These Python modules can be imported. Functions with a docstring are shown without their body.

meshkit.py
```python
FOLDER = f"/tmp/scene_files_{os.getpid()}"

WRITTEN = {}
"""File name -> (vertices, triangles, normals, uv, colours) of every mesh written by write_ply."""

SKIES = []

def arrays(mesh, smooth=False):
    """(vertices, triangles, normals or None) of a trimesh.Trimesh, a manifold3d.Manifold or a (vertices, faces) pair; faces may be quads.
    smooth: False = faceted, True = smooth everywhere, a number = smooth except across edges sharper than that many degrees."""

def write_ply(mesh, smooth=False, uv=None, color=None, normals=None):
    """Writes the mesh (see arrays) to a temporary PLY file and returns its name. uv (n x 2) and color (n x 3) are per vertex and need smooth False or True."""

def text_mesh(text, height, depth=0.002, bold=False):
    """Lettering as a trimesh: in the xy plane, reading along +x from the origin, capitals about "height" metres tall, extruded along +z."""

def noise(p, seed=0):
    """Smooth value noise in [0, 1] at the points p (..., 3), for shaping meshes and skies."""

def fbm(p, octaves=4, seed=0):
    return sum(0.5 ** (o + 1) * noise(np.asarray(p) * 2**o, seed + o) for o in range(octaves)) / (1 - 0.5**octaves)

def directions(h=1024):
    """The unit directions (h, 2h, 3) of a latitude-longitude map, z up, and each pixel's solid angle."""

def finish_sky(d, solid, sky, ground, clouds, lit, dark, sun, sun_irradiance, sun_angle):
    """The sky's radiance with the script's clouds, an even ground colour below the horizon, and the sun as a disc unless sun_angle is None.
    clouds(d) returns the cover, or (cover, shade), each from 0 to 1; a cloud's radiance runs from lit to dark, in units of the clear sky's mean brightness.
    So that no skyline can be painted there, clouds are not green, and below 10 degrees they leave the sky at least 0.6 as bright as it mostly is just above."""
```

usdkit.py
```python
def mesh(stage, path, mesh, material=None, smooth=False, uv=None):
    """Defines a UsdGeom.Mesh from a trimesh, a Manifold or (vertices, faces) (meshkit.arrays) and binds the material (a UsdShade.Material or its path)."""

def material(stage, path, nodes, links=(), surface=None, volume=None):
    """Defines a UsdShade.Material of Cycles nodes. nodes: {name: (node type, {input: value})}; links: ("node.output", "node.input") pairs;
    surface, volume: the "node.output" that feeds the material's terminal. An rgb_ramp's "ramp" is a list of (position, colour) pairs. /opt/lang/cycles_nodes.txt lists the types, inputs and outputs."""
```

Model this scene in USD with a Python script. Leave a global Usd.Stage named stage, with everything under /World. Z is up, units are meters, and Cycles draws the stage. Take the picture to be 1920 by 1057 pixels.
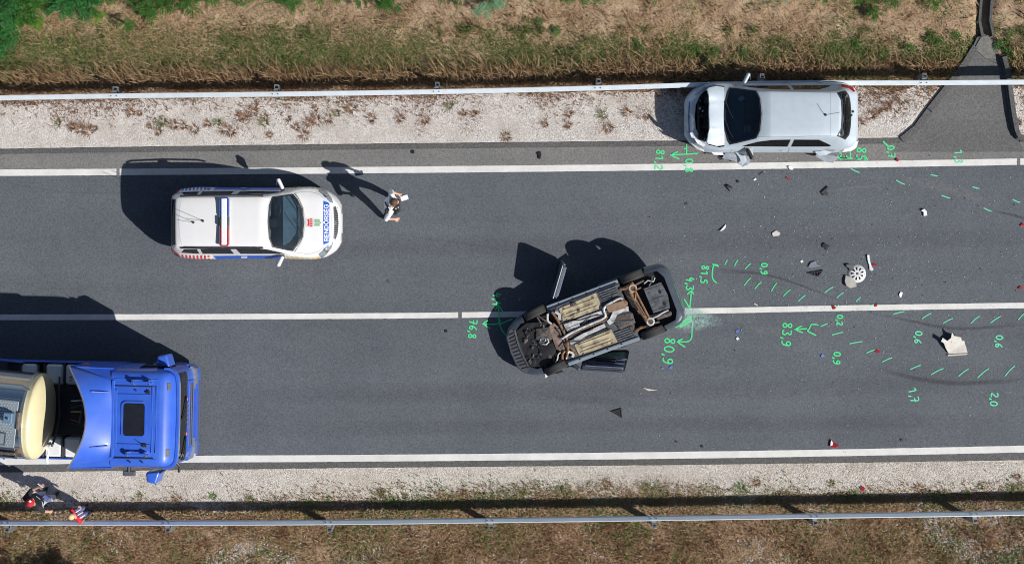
import math, random
import numpy as np, trimesh, shapely, manifold3d as m3, usdkit, meshkit
from shapely.geometry import Polygon, LineString, Point, box as sbox
from shapely.ops import unary_union
from scipy.interpolate import PchipInterpolator, LinearNDInterpolator
from pxr import Usd, UsdGeom, UsdLux, UsdShade, Gf, Sdf, Vt

stage = Usd.Stage.CreateInMemory()
UsdGeom.SetStageUpAxis(stage, UsdGeom.Tokens.z)
UsdGeom.SetStageMetersPerUnit(stage, 1.0)
UsdGeom.Xform.Define(stage, '/World')
UsdGeom.Scope.Define(stage, '/World/Looks')
# ------------------------------------------------------------------ camera, sky, sun, exposure
CAM_H, PXM = 42.0, 72.0            # drone height above the road, photograph pixels per metre on the road
cam = UsdGeom.Camera.Define(stage, '/World/camera')
cam.AddTranslateOp().Set(Gf.Vec3d(0, 0, CAM_H))
cam.CreateHorizontalApertureAttr(36.0)
cam.CreateVerticalApertureAttr(36.0 * 563 / 1024)
cam.CreateFocalLengthAttr(36.0 * CAM_H / (1920 / PXM))
cam.CreateClippingRangeAttr(Gf.Vec2f(0.5, 2000))
cam.CreateExposureAttr(0.34)
SUN_EL = math.radians(38.5)
SUN = np.array([0.874 * math.cos(SUN_EL), -0.486 * math.cos(SUN_EL), math.sin(SUN_EL)])
SUN /= np.linalg.norm(SUN)
sky_mat = usdkit.material(stage, '/World/Looks/sky_look', {
    's': ('sky_texture', {'sky_type': 'single_scattering', 'sun_disc': False, 'sun_elevation': SUN_EL,
                          'sun_rotation': math.atan2(SUN[0], SUN[1]), 'altitude': 150.0}),
    'b': ('background_shader', {'strength': 0.05})}, [('s.color', 'b.color')], surface='b.background')
dome = UsdLux.DomeLight.Define(stage, '/World/sky')
dome.GetPrim().SetCustomDataByKey('kind', 'structure')
UsdShade.MaterialBindingAPI.Apply(dome.GetPrim()).Bind(sky_mat)
sun = UsdLux.DistantLight.Define(stage, '/World/sun')
sun.CreateIntensityAttr(1.25)
sun.CreateNormalizeAttr(True)
sun.CreateAngleAttr(0.5)
sun.CreateColorAttr(Gf.Vec3f(1.0, 0.955, 0.89))
sun.AddTransformOp().Set(Gf.Matrix4d(Gf.Rotation(Gf.Vec3d(0, 0, 1), Gf.Vec3d(*map(float, SUN))), Gf.Vec3d(0, 0, 60)))

# ------------------------------------------------------------------ helpers
rng = np.random.default_rng(11)
random.seed(11)
used = {}


def numbered(parent, name):
    k = used.get((parent, name), 0)
    used[(parent, name)] = k + 1
    return f'{parent}/{name}' if k == 0 else f'{parent}/{name}_{k:03d}'


def P(px, py, z=0.0):
    """World point seen at photograph pixel (px, py) if it lies at height z."""
    k = (CAM_H - z) / CAM_H / PXM
    return np.array([(px - 960) * k, (528.5 - py) * k, z])


def tagp(prim, label=None, cat=None, group=None, kind=None):
    for k, v in (('label', label), ('category', cat), ('group', group), ('kind', kind)):
        if v:
            prim.SetCustomDataByKey(k, v)


class Thing:
    def __init__(s, name, label=None, cat=None, loc=(0, 0, 0), rot=0.0, group=None, kind=None, parent='/World', matrix=None):
        s.path = numbered(parent, name)
        x = UsdGeom.Xform.Define(stage, s.path)
        if matrix is None:
            matrix = np.eye(4)
            c, q = math.cos(rot), math.sin(rot)
            matrix[:2, :2] = [[c, -q], [q, c]]
            matrix[:3, 3] = loc
        s.m = matrix
        s.inv = np.linalg.inv(matrix)
        x.AddTransformOp().Set(Gf.Matrix4d(*matrix.T.ravel().tolist()))
        s.prim = x.GetPrim()
        tagp(s.prim, label, cat, group, kind)

    def part(s, name, mesh, mat, smooth=32, world=False, parent=None, label=None, kind=None):
        if mesh is None:
            return None
        mesh = TM(mesh)
        if len(mesh.faces) == 0:
            return None
        if world:
            mesh = mesh.copy()
            mesh.apply_transform(s.inv)
        path = numbered(parent or s.path, name)
        m = usdkit.mesh(stage, path, mesh, mat, smooth=smooth)
        tagp(m.GetPrim(), label, None, None, kind)
        return path

    def sub(s, name, label=None):
        """A part that has sub-parts: an Xform."""
        path = numbered(s.path, name)
        x = UsdGeom.Xform.Define(stage, path)
        tagp(x.GetPrim(), label)
        return path

    def L(s, p):
        return (s.inv @ np.append(p, 1.0))[:3]


def single(name, mesh, mat, label=None, cat=None, group=None, kind=None, smooth=32):
    path = numbered('/World', name)
    m = usdkit.mesh(stage, path, TM(mesh), mat, smooth=smooth)
    tagp(m.GetPrim(), label, cat, group, kind)
    return m


def TM(m):
    if isinstance(m, (list, tuple)) and len(m) and isinstance(m[0], (trimesh.Trimesh, m3.Manifold)):
        return trimesh.util.concatenate([TM(x) for x in m])
    if isinstance(m, m3.Manifold):
        q = m.to_mesh()
        return trimesh.Trimesh(np.array(q.vert_properties[:, :3]), np.array(q.tri_verts), process=False)
    return m


def MF(t):
    return m3.Manifold(m3.Mesh(np.asarray(t.vertices, np.float32), np.asarray(t.faces, np.uint32)))


def hull(pts):
    return trimesh.convex.convex_hull(np.asarray(pts, float))


def rbox(c, size, b=0.01, rot=0.0):
    """Chamfered box centred at c."""
    h = np.asarray(size, float) / 2
    b = min(b, h.min() * 0.9)
    pts = []
    for sx in (-1, 1):
        for sy in (-1, 1):
            for sz in (-1, 1):
                p = h * (sx, sy, sz)
                for k in range(3):
                    q = p.copy()
                    for j in range(3):
                        if j != k:
                            q[j] -= b * (sx, sy, sz)[j]
                    pts.append(q)
    m = hull(pts)
    if rot:
        m.apply_transform(trimesh.transformations.rotation_matrix(rot, [0, 0, 1]))
    m.apply_translation(c)
    return m


def tube(pts, r, n=8, closed=False):
    pts = np.asarray(pts, float)
    k = len(pts)
    r = np.full(k, r) if np.ndim(r) == 0 else np.asarray(r)
    tang = np.gradient(pts, axis=0)
    tang /= np.maximum(np.linalg.norm(tang, axis=1, keepdims=True), 1e-9)
    ref = np.array([0, 0, 1.0]) if abs(tang[:, 2]).max() < 0.95 else np.array([0.31, 0.95, 0.05])
    a = np.cross(tang, ref)
    a /= np.maximum(np.linalg.norm(a, axis=1, keepdims=True), 1e-9)
    b = np.cross(tang, a)
    t = np.linspace(0, 2 * np.pi, n, endpoint=False)
    v = (pts[:, None] + r[:, None, None] * (np.cos(t)[None, :, None] * a[:, None] + np.sin(t)[None, :, None] * b[:, None])).reshape(-1, 3)
    f = []
    for i in range(k - 1):
        for j in range(n):
            p, q = i * n + j, i * n + (j + 1) % n
            f += [[p, p + n, q], [q, p + n, q + n]]
    v = np.vstack([v, pts[0], pts[-1]])
    for j in range(n):
        f += [[k * n, j, (j + 1) % n], [k * n + 1, (k - 1) * n + (j + 1) % n, (k - 1) * n + j]]
    m = trimesh.Trimesh(v, f, process=False)
    m.fix_normals() if len(f) < 400 else None
    return m


def lathe(prof, n=32, axis='z'):
    m = trimesh.creation.revolve(np.asarray(prof, float), sections=n)
    if axis == 'y':
        m.apply_transform(trimesh.transformations.rotation_matrix(math.pi / 2, [1, 0, 0]))
    if axis == 'x':
        m.apply_transform(trimesh.transformations.rotation_matrix(math.pi / 2, [0, 1, 0]))
    m.fix_normals()
    return m


def prism(poly, z0, z1):
    gs = list(getattr(poly, 'geoms', [poly]))
    ms = []
    for g in gs:
        if g.is_empty or g.area < 1e-7:
            continue
        m = trimesh.creation.extrude_polygon(g, z1 - z0, engine='earcut')
        m.apply_translation([0, 0, z0])
        ms.append(m)
    return trimesh.util.concatenate(ms)


def flat(poly, z=0.0):
    """A polygon as a single-sided flat sheet at height z."""
    vs, fs, n = [], [], 0
    for g in getattr(poly, 'geoms', [poly]):
        if g.is_empty or g.area < 1e-8:
            continue
        v, f = trimesh.creation.triangulate_polygon(g, engine='earcut')
        v = np.column_stack([v, np.full(len(v), z)])
        a = np.cross(v[f[:, 1], :2] - v[f[:, 0], :2], v[f[:, 2], :2] - v[f[:, 0], :2])
        f = np.where((a < 0)[:, None], f[:, ::-1], f)
        vs.append(v)
        fs.append(f + n)
        n += len(v)
    return trimesh.Trimesh(np.vstack(vs), np.vstack(fs), process=False)


def rpoly(pts, r):
    """Polygon with rounded corners."""
    g = Polygon(pts)
    return g.buffer(-r).buffer(r, quad_segs=6)


def noise2(x, y, s, seed=0, oct=3):
    return meshkit.fbm(np.stack([np.asarray(x) * s, np.asarray(y) * s, np.zeros_like(np.asarray(x, float)) + 0.37], -1), oct, seed)


def rotm(ax, deg, about=(0, 0, 0)):
    return trimesh.transformations.rotation_matrix(math.radians(deg), ax, about)


def T(m, mat=None, t=None):
    m = TM(m).copy()
    if mat is not None:
        m.apply_transform(mat)
    if t is not None:
        m.apply_translation(t)
    return m


# ------------------------------------------------------------------ materials
def mat(name, col, rough=0.5, metal=0.0, coat=0.0, var=0.12, scale=6.0, bump=0.0, bscale=80.0, spec=0.5, col2=None, coat_rough=0.04, c0=0.3, c1=0.7, detail=4.0, sx=(1, 1, 1), island=0.0):
    """Principled material with object-space noise between two tones."""
    col = np.asarray(col, float)
    a = col * (1 - var)
    b = np.clip(col * (1 + var), 0, 1) if col2 is None else np.asarray(col2, float)
    n = {'tc': ('geometry', {}), 'mp': ('mapping', {'mapping_type': 'point', 'scale': sx}),
         'n': ('noise_texture', {'scale': scale, 'detail': detail, 'roughness': 0.6}),
         'r': ('rgb_ramp', {'ramp': [(0.0, tuple(a)), (c0, tuple(a)), (c1, tuple(b)), (1.0, tuple(b))]}),
         'p': ('principled_bsdf', {'roughness': rough, 'metallic': metal, 'coat_weight': coat, 'coat_roughness': coat_rough, 'specular_ior_level': spec})}
    l = [('tc.position', 'mp.vector'), ('mp.vector', 'n.vector'), ('n.fac', 'r.fac')]
    if island:
        n['hs'] = ('hsv', {'hue': 0.5, 'saturation': 1.0, 'fac': 1.0})
        n['mr'] = ('map_range', {'from_min': 0.0, 'from_max': 1.0, 'to_min': 1 - island, 'to_max': 1 + island})
        l += [('tc.random_per_island', 'mr.value'), ('mr.result', 'hs.value'), ('r.color', 'hs.color'), ('hs.color', 'p.base_color')]
    else:
        l += [('r.color', 'p.base_color')]
    if bump:
        n['bn'] = ('noise_texture', {'scale': bscale, 'detail': 3.0})
        n['b'] = ('bump', {'strength': bump, 'distance': 0.01})
        l += [('tc.position', 'bn.vector'), ('bn.fac', 'b.height'), ('b.normal', 'p.normal')]
    return usdkit.material(stage, f'/World/Looks/{name}', n, l, surface='p.BSDF')


def foliage_mat(name, tones, trans=0.3, rough=0.55):
    """Leaf / blade material: tone picked per leaf, some light passing through."""
    ramp = [(i / (len(tones) - 1), t) for i, t in enumerate(tones)]
    return usdkit.material(stage, f'/World/Looks/{name}', {
        'g': ('geometry', {}), 'r': ('rgb_ramp', {'ramp': ramp}),
        'p': ('principled_bsdf', {'roughness': rough, 'specular_ior_level': 0.3}),
        't': ('translucent_bsdf', {}), 'm': ('mix_closure', {'fac': trans})},
        [('g.random_per_island', 'r.fac'), ('r.color', 'p.base_color'), ('r.color', 't.color'),
         ('p.BSDF', 'm.closure1'), ('t.BSDF', 'm.closure2')], surface='m.closure')


def glass_mat(name, tint, ior=1.5, rough=0.02):
    return usdkit.material(stage, f'/World/Looks/{name}', {
        't': ('transparent_bsdf', {'color': tint}), 'g': ('glossy_bsdf', {'color': (1, 1, 1), 'roughness': rough}),
        'f': ('fresnel', {'IOR': ior}), 'm': ('mix_closure', {})},
        [('f.fac', 'm.fac'), ('t.BSDF', 'm.closure1'), ('g.BSDF', 'm.closure2')], surface='m.closure')


def worn_mat(name, col, cover, scale, lo, hi, rough=0.8):
    """Thin deposit (rubber, dust, powder): noise lets the road show through."""
    return usdkit.material(stage, f'/World/Looks/{name}', {
        'g': ('geometry', {}), 'n': ('noise_texture', {'scale': scale, 'detail': 6.0, 'roughness': 0.7}),
        'r': ('map_range', {'from_min': lo, 'from_max': hi, 'to_min': 0.0, 'to_max': cover, 'clamp': True}),
        'a': ('attribute', {'attribute': 'cover'}), 'x': ('math', {'math_type': 'multiply'}),
        't': ('transparent_bsdf', {}), 'p': ('principled_bsdf', {'base_color': col, 'roughness': rough}), 'm': ('mix_closure', {})},
        [('g.position', 'n.vector'), ('n.fac', 'r.value'), ('r.result', 'x.value1'), ('a.fac', 'x.value2'), ('x.value', 'm.fac'),
         ('t.BSDF', 'm.closure1'), ('p.BSDF', 'm.closure2')], surface='m.closure')


M = {}
M['white_paint'] = mat('white_car_paint', (0.66, 0.665, 0.68), 0.35, coat=1.0, var=0.02)
M['silver_paint'] = mat('silver_car_paint', (0.39, 0.455, 0.52), 0.55, metal=0.12, coat=0.5, var=0.04)
M['silver_dull'] = mat('scuffed_silver_paint', (0.36, 0.40, 0.46), 0.5, metal=0.4, coat=0.3, var=0.2, scale=9)
M['blue_paint'] = mat('blue_truck_paint', (0.022, 0.092, 0.52), 0.45, coat=0.45, var=0.04, scale=2.2, col2=(0.034, 0.115, 0.52), c0=0.35, c1=0.72, coat_rough=0.06)
M['slate_paint'] = mat('slate_car_paint', (0.06, 0.075, 0.10), 0.36, metal=0.3, coat=0.8, var=0.10)
M['black_plastic'] = mat('black_plastic', (0.018, 0.018, 0.02), 0.5, var=0.25)
M['grey_plastic'] = mat('dark_grey_plastic', (0.07, 0.072, 0.085), 0.55, var=0.3, scale=14)
M['rubber'] = mat('tyre_rubber', (0.022, 0.022, 0.023), 0.8, var=0.3, scale=20, bump=0.3)
M['rim'] = mat('alloy_rim', (0.6, 0.61, 0.63), 0.35, metal=0.8, var=0.05)
M['chrome'] = mat('chrome', (0.75, 0.76, 0.78), 0.12, metal=1.0, var=0.02)
M['steel'] = mat('brushed_steel', (0.55, 0.58, 0.60), 0.3, metal=0.9, var=0.08, scale=10)
M['galv'] = mat('galvanised_rail', (0.66, 0.73, 0.79), 0.34, metal=0.35, var=0.06, scale=5, col2=(0.72, 0.79, 0.85))
M['galv_dark'] = mat('galvanised_post', (0.21, 0.215, 0.22), 0.5, metal=0.4, var=0.15)
M['interior'] = mat('dark_trim', (0.14, 0.175, 0.21), 0.7, var=0.2)
M['seat'] = mat('seat_cloth', (0.15, 0.175, 0.20), 0.9, var=0.2, scale=20)
M['glass'] = glass_mat('tinted_glass', (0.74, 0.83, 0.87))
M['glass_dark'] = glass_mat('privacy_glass', (0.08, 0.10, 0.11))
M['glass_green'] = glass_mat('greenish_glass', (0.45, 0.66, 0.58))
M['lamp_clear'] = mat('clear_lamp', (0.22, 0.25, 0.29), 0.15, metal=0.2, coat=1.0, var=0.25, scale=25)
M['lamp_red'] = mat('red_lamp', (0.32, 0.008, 0.012), 0.15, coat=1.0, var=0.2)
M['lamp_blue'] = mat('blue_lamp', (0.01, 0.04, 0.30), 0.15, coat=1.0, var=0.2)
M['lamp_orange'] = mat('orange_lamp', (0.75, 0.16, 0.02), 0.2, coat=1.0, var=0.1)
M['decal_blue'] = mat('blue_decal', (0.008, 0.085, 0.48), 0.3, coat=0.6, var=0.04)
M['decal_white'] = mat('white_decal', (0.72, 0.72, 0.73), 0.3, coat=0.6, var=0.02)
M['decal_red'] = mat('red_decal', (0.55, 0.03, 0.03), 0.35, coat=0.4, var=0.1)
M['decal_yellow'] = mat('yellow_decal', (0.62, 0.42, 0.06), 0.35, coat=0.4, var=0.1)
M['decal_green'] = mat('green_decal', (0.22, 0.38, 0.24), 0.4, var=0.25, scale=60)
M['decal_grey'] = mat('grey_decal', (0.5, 0.5, 0.52), 0.4, var=0.2, scale=60)
M['cream'] = mat('cream_tank_paint', (0.64, 0.585, 0.36), 0.4, coat=0.5, var=0.04, scale=3)
M['tank_steel'] = mat('polished_tank_steel', (0.62, 0.66, 0.70), 0.16, metal=1.0, var=0.05, scale=3)
M['plate'] = mat('walkway_plate', (0.30, 0.36, 0.40), 0.45, metal=0.5, var=0.1)
M['white_panel'] = mat('white_side_panel', (0.62, 0.64, 0.66), 0.5, var=0.06)
M['tan_pan'] = mat('tan_floor_pan', (0.17, 0.14, 0.095), 0.8, var=0.3, scale=5.5, col2=(0.44, 0.375, 0.255), c0=0.30, c1=0.56, detail=7)
M['alu_shield'] = mat('heat_shield', (0.40, 0.41, 0.42), 0.5, metal=0.3, var=0.2, scale=9, bump=0.25, bscale=60, col2=(0.68, 0.69, 0.70), c0=.3, c1=.6)
M['rust'] = mat('rusty_steel', (0.17, 0.085, 0.045), 0.85, var=0.5, scale=14, col2=(0.30, 0.17, 0.09))
M['rust_dark'] = mat('grimy_metal', (0.05, 0.043, 0.04), 0.8, var=0.5, scale=16, col2=(0.14, 0.12, 0.11), bump=0.6, bscale=40)
M['underbody'] = mat('underbody_grey', (0.045, 0.052, 0.062), 0.7, var=0.25, scale=9, col2=(0.125, 0.138, 0.155), c0=0.3, c1=0.65)
M['beige_plastic'] = mat('beige_liner', (0.47, 0.455, 0.42), 0.75, var=0.10, scale=12, bump=0.3, bscale=30)
M['skin'] = mat('skin', (0.50, 0.29, 0.21), 0.55, var=0.08, scale=20)
M['hair_brown'] = mat('brown_hair', (0.07, 0.04, 0.025), 0.6, var=0.4, scale=60, bump=0.6, bscale=150)
M['hair_blond'] = mat('blond_hair', (0.62, 0.46, 0.24), 0.6, var=0.25, scale=60, bump=0.6, bscale=150)
M['shirt_white'] = mat('white_cotton', (0.72, 0.74, 0.77), 0.85, var=0.06, scale=18, bump=0.4, bscale=30)
M['shirt_black'] = mat('black_cotton', (0.014, 0.014, 0.018), 0.85, var=0.3, scale=18, bump=0.4, bscale=30)
M['shirt_red'] = mat('red_cotton', (0.50, 0.018, 0.03), 0.8, var=0.15, scale=18, bump=0.4, bscale=30)
M['cap_red'] = mat('red_cap_cotton', (0.36, 0.012, 0.02), 0.8, var=0.15, scale=25)
M['denim'] = mat('pale_denim', (0.36, 0.42, 0.50), 0.85, var=0.2, scale=18, bump=0.4, bscale=30)
M['navy'] = mat('navy_trousers', (0.012, 0.015, 0.03), 0.85, var=0.2)
M['cloth_blue'] = mat('blue_cloth', (0.10, 0.12, 0.28), 0.85, var=0.15)
M['pale_plastic'] = mat('pale_plastic', (0.70, 0.71, 0.74), 0.4, var=0.08, scale=20)
M['red_plastic'] = mat('red_plastic', (0.34, 0.012, 0.02), 0.3, coat=0.5, var=0.2, scale=20)
M['blue_plastic'] = mat('blue_plastic', (0.10, 0.16, 0.48), 0.4, var=0.2, scale=20)
M['glass_chip'] = mat('glass_chip', (0.72, 0.75, 0.76), 0.15, coat=1.0, var=0.1, island=0.25)
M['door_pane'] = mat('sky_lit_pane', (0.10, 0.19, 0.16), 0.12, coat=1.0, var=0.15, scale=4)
def spray_mat(name, col):
    return usdkit.material(stage, f'/World/Looks/{name}', {
        'g': ('geometry', {}), 'n': ('noise_texture', {'scale': 42.0, 'detail': 4.0, 'roughness': 0.75}),
        'r': ('map_range', {'from_min': 0.30, 'from_max': 0.46, 'to_min': 0.25, 'to_max': 1.0, 'clamp': True}),
        't': ('transparent_bsdf', {}), 'p': ('principled_bsdf', {'base_color': col, 'roughness': 0.75}), 'm': ('mix_closure', {})},
        [('g.position', 'n.vector'), ('n.fac', 'r.value'), ('r.result', 'm.fac'), ('t.BSDF', 'm.closure1'), ('p.BSDF', 'm.closure2')], surface='m.closure')


M['spray'] = spray_mat('green_spray_paint', (0.055, 0.62, 0.23))
M['spray_pale'] = spray_mat('pale_green_spray_paint', (0.11, 0.58, 0.34))
M['overspray'] = spray_mat('overspray', (0.07, 0.30, 0.15))
# ------------------------------------------------------------------ the setting
def curve(pts):
    """Pixel polyline -> function world X -> world Y, going on straight outside."""
    w = np.array([P(*p)[:2] for p in pts])
    f = PchipInterpolator(w[:, 0], w[:, 1])
    s0 = (w[1, 1] - w[0, 1]) / (w[1, 0] - w[0, 0])
    s1 = (w[-1, 1] - w[-2, 1]) / (w[-1, 0] - w[-2, 0])

    def g(x):
        x = np.asarray(x, float)
        y = f(np.clip(x, w[0, 0], w[-1, 0]))
        return y + np.minimum(x - w[0, 0], 0) * s0 + np.maximum(x - w[-1, 0], 0) * s1
    return g


UP_EDGE = curve([(0, 279.5), (640, 270.5), (1280, 264), (1920, 255)])
UP_STRIP = curve([(0, 289), (640, 281), (1280, 274), (1920, 267)])
UP_LINE = curve([(0, 324), (700, 319), (1200, 314), (1905, 303.5)])
MID_LINE = curve([(0, 594.5), (700, 592), (1300, 583), (1580, 577.5), (1920, 572.5)])
LOW_LINE = curve([(0, 864.5), (370, 860), (640, 858.5), (1280, 852.5), (1920, 841)])
LOW_EDGE = curve([(0, 885), (400, 880), (640, 877), (1280, 871), (1920, 862)])
UP_RAIL = curve([(0, 179.5), (215, 176), (518, 172.5), (820, 168), (1123, 161), (1300, 155.5), (1430, 152.5), (1600, 151.5), (1735, 151.3), (1920, 150)])
LOW_RAIL = curve([(0, 984.5), (314, 984.5), (618, 983), (921, 979.5), (1228, 975.5), (1530, 971), (1830, 967), (1920, 965)])
RZ = 0.75                                               # rail height; the rail pixel curves were read at that height
K_R = (CAM_H - RZ) / CAM_H
XS = np.unique(np.concatenate([np.linspace(-300, -20, 15), np.linspace(-20, 20, 81), np.linspace(20, 300, 15)]))


def band(f0, f1, z, xs=XS, ny=1, jit=0.0, seed=0):
    """Sheet between two curves (f0 lower, f1 upper)."""
    y0, y1 = f0(xs), f1(xs)
    v, f, n = [], [], len(xs)
    for j in range(ny + 1):
        t = j / ny
        v.append(np.column_stack([xs, y0 * (1 - t) + y1 * t, np.full(n, z)]))
    for j in range(ny):
        for i in range(n - 1):
            a = j * n + i
            f += [[a, a + 1, a + n + 1], [a, a + n + 1, a + n]]
    return trimesh.Trimesh(np.vstack(v), f, process=False)


def asphalt(name, tone, warm, speck=0.42, streak=True):
    a = np.array(tone)
    n = {'g': ('geometry', {}),
         'm1': ('mapping', {'mapping_type': 'point', 'scale': (0.06, 1.3, 1.0)}),
         'big': ('noise_texture', {'scale': 1.0, 'detail': 3.0, 'roughness': 0.55}),
         'patch': ('noise_texture', {'scale': 0.35, 'detail': 4.0, 'roughness': 0.6}),
         'fine': ('noise_texture', {'scale': 28.0, 'detail': 3.0, 'roughness': 0.75}),
         'chip': ('voronoi_texture', {'scale': 34.0, 'feature': 'f1'}),
         'r1': ('rgb_ramp', {'ramp': [(0.25, tuple(a * 0.90)), (0.5, tuple(a)), (0.75, tuple(a * 1.09))]}),
         'r2': ('rgb_ramp', {'ramp': [(0.30, (0.88, 0.88, 0.88)), (0.7, (1.12, 1.11, 1.08))]}),
         'r3': ('rgb_ramp', {'ramp': [(0.28, (1 - speck,) * 3), (0.5, (1, 1, 1)), (0.74, (1 + speck * 1.1,) * 3)]}),
         'r4': ('rgb_ramp', {'ramp': [(0.0, (1.6, 1.57, 1.5)), (0.10, (1.2, 1.19, 1.17)), (0.17, (1, 1, 1)), (1.0, (1, 1, 1))]}),
         'x1': ('mix_color', {'blend_type': 'multiply', 'fac': 1.0, 'use_clamp': False}), 'x2': ('mix_color', {'blend_type': 'multiply', 'fac': 1.0, 'use_clamp': False}),
         'x3': ('mix_color', {'blend_type': 'multiply', 'fac': 0.6, 'use_clamp': False}),
         'b': ('bump', {'strength': 0.45, 'distance': 0.006}),
         'p': ('principled_bsdf', {'roughness': 0.82, 'specular_ior_level': 0.35})}
    l = [('g.position', 'm1.vector'), ('m1.vector', 'big.vector'), ('g.position', 'patch.vector'), ('g.position', 'fine.vector'), ('g.position', 'chip.vector'),
         ('big.fac', 'r1.fac'), ('patch.fac', 'r2.fac'), ('fine.fac', 'r3.fac'), ('chip.distance', 'r4.fac'),
         ('r1.color', 'x1.a'), ('r2.color', 'x1.b'), ('x1.result', 'x2.a'), ('r3.color', 'x2.b'), ('x2.result', 'x3.a'), ('r4.color', 'x3.b'),
         ('x3.result', 'p.base_color'), ('fine.fac', 'b.height'), ('b.normal', 'p.normal')]
    return usdkit.material(stage, f'/World/Looks/{name}', n, l, surface='p.BSDF')


M['asphalt'] = asphalt('lane_asphalt', (0.085, 0.0965, 0.1145), 0)
M['asphalt_warm'] = asphalt('shoulder_asphalt', (0.150, 0.150, 0.152), 0)
M['asphalt_rough'] = asphalt('rough_asphalt_edge', (0.086, 0.086, 0.088), 0, speck=0.65)
M['asphalt_apron'] = asphalt('apron_asphalt', (0.105, 0.106, 0.110), 0, speck=0.5)
M['line'] = usdkit.material(stage, '/World/Looks/road_line_paint', {
    'g': ('geometry', {}), 'n': ('noise_texture', {'scale': 1.6, 'detail': 5.0, 'roughness': 0.65}), 'c': ('noise_texture', {'scale': 26.0, 'detail': 4.0, 'roughness': 0.8}),
    'r': ('rgb_ramp', {'ramp': [(0.3, (0.50, 0.50, 0.49)), (0.65, (0.62, 0.62, 0.61))]}), 'r2': ('rgb_ramp', {'ramp': [(0.26, (0.30, 0.30, 0.30)), (0.34, (0.88, 0.88, 0.88)), (0.45, (1, 1, 1))]}),
    'x': ('mix_color', {'blend_type': 'multiply', 'fac': 1.0}), 'b': ('bump', {'strength': 0.3, 'distance': 0.005}), 'p': ('principled_bsdf', {'roughness': 0.7})},
    [('g.position', 'n.vector'), ('g.position', 'c.vector'), ('n.fac', 'r.fac'), ('c.fac', 'r2.fac'), ('r.color', 'x.a'), ('r2.color', 'x.b'), ('x.result', 'p.base_color'), ('c.fac', 'b.height'), ('b.normal', 'p.normal')], surface='p.BSDF')


def gravel_mat(name, c_dark, c_mid, c_light):
    return usdkit.material(stage, f'/World/Looks/{name}', {
        'g': ('geometry', {}), 'v': ('voronoi_texture', {'scale': 30.0, 'feature': 'f1'}), 'v2': ('voronoi_texture', {'scale': 62.0, 'feature': 'f1'}),
        's': ('separate_color', {}), 'r': ('rgb_ramp', {'ramp': [(0.0, c_dark), (0.2, c_mid), (0.75, c_light), (1.0, tuple(np.array(c_light) * 1.08))]}),
        'n': ('noise_texture', {'scale': 1.4, 'detail': 5.0, 'roughness': 0.65}), 'r2': ('rgb_ramp', {'ramp': [(0.28, (0.78, 0.74, 0.68)), (0.55, (1.02, 1.02, 1.02))]}),
        'x': ('mix_color', {'blend_type': 'multiply', 'fac': 1.0, 'use_clamp': False}),
        'ad': ('math', {'math_type': 'add'}), 'b': ('bump', {'strength': 0.7, 'distance': 0.015, 'invert': True}),
        'p': ('principled_bsdf', {'roughness': 0.9, 'specular_ior_level': 0.2})},
        [('g.position', 'v.vector'), ('g.position', 'v2.vector'), ('v.color', 's.color'), ('s.r', 'r.fac'), ('g.position', 'n.vector'), ('n.fac', 'r2.fac'),
         ('r.color', 'x.a'), ('r2.color', 'x.b'), ('x.result', 'p.base_color'), ('v.distance', 'ad.value1'), ('v2.distance', 'ad.value2'), ('ad.value', 'b.height'), ('b.normal', 'p.normal')],
        surface='p.BSDF')


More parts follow.
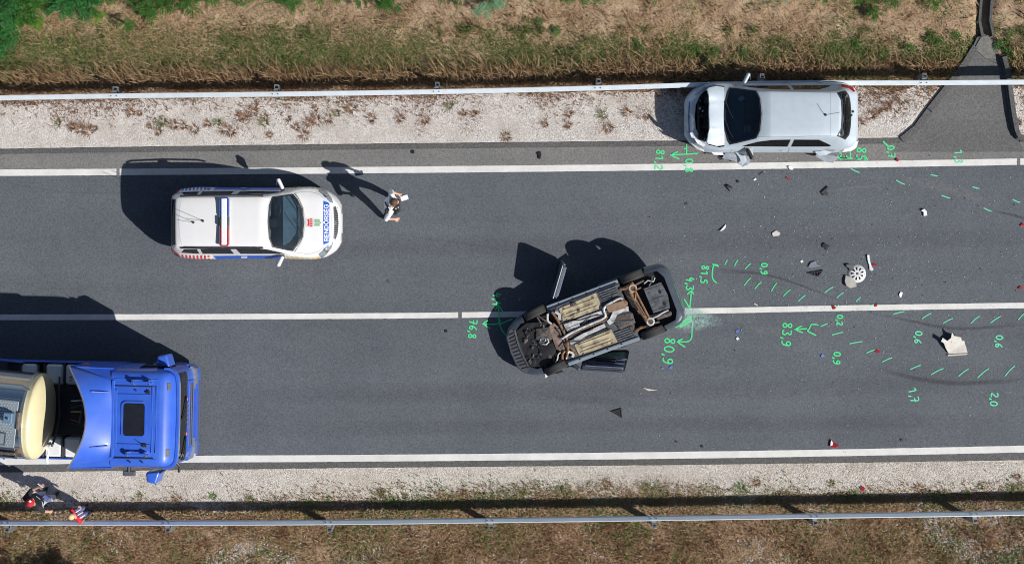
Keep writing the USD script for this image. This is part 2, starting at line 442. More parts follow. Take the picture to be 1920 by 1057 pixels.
M['gravel_white'] = gravel_mat('white_gravel', (0.43, 0.405, 0.385), (0.54, 0.51, 0.49), (0.60, 0.57, 0.55))
M['gravel_grey'] = gravel_mat('grey_gravel', (0.37, 0.335, 0.295), (0.485, 0.45, 0.40), (0.56, 0.525, 0.475))
M['stone'] = mat('loose_stone', (0.46, 0.43, 0.41), 0.9, var=0.1, col2=(0.59, 0.56, 0.54), scale=3, island=0.18)

soil = usdkit.material(stage, '/World/Looks/verge_soil', {
    'g': ('geometry', {}), 'n': ('noise_texture', {'scale': 1.1, 'detail': 6.0, 'roughness': 0.7}), 'f': ('noise_texture', {'scale': 22.0, 'detail': 5.0, 'roughness': 0.7}),
    'r': ('rgb_ramp', {'ramp': [(0.3, (0.16, 0.105, 0.065)), (0.5, (0.28, 0.20, 0.135)), (0.7, (0.40, 0.31, 0.215))]}),
    'r2': ('rgb_ramp', {'ramp': [(0.3, (0.42, 0.42, 0.42)), (0.48, (1, 1, 1)), (0.72, (1.4, 1.36, 1.28))]}),
    'x': ('mix_color', {'blend_type': 'multiply', 'fac': 1.0, 'use_clamp': False}), 'b': ('bump', {'strength': 0.8, 'distance': 0.03}),
    'p': ('principled_bsdf', {'roughness': 0.95, 'specular_ior_level': 0.1})},
    [('g.position', 'n.vector'), ('g.position', 'f.vector'), ('n.fac', 'r.fac'), ('f.fac', 'r2.fac'), ('r.color', 'x.a'), ('r2.color', 'x.b'), ('x.result', 'p.base_color'),
     ('f.fac', 'b.height'), ('b.normal', 'p.normal')], surface='p.BSDF')


# ground: one sheet to the horizon, fine near the road
def ground_z(x, y):
    x, y = np.asarray(x, float), np.asarray(y, float)
    up = np.clip((y - 5.35) / 1.2, 0, 1)
    low = np.clip((-6.1 - y) / 0.8, 0, 1)
    w = np.maximum(up, low)
    bump = (noise2(x, y, 0.9, 3, 4) - 0.5) * 0.18 + (noise2(x, y, 3.6, 9, 3) - 0.5) * 0.16
    rise = np.where(y > 0, up * (0.05 + 0.05 * np.clip(y - 6.5, 0, 8)), low * 0.0)
    # the small ditch that runs up from the drain
    d = np.abs(x - (12.27 + 0.02 * np.clip(y - 6.2, 0, 3))) / 0.22
    ditch = -0.16 * np.exp(-d ** 2) * np.clip((y - 6.0) / 0.3, 0, 1) * (np.abs(x - 12.3) < 2)
    return -0.045 + w * (bump * np.exp(-np.abs(y) / 60) + rise + 0.02) + ditch


gx = np.unique(np.concatenate([[-400, -200, -100, -50, -30, -22], np.linspace(-17, 17, 400), [22, 30, 50, 100, 200, 400]]))
gy = np.unique(np.concatenate([[-400, -200, -100, -50, -25, -14], np.linspace(-9.5, -5, 80), np.linspace(-4.8, 3.4, 12), np.linspace(3.6, 10.5, 120), [14, 25, 50, 100, 200, 400]]))
GX, GY = np.meshgrid(gx, gy)
GZ = ground_z(GX, GY)
idx = np.arange(GX.size).reshape(GX.shape)
gf = np.vstack([np.column_stack([idx[:-1, :-1].ravel(), idx[:-1, 1:].ravel(), idx[1:, 1:].ravel()]), np.column_stack([idx[:-1, :-1].ravel(), idx[1:, 1:].ravel(), idx[1:, :-1].ravel()])])
single('ground', trimesh.Trimesh(np.column_stack([GX.ravel(), GY.ravel(), GZ.ravel()]), gf, process=False), soil, kind='structure', smooth=True)

# gravel verges: ragged outer margin
XG = np.unique(np.concatenate([np.linspace(-300, -20, 15), np.linspace(-20, 20, 420), np.linspace(20, 300, 15)]))


def ragged(f, amp, seed, scale=1.3):
    return lambda x: f(x) + amp * (noise2(np.asarray(x, float), np.zeros_like(np.asarray(x, float)), scale, seed, 4) - 0.5) * 2


up_out = ragged(lambda x: UP_RAIL(x) - 0.16, 0.30, 5)
low_out = ragged(lambda x: LOW_EDGE(x) - 0.92 + 0.10 * np.tanh(np.asarray(x) / 4), 0.38, 8)
single('gravel_verge', band(lambda x: UP_EDGE(x) - 0.06, up_out, -0.008, XG, 6), M['gravel_white'], kind='structure', smooth=True)
single('gravel_verge', band(low_out, lambda x: LOW_EDGE(x) + 0.06, -0.008, XG, 6), M['gravel_grey'], kind='structure', smooth=True)

# road
road = Thing('road', kind='structure')
apron_pts = [(1672, 285), (1690, 258), (1715, 236), (1741, 200), (1774, 158), (1802, 122), (1822, 92), (1832, 70), (1852, 66), (1866, 84), (1876, 110), (1884, 140), (1889, 175), (1896, 225), (1903, 253), (1922, 285)]
lane = band(lambda x: LOW_EDGE(x), lambda x: UP_STRIP(x), 0.012, XS, 4)
road.part('carriageway', band(lambda x: LOW_EDGE(x) + 0.16, lambda x: UP_LINE(x) - 0.07, 0.012, XS, 6), M['asphalt'], smooth=True)
road.part('hard_shoulder', band(lambda x: UP_LINE(x) - 0.0701, UP_STRIP, 0.012, XS, 2), M['asphalt_warm'], smooth=True)
xa, xb = P(1690, 258)[0], P(1912, 258)[0]
xl, xr = XS[XS < xa], XS[XS > xb]
rough_up = ragged(UP_EDGE, 0.012, 31, 9.0)
for xs in (np.append(np.linspace(-300, -20, 12), np.linspace(-19.9, xa, 500)), np.append(np.linspace(xb, 20, 80), np.linspace(20.1, 300, 12))):
    road.part('asphalt_edge', band(UP_STRIP, rough_up, 0.008, xs, 1), M['asphalt_rough'], smooth=True)
rough_low = ragged(LOW_EDGE, 0.014, 32, 9.0)
road.part('asphalt_edge', band(rough_low, lambda x: LOW_EDGE(x) + 0.1601, 0.010, np.concatenate([np.linspace(-300, -20, 12), np.linspace(-19.9, 20, 600), np.linspace(20.1, 300, 12)]), 1), M['asphalt_rough'], smooth=True)


def line_piece(f, x0, x1, w, name, z=0.017):
    xs = np.concatenate([[x0], XS[(XS > x0 + 0.02) & (XS < x1 - 0.02)], [x1]])
    xs = np.unique(np.concatenate([xs, np.arange(max(x0, -16), min(x1, 16), .05)]))
    xs = xs[(xs >= x0) & (xs <= x1)]
    b = band(ragged(lambda x: f(x) - w / 2, .007, 55, 14.0), ragged(lambda x: f(x) + w / 2, .007, 56, 14.0), z, xs)
    road.part(name, b, M['line'], smooth=True)


X = lambda px: P(px, 0)[0]
for a, b in ((-120, X(218.5)), (X(224.5), X(1906.5)), (X(1912.5), 120)):
    line_piece(UP_LINE, a, b, 0.168, 'edge_line')
for a, b in ((-120, X(859)), (X(866), X(2500)), (X(2507), 120)):
    line_piece(MID_LINE, a, b, 0.146, 'centre_line')
line_piece(LOW_LINE, -120, 120, 0.178, 'edge_line')

# drainage apron: asphalt funnel between two raised asphalt kerbs
ap = Thing('drain_apron', 'asphalt drainage apron narrowing to a stone chute beyond the guardrail', 'drain', loc=P(1800, 200))
ap.part('apron_surface', flat(Polygon([P(*p)[:2] for p in apron_pts]), 0.014), M['asphalt_apron'], world=True)


def kerb(pts, w, h, matl, name):
    ls = LineString([P(*p)[:2] for p in pts])
    g = ls.buffer(w / 2, cap_style=2, join_style=2)
    base = prism(g, 0.0, h * 0.55)
    top = prism(ls.buffer(w * 0.36, cap_style=2, join_style=2), h * 0.5, h)
    ap.part(name, [base, top], matl, world=True)


kerb([(1690, 262), (1718, 239), (1742, 206)], 0.20, 0.05, M['asphalt_rough'], 'kerb')
kerb([(1741, 207), (1783, 154), (1808, 120), (1828, 88)], 0.20, 0.05, M['asphalt_rough'], 'kerb')
kerb([(1918, 260), (1909, 257), (1904, 246), (1898, 215), (1892, 170), (1888, 138), (1880, 108)], 0.16, 0.16, M['asphalt_rough'], 'kerb')
slab = Polygon([P(1826, 92)[:2], P(1838, 70)[:2], P(1852, 66)[:2], P(1862, 84)[:2], P(1868, 112)[:2], P(1846, 110)[:2]])
ap.part('stone_slab', prism(slab.buffer(-0.01), 0.0, 0.035), mat('chute_stone', (0.14, 0.14, 0.13), 0.9, var=0.3, scale=14, bump=0.8, bscale=30), world=True)
chute = [(1852, 70), (1846, 40), (1848, 12), (1852, -30), (1853, -90)]
cl = LineString([P(*p)[:2] for p in chute])
for side in (1, -1):
    pl = cl.parallel_offset(0.13, 'left' if side > 0 else 'right')
    ap.part('chute_wall', prism(pl.buffer(0.035, cap_style=2), -0.2, 0.10 if side < 0 else 0.03), M['asphalt_rough'], world=True)

# tyre marks, scrapes and the powder heap: deposits lying on the road
def deposit(name, pts, widths, z, matl, n=60, fade=0.25):
    w = np.array([P(*p)[:2] for p in pts])
    t = np.linspace(0, 1, len(w))
    tt = np.linspace(0, 1, n)
    c = np.column_stack([PchipInterpolator(t, w[:, 0])(tt), PchipInterpolator(t, w[:, 1])(tt)])
    wd = np.interp(tt, t, widths)
    d = np.gradient(c, axis=0)
    d /= np.linalg.norm(d, axis=1, keepdims=True)
    nn = np.column_stack([-d[:, 1], d[:, 0]])
    cols = np.array([-1, -0.55, 0, 0.55, 1.0])
    v = np.concatenate([np.column_stack([c + nn * (wd[:, None] * k / 2), np.full(n, z)]) for k in cols])
    cov = np.concatenate([np.minimum(1, np.minimum(tt, 1 - tt) / fade) * (0.0 if abs(k) == 1 else 1.0 if k == 0 else 0.75) for k in cols])
    f = []
    for j in range(len(cols) - 1):
        for i in range(n - 1):
            a = j * n + i
            f += [[a, a + n + 1, a + 1], [a, a + n, a + n + 1]]
    m = trimesh.Trimesh(v, f, process=False)
    if TM(m).face_normals[:, 2].mean() < 0:
        m.faces = m.faces[:, ::-1]
    path = numbered(road.path, name)
    um = usdkit.mesh(stage, path, m, matl, smooth=False)
    UsdGeom.PrimvarsAPI(um).CreatePrimvar('cover', Sdf.ValueTypeNames.FloatArray, 'vertex').Set(Vt.FloatArray.FromNumpy(cov.astype(np.float32)))


M['skid'] = worn_mat('tyre_rubber_mark', (0.03, 0.03, 0.032), 0.50, 14.0, 0.25, 0.65)
M['skid_faint'] = worn_mat('faint_rubber_mark', (0.04, 0.04, 0.042), 0.15, 4.0, 0.2, 0.7)
M['scrape'] = worn_mat('pale_scrape', (0.30, 0.29, 0.27), 0.32, 9.0, 0.4, 0.7)
for pts, w in (([(1630, 586), (1700, 600), (1760, 612), (1810, 616), (1860, 613), (1960, 604)], [.05, .09, .11, .11, .11, .09]),
               ([(1630, 683), (1690, 703), (1740, 713), (1800, 718), (1860, 716), (1960, 706)], [.06, .14, .16, .15, .14, .12]),
               ([(1338, 506), (1380, 509), (1420, 512), (1470, 524), (1530, 546), (1590, 570)], [.16, .12, .08, .07, .06, .05]),
               ([(1860, 395), (1900, 404), (1960, 420)], [.05, .08, .08])):
    deposit('tyre_mark', pts, w, 0.0165, M['skid'])
for pts, w in (([(660, 432), (760, 442), (880, 458), (1000, 480)], [.04, .05, .05, .04]), ([(820, 583), (1100, 581), (1500, 572), (1920, 565)], [.04, .05, .05, .05]),
               ([(0, 335), (60, 352), (160, 362), (330, 360)], [.06, .05, .05, .05]), ([(1000, 735), (1120, 752), (1300, 760)], [.1, .3, .1]),
               ([(400, 470), (900, 462), (1600, 452), (1960, 445)], [.5, .7, .7, .5]), ([(380, 742), (900, 736), (1500, 728), (1960, 722)], [.5, .7, .6, .5]), ([(380, 806), (900, 800), (1500, 792), (1960, 785)], [.5, .5, .5, .5])):
    deposit('rubber_streak', pts, w, 0.0145, M['skid_faint'])
for pts, w in (([(1680, 335), (1740, 345), (1800, 360), (1870, 385)], [.1, .35, .3, .1]), ([(1560, 358), (1620, 350), (1690, 345)], [.05, .12, .05]), ([(1395, 616), (1450, 620), (1490, 612)], [.15, .3, .1]), ([(1190, 727), (1215, 730), (1240, 729)], [.02, .12, .02])):
    deposit('scrape_mark', pts, w, 0.0155, M['scrape'])
M['powder'] = worn_mat('pale_powder', (0.34, 0.52, 0.49), 0.75, 15.0, 0.36, 0.62)
deposit('glass_powder', [(1262, 598), (1290, 600), (1320, 600), (1358, 606)], [.7, .75, .5, .25], 0.0235, M['powder'], fade=0.35)
deposit('glass_powder', [(1266, 586), (1290, 585), (1330, 588)], [.35, .3, .2], 0.0245, M['powder'], fade=0.4)

# ------------------------------------------------------------------ sprayed measuring marks
DIG = {'0': [[(.3, 1), (.08, .8), (.02, .45), (.12, .12), (.32, 0), (.52, .18), (.58, .55), (.5, .85), (.3, 1)]],
       '1': [[(.05, .72), (.36, 1), (.32, 0)]], '2': [[(.05, .8), (.25, 1), (.5, .9), (.52, .66), (.28, .34), (.04, .02), (.58, .06)]],
       '3': [[(.06, .94), (.4, 1), (.52, .8), (.22, .56), (.54, .36), (.46, .06), (.2, -.02), (.02, .12)]],
       '4': [[(.28, 1), (.04, .42), (.56, .48)], [(.46, .74), (.38, -.02)]], '5': [[(.54, 1), (.12, .96), (.08, .58), (.4, .6), (.54, .32), (.36, .02), (.04, .06)]],
       '6': [[(.48, .98), (.16, .7), (.03, .32), (.2, 0), (.46, .08), (.52, .34), (.3, .5), (.08, .34)]], '7': [[(.02, .96), (.56, 1), (.26, 0)], [(.12, .48), (.5, .54)]],
       '8': [[(.32, .54), (.08, .72), (.16, .96), (.44, .98), (.52, .76), (.3, .52), (.06, .24), (.18, 0), (.46, .02), (.54, .26), (.32, .54)]],
       '9': [[(.52, .66), (.3, .46), (.08, .62), (.14, .92), (.42, 1), (.54, .76), (.5, .3), (.3, 0), (.08, .02)]], ',': [[(.12, .1), (.02, -.16)]]}


def chaik(p, n=2, closed=False):
    p = np.asarray(p, float)
    for _ in range(n):
        q = 0.75 * p[:-1] + 0.25 * p[1:]
        r = 0.25 * p[:-1] + 0.75 * p[1:]
        p = np.vstack([p[:1], np.stack([q, r], 1).reshape(-1, 2)[1:-1], p[-1:]]) if len(p) > 2 else p
    return p


spray_n = [0]


def spray(name, strokes_px, w=0.033, matl='spray', label=None):
    g = unary_union([LineString([P(*q)[:2] for q in (chaik(s) if len(s) > 2 else s)]).buffer(w / 2, quad_segs=3) for s in strokes_px])
    spray_n[0] += 1
    road.part(name, flat(g.simplify(0.002), 0.022), M[matl], smooth=False, label=label)


def number(txt, px, py, h, ang=90, label=None, matl='spray', w=0.033, name='spray_number', gap=.82):
    """Handwritten number; ang is the image-space angle of the writing direction (90 = downwards), h in photo pixels, (px, py) its start on the baseline."""
    a = math.radians(ang)
    d = np.array([math.cos(a), math.sin(a)])
    u = np.array([math.sin(a), -math.cos(a)])
    out, t = [], 0.0
    for ch in txt:
        for st in DIG[ch]:
            out.append([tuple(np.array([px, py]) + d * (x + t) * h + u * y * h) for x, y in st])
        t += .34 if ch == ',' else gap
    spray(name, out, w, matl, label or f'green sprayed number {txt}')


number('81,2', 1231, 280, 15, 96, gap=.78)
spray('spray_arrow', [[(1308, 288), (1280, 289.5), (1257, 291)], [(1270, 285), (1256, 291), (1273, 298)], [(1287, 272), (1287, 288)], [(1283, 279), (1286, 279)]])
number('0,8', 1285, 298, 14, 90, gap=.85)
spray('spray_arrow', [[(1594, 272), (1594, 297)], [(1569, 296), (1598, 297)], [(1576, 299), (1570, 293)]])
number('0,3', 1577, 277, 12, 95)
number('85', 1607, 276, 17, 96)
spray('spray_arrow', [[(1605, 296), (1608, 300)], [(1621, 292), (1626, 300)]])
number('0,7', 1663, 274, 13, 84)
spray('spray_dash', [[(1656, 266), (1664, 274)]], 0.04)
number('1,3', 1790, 282, 14, 88, matl='spray_pale')
number('81,5', 1316, 497, 13, 96)
spray('spray_bracket', [[(1345, 497), (1337, 495), (1334, 522), (1343, 530)], [(1336, 495), (1347, 499)]])
number('4,3', 1287, 519, 14, 92)
spray('spray_arrow', [[(1293, 578), (1296, 546)], [(1289, 551), (1296, 544), (1300, 551)], [(1283, 561), (1292, 576)]])
spray('spray_patch', [[(1268, 612), (1280, 604), (1300, 594)], [(1272, 606), (1290, 598)], [(1276, 612), (1298, 600)], [(1290, 594), (1302, 592)]], 0.06)
spray('spray_arrow', [[(1299, 592), (1298, 616), (1296, 641), (1270, 640)], [(1279, 635), (1268, 640), (1284, 650)]])
number('80,9', 1247, 632, 19, 96)
number('83,9', 1468, 604, 17, 94)
spray('spray_arrow', [[(1512, 616), (1490, 617)], [(1502, 611), (1489, 617), (1504, 623)], [(1533, 609), (1521, 606), (1517, 617), (1512, 620), (1529, 628)]])
spray('spray_arrow', [[(938, 601), (935, 608), (905, 607)], [(914, 601), (904, 606), (918, 615)], [(960, 598), (936, 608)], [(935, 578), (936, 611), (948, 628)], [(929, 580), (935, 571), (942, 583)]])
number('4,4', 925, 548, 14, 92)
number('76,8', 881, 599, 14, 95, gap=.75)
number('0,9', 1427, 493, 12, 92)
number('0,2', 1569, 590, 11, 92)
number('0,9', 1563, 659, 13, 94)
number('0,6', 1716, 620, 13, 96, matl='spray_pale')
number('0,6', 1867, 628, 13, 94, matl='spray_pale')
number('1,7', 1703, 729, 15, 78, matl='spray_pale')
number('2,0', 1858, 735, 14, 96, matl='spray_pale')
DASH = [(1603, 320, 17, 25), (1688, 342, 17, 26), (1751, 329, 12, 12), (1829, 352, 12, 14), (1773, 369, 16, 18), (1851, 393, 15, 24), (1905, 377, 14, 22),
        (1361, 492, 9, -62), (1380, 493, 12, -60), (1402, 499, 13, -45), (1401, 528, 17, -48), (1421, 535, 17, -46), (1451, 538, 17, -56), (1475, 549, 17, -43), (1503, 559, 16, -40),
        (1554, 543, 18, -34), (1575, 553, 15, -38), (1609, 561, 11, -45), (1637, 571, 8, -15), (1545, 609, 13, -22), (1570, 625, 20, -14), (1604, 642, 23, -10), (1633, 658, 18, -20), (1663, 674, 19, -24), (1716, 688, 20, -22), (1757, 696, 25, -27),
        (1806, 698, 22, -36), (1843, 699, 26, -39), (1893, 695, 25, -46), (1685, 586, 20, -12), (1737, 592, 19, -31), (1777, 601, 19, -27), (1828, 599, 20, -40), (1866, 599, 20, -33), (1915, 593, 17, -45), (1568, 575, 10, -40)]
for x, y, l, a in DASH:
    c, s = math.cos(math.radians(a)) * l / 2, math.sin(math.radians(a)) * l / 2
    spray('spray_dash', [[(x - c, y - s), (x + c * .1, y + s * .3), (x + c, y + s)]], 0.026, 'spray_pale' if x > 1500 else 'spray')
# ------------------------------------------------------------------ car bodies: lofted solids carved into panels
def chaikin_open(p, n):
    for _ in range(n):
        q, r = 0.75 * p[:-1] + 0.25 * p[1:], 0.25 * p[:-1] + 0.75 * p[1:]
        p = np.vstack([p[:1], np.stack([q, r], 1).reshape(-1, 2)[1:-1], p[-1:]])
    return p


class Car:
    """K: {key: [(x, value), ...]} with keys ws wm wb wr zs zm zb ze zt (half widths and heights of sill, flank, belt, roof edge, top)."""
    KEYS = ('ws', 'wm', 'wb', 'wr', 'zs', 'zm', 'zb', 'ze', 'zt')

    def __init__(s, L, K):
        s.L = L
        s.f = {}
        for k in s.KEYS:
            a = np.array(sorted(K[k]), float)
            s.f[k] = PchipInterpolator(a[:, 0], a[:, 1])
        s.O = s.loft(0.0)
        v = np.array(s.O.to_mesh().vert_properties[:, :3])
        top = v[v[:, 2] > 0.5]
        s.top = LinearNDInterpolator(top[:, :2] + np.random.default_rng(1).normal(0, 1e-5, (len(top), 2)), top[:, 2])

    def ring(s, x, t):
        g = {k: float(s.f[k](x)) for k in s.KEYS}
        for k in ('ws', 'wm', 'wb', 'wr'):
            g[k] = max(g[k] - t, 0.02)
        g['zs'] += t
        g['ze'] -= t
        g['zt'] -= t
        p = np.array([(0, g['zs']), (g['ws'] * .9, g['zs']), (g['ws'], g['zs'] + .05), (g['wm'], g['zm']), (g['wm'] * .35 + g['wb'] * .65, g['zm'] * .25 + g['zb'] * .75), (g['wb'], g['zb']),
                      (g['wr'], g['ze']), (g['wr'] * .82, g['ze'] * .35 + g['zt'] * .65), (g['wr'] * .45, g['zt'] - .006), (0, g['zt'])])
        return chaikin_open(p, 2)

    def loft(s, t):
        h = s.L / 2
        u = np.concatenate([-np.cos(np.linspace(0, np.pi, 26)) * h, np.linspace(-h * .97, h * .97, 56)])
        u = np.unique(np.round(u, 4))
        xs = u * (h - t) / h
        rings = []
        for a, x in zip(u, xs):
            half = s.ring(a, t)
            full = np.vstack([half, half[-2:0:-1] * (-1, 1)])
            rings.append(np.column_stack([np.full(len(full), x), full]))
        n = len(rings[0])
        v = np.vstack(rings + [[[xs[0], 0, rings[0][:, 2].mean()], [xs[-1], 0, rings[-1][:, 2].mean()]]])
        f = []
        for i in range(len(rings) - 1):
            for j in range(n):
                a, b = i * n + j, i * n + (j + 1) % n
                f += [[a, a + n, b], [b, a + n, b + n]]
        c0, c1 = len(v) - 2, len(v) - 1
        for j in range(n):
            f += [[c0, j, (j + 1) % n], [c1, (len(rings) - 1) * n + (j + 1) % n, (len(rings) - 1) * n + j]]
        m = trimesh.Trimesh(v, f, process=False)
        if m.volume < 0:
            m.invert()
        return MF(m)

    def z(s, x, y):
        return s.top(np.column_stack([np.ravel(x), np.ravel(y)]))

    def side_y(s, x, z):
        """Half width of the flank at (x, z)."""
        out = []
        for a, b in zip(np.ravel(x), np.ravel(z)):
            r = s.ring(float(np.clip(a, -s.L / 2, s.L / 2)), 0)
            k = r[:, 1].argmax()
            i0 = int(np.argmax(r[:, 0] > 0.3 * r[:, 0].max()))
            seg = r[i0:]
            o = np.argsort(seg[:, 1])
            out.append(np.interp(b, seg[o, 1], seg[o, 0]))
        return np.array(out)


def pz(poly, z0=-1, z1=3):
    return MF(prism(Polygon(poly) if not isinstance(poly, Polygon) else poly, z0, z1))


def py_(poly, y0, y1):
    """Prism along y of an (x, z) polygon."""
    m = prism(Polygon(poly) if not isinstance(poly, Polygon) else poly, y0, y1)
    v = m.vertices.copy()
    m.vertices = np.column_stack([v[:, 0], v[:, 2], v[:, 1]])
    m.invert()
    return MF(m)


def mbox(x0, x1, y0, y1, z0, z1):
    return m3.Manifold.cube([x1 - x0, y1 - y0, z1 - z0]).translate([x0, y0, z0])


def sub_poly(poly, d):
    g = (Polygon(poly) if not isinstance(poly, Polygon) else poly).buffer(d, join_style=2)
    return max(g.geoms, key=lambda a: a.area) if hasattr(g, 'geoms') else g


def fine(m, l):
    """Subdivides so that a decal can follow a curved panel."""
    m = TM(m)
    v, f = trimesh.remesh.subdivide_to_size(m.vertices, m.faces, l)
    return trimesh.Trimesh(v, f, process=False)


def wheel(t, x, y, r, w, name='wheel', spokes=10, m=None):
    p = t.sub(name)
    a = w / 2
    tyre = lathe([(r * .62, -a * .9), (r * .93, -a), (r * .985, -a * .72), (r, -a * .5), (r, a * .5), (r * .985, a * .72), (r * .93, a), (r * .62, a * .9), (r * .62, -a * .9)], 36, 'y')
    groove = [lathe([(r * 1.001, k * a - .004), (r * 1.004, k * a), (r * 1.001, k * a + .004), (r * .99, k * a), (r * 1.001, k * a - .004)], 36, 'y') for k in (-.35, 0, .35)]
    sgn = 1 if y > 0 else -1
    rim = [lathe([(r * .60, -a * .85), (r * .64, -a * .85), (r * .64, a * .85), (r * .60, a * .85), (r * .60, -a * .85)], 30, 'y')]
    for k in range(spokes):
        b = rbox((0, 0, 0), (r * .11, .02, r * .5), .006)
        b.apply_translation([0, sgn * a * .55, r * .36])
        b.apply_transform(rotm([0, 1, 0], 360 / spokes * k))
        rim.append(b)
    rim.append(T(trimesh.creation.cylinder(r * .2, .05, sections=20), rotm([1, 0, 0], 90), (0, sgn * a * .5, 0)))
    disc = T(trimesh.creation.cylinder(r * .45, .02, sections=24), rotm([1, 0, 0], 90), (0, -sgn * a * .1, 0))
    M4 = np.eye(4) if m is None else m
    for nm, g, mt in (('tyre', tyre, M['rubber']), ('rim', trimesh.util.concatenate(rim), M['rim']), ('brake_disc', disc, M['rust_dark'])):
        g = T(g, t=(x, y, r))
        t.part(nm, T(g, M4), mt, parent=p)


def carve(car, t, paint, plan_glass, side_windows, hood, doors, tail=None, roof=None, glass='glass', cavity=(-1.9, 1.75), arch=((1.3, .36), (-1.3, .36)), Mx=None, extra_cut=None, pillar_black=True, skip=()):
    """Cuts the shell into body, hood, doors, panes; adds the dark trim inside. Mx: extra transform (a flipped car)."""
    Mx = np.eye(4) if Mx is None else Mx
    O = car.O
    I, J = car.loft(0.045), car.loft(0.009)
    solid = O
    for x, r in arch:
        for sgn in (1, -1):
            c = T(trimesh.creation.cylinder(r, .34, sections=36), rotm([1, 0, 0], 90), (x, sgn * (float(car.f['wm'](x)) - .12), r - .03))
            solid = solid - MF(c)
    shell = solid - (I ^ mbox(cavity[0], cavity[1], -2, 2, .32, 3))
    if extra_cut is not None:
        shell = shell - extra_cut
    put = lambda n, g, mt, **k: t.part(n, T(g, Mx), mt, **k) if n not in skip else None
    thin = O - J
    for nm, poly, zmin in plan_glass:
        full = pz(poly, zmin, 3)
        shell = shell - full
        put(nm, thin ^ pz(sub_poly(poly, -.035), zmin, 3), M[glass])
        put(nm + '_surround', ((O - car.loft(.014)) ^ pz(sub_poly(poly, -.003), zmin, 3)) - pz(sub_poly(poly, -.034), zmin, 3), M['black_plastic'])
    for sgn in (1, -1):
        for poly, gl in side_windows:
            y0, y1 = (.25, 2) if sgn > 0 else (-2, -.25)
            shell = shell - py_(poly, y0, y1)
            put('side_window', thin ^ py_(sub_poly(poly, -.022), y0, y1), M[gl])
            put('window_seal', ((O - car.loft(.016)) ^ py_(sub_poly(poly, -.002), y0, y1)) - py_(sub_poly(poly, -.021), y0, y1), M['black_plastic'])
        for poly in doors:
            y0, y1 = (.45, 2) if sgn > 0 else (-2, -.45)
            pr = py_(poly, y0, y1)
            d = shell ^ py_(sub_poly(poly, -.006), y0, y1)
            shell = shell - pr
            put('door', d, paint)
    if hood is not None:
        h = shell ^ pz(sub_poly(hood, -.007), .55, 3)
        shell = shell - pz(hood, .55, 3)
        s_h = h
        put('hood', h, paint)
        put('hood_gap_seal', (car.loft(.03) - car.loft(.05)) ^ pz(sub_poly(hood, .02), .55, 3), M['black_plastic'])
    if roof is not None:
        r = shell ^ pz(sub_poly(roof, -.005), 1.0, 3)
        shell = shell - pz(roof, 1.0, 3)
        put('roof', r, paint)
        put('roof_lining', (car.loft(.03) - car.loft(.05)) ^ pz(sub_poly(roof, .02), 1.0, 3), M['interior'])
    put('body', shell, paint)
    return I


def cabin(car, t, I, x_dash, x_front, x_rear, z0=.42, Mx=None):
    Mx = np.eye(4) if Mx is None else Mx
    put = lambda n, g, mt: t.part(n, T(g, Mx), mt)
    cut = lambda g: MF(TM(g)) ^ I
    put('cabin_floor', mbox(x_rear - .7, x_dash + .5, -.75, .75, .33, z0) ^ I, M['interior'])
    d = hull([(x_dash - .25, y, z) for y in (-.72, .72) for z in (.70, .93)] + [(x_dash + .45, y, z) for y in (-.72, .72) for z in (.85, .99)])
    put('dashboard', cut(d), M['interior'])
    sw = trimesh.creation.torus(.18, .017, major_sections=24, minor_sections=8)
    put('steering_wheel', T(sw, rotm([0, 1, 0], -62), (x_dash - .38, .36, .93)), M['black_plastic'])
    put('centre_console', cut(rbox((x_dash - .45, 0, .6), (.7, .24, .34), .04)), M['black_plastic'])
    for y in (.36, -.36):
        g = [rbox((x_front, y, .55), (.5, .5, .18), .06), T(rbox((0, 0, .3), (.14, .48, .62), .06), rotm([0, 1, 0], -12), (x_front - .26, y, .55)), T(rbox((0, 0, .72), (.1, .26, .2), .05), rotm([0, 1, 0], -12), (x_front - .26, y, .55))]
        put('front_seat', [TM(cut(a)) for a in g], M['seat'])
    g = [rbox((x_rear, 0, .55), (.5, 1.2, .18), .06), T(rbox((0, 0, .3), (.14, 1.2, .6), .06), rotm([0, 1, 0], -14), (x_rear - .26, 0, .55))]
    put('rear_seat', [TM(cut(a)) for a in g], M['seat'])


def conform(car, g, dz=.004):
    """Lays a flat (x, y) mesh on the car's top surface."""
    g = TM(g).copy()
    v = g.vertices.copy()
    g.vertices = np.column_stack([v[:, 0], v[:, 1], np.nan_to_num(car.z(v[:, 0], v[:, 1]), nan=.9) + dz + v[:, 2]])
    return g


def flank(car, poly, sgn, dy=.004):
    """Lays an (x, z) polygon on the car's flank."""
    g = fine(flat(Polygon(poly)), .12)
    v = g.vertices.copy()
    g.vertices = np.column_stack([v[:, 0], sgn * (car.side_y(v[:, 0], v[:, 1]) + dy), v[:, 1]])
    if sgn > 0:
        g.invert()
    return g


def mirror_mesh(x, y, z, sgn, s=1.0):
    """Door mirror housing with its foot."""
    g = m3.Manifold.batch_hull([m3.Manifold.sphere(.045 * s, 14).translate([x, y + sgn * .03, z + .06]), m3.Manifold.sphere(.045 * s, 14).translate([x, y + sgn * .03, z - .02]),
                                m3.Manifold.sphere(.05 * s, 14).translate([x - .09 * s, y + sgn * .21 * s, z + .06]), m3.Manifold.sphere(.05 * s, 14).translate([x - .09 * s, y + sgn * .21 * s, z - .03])])
    return g


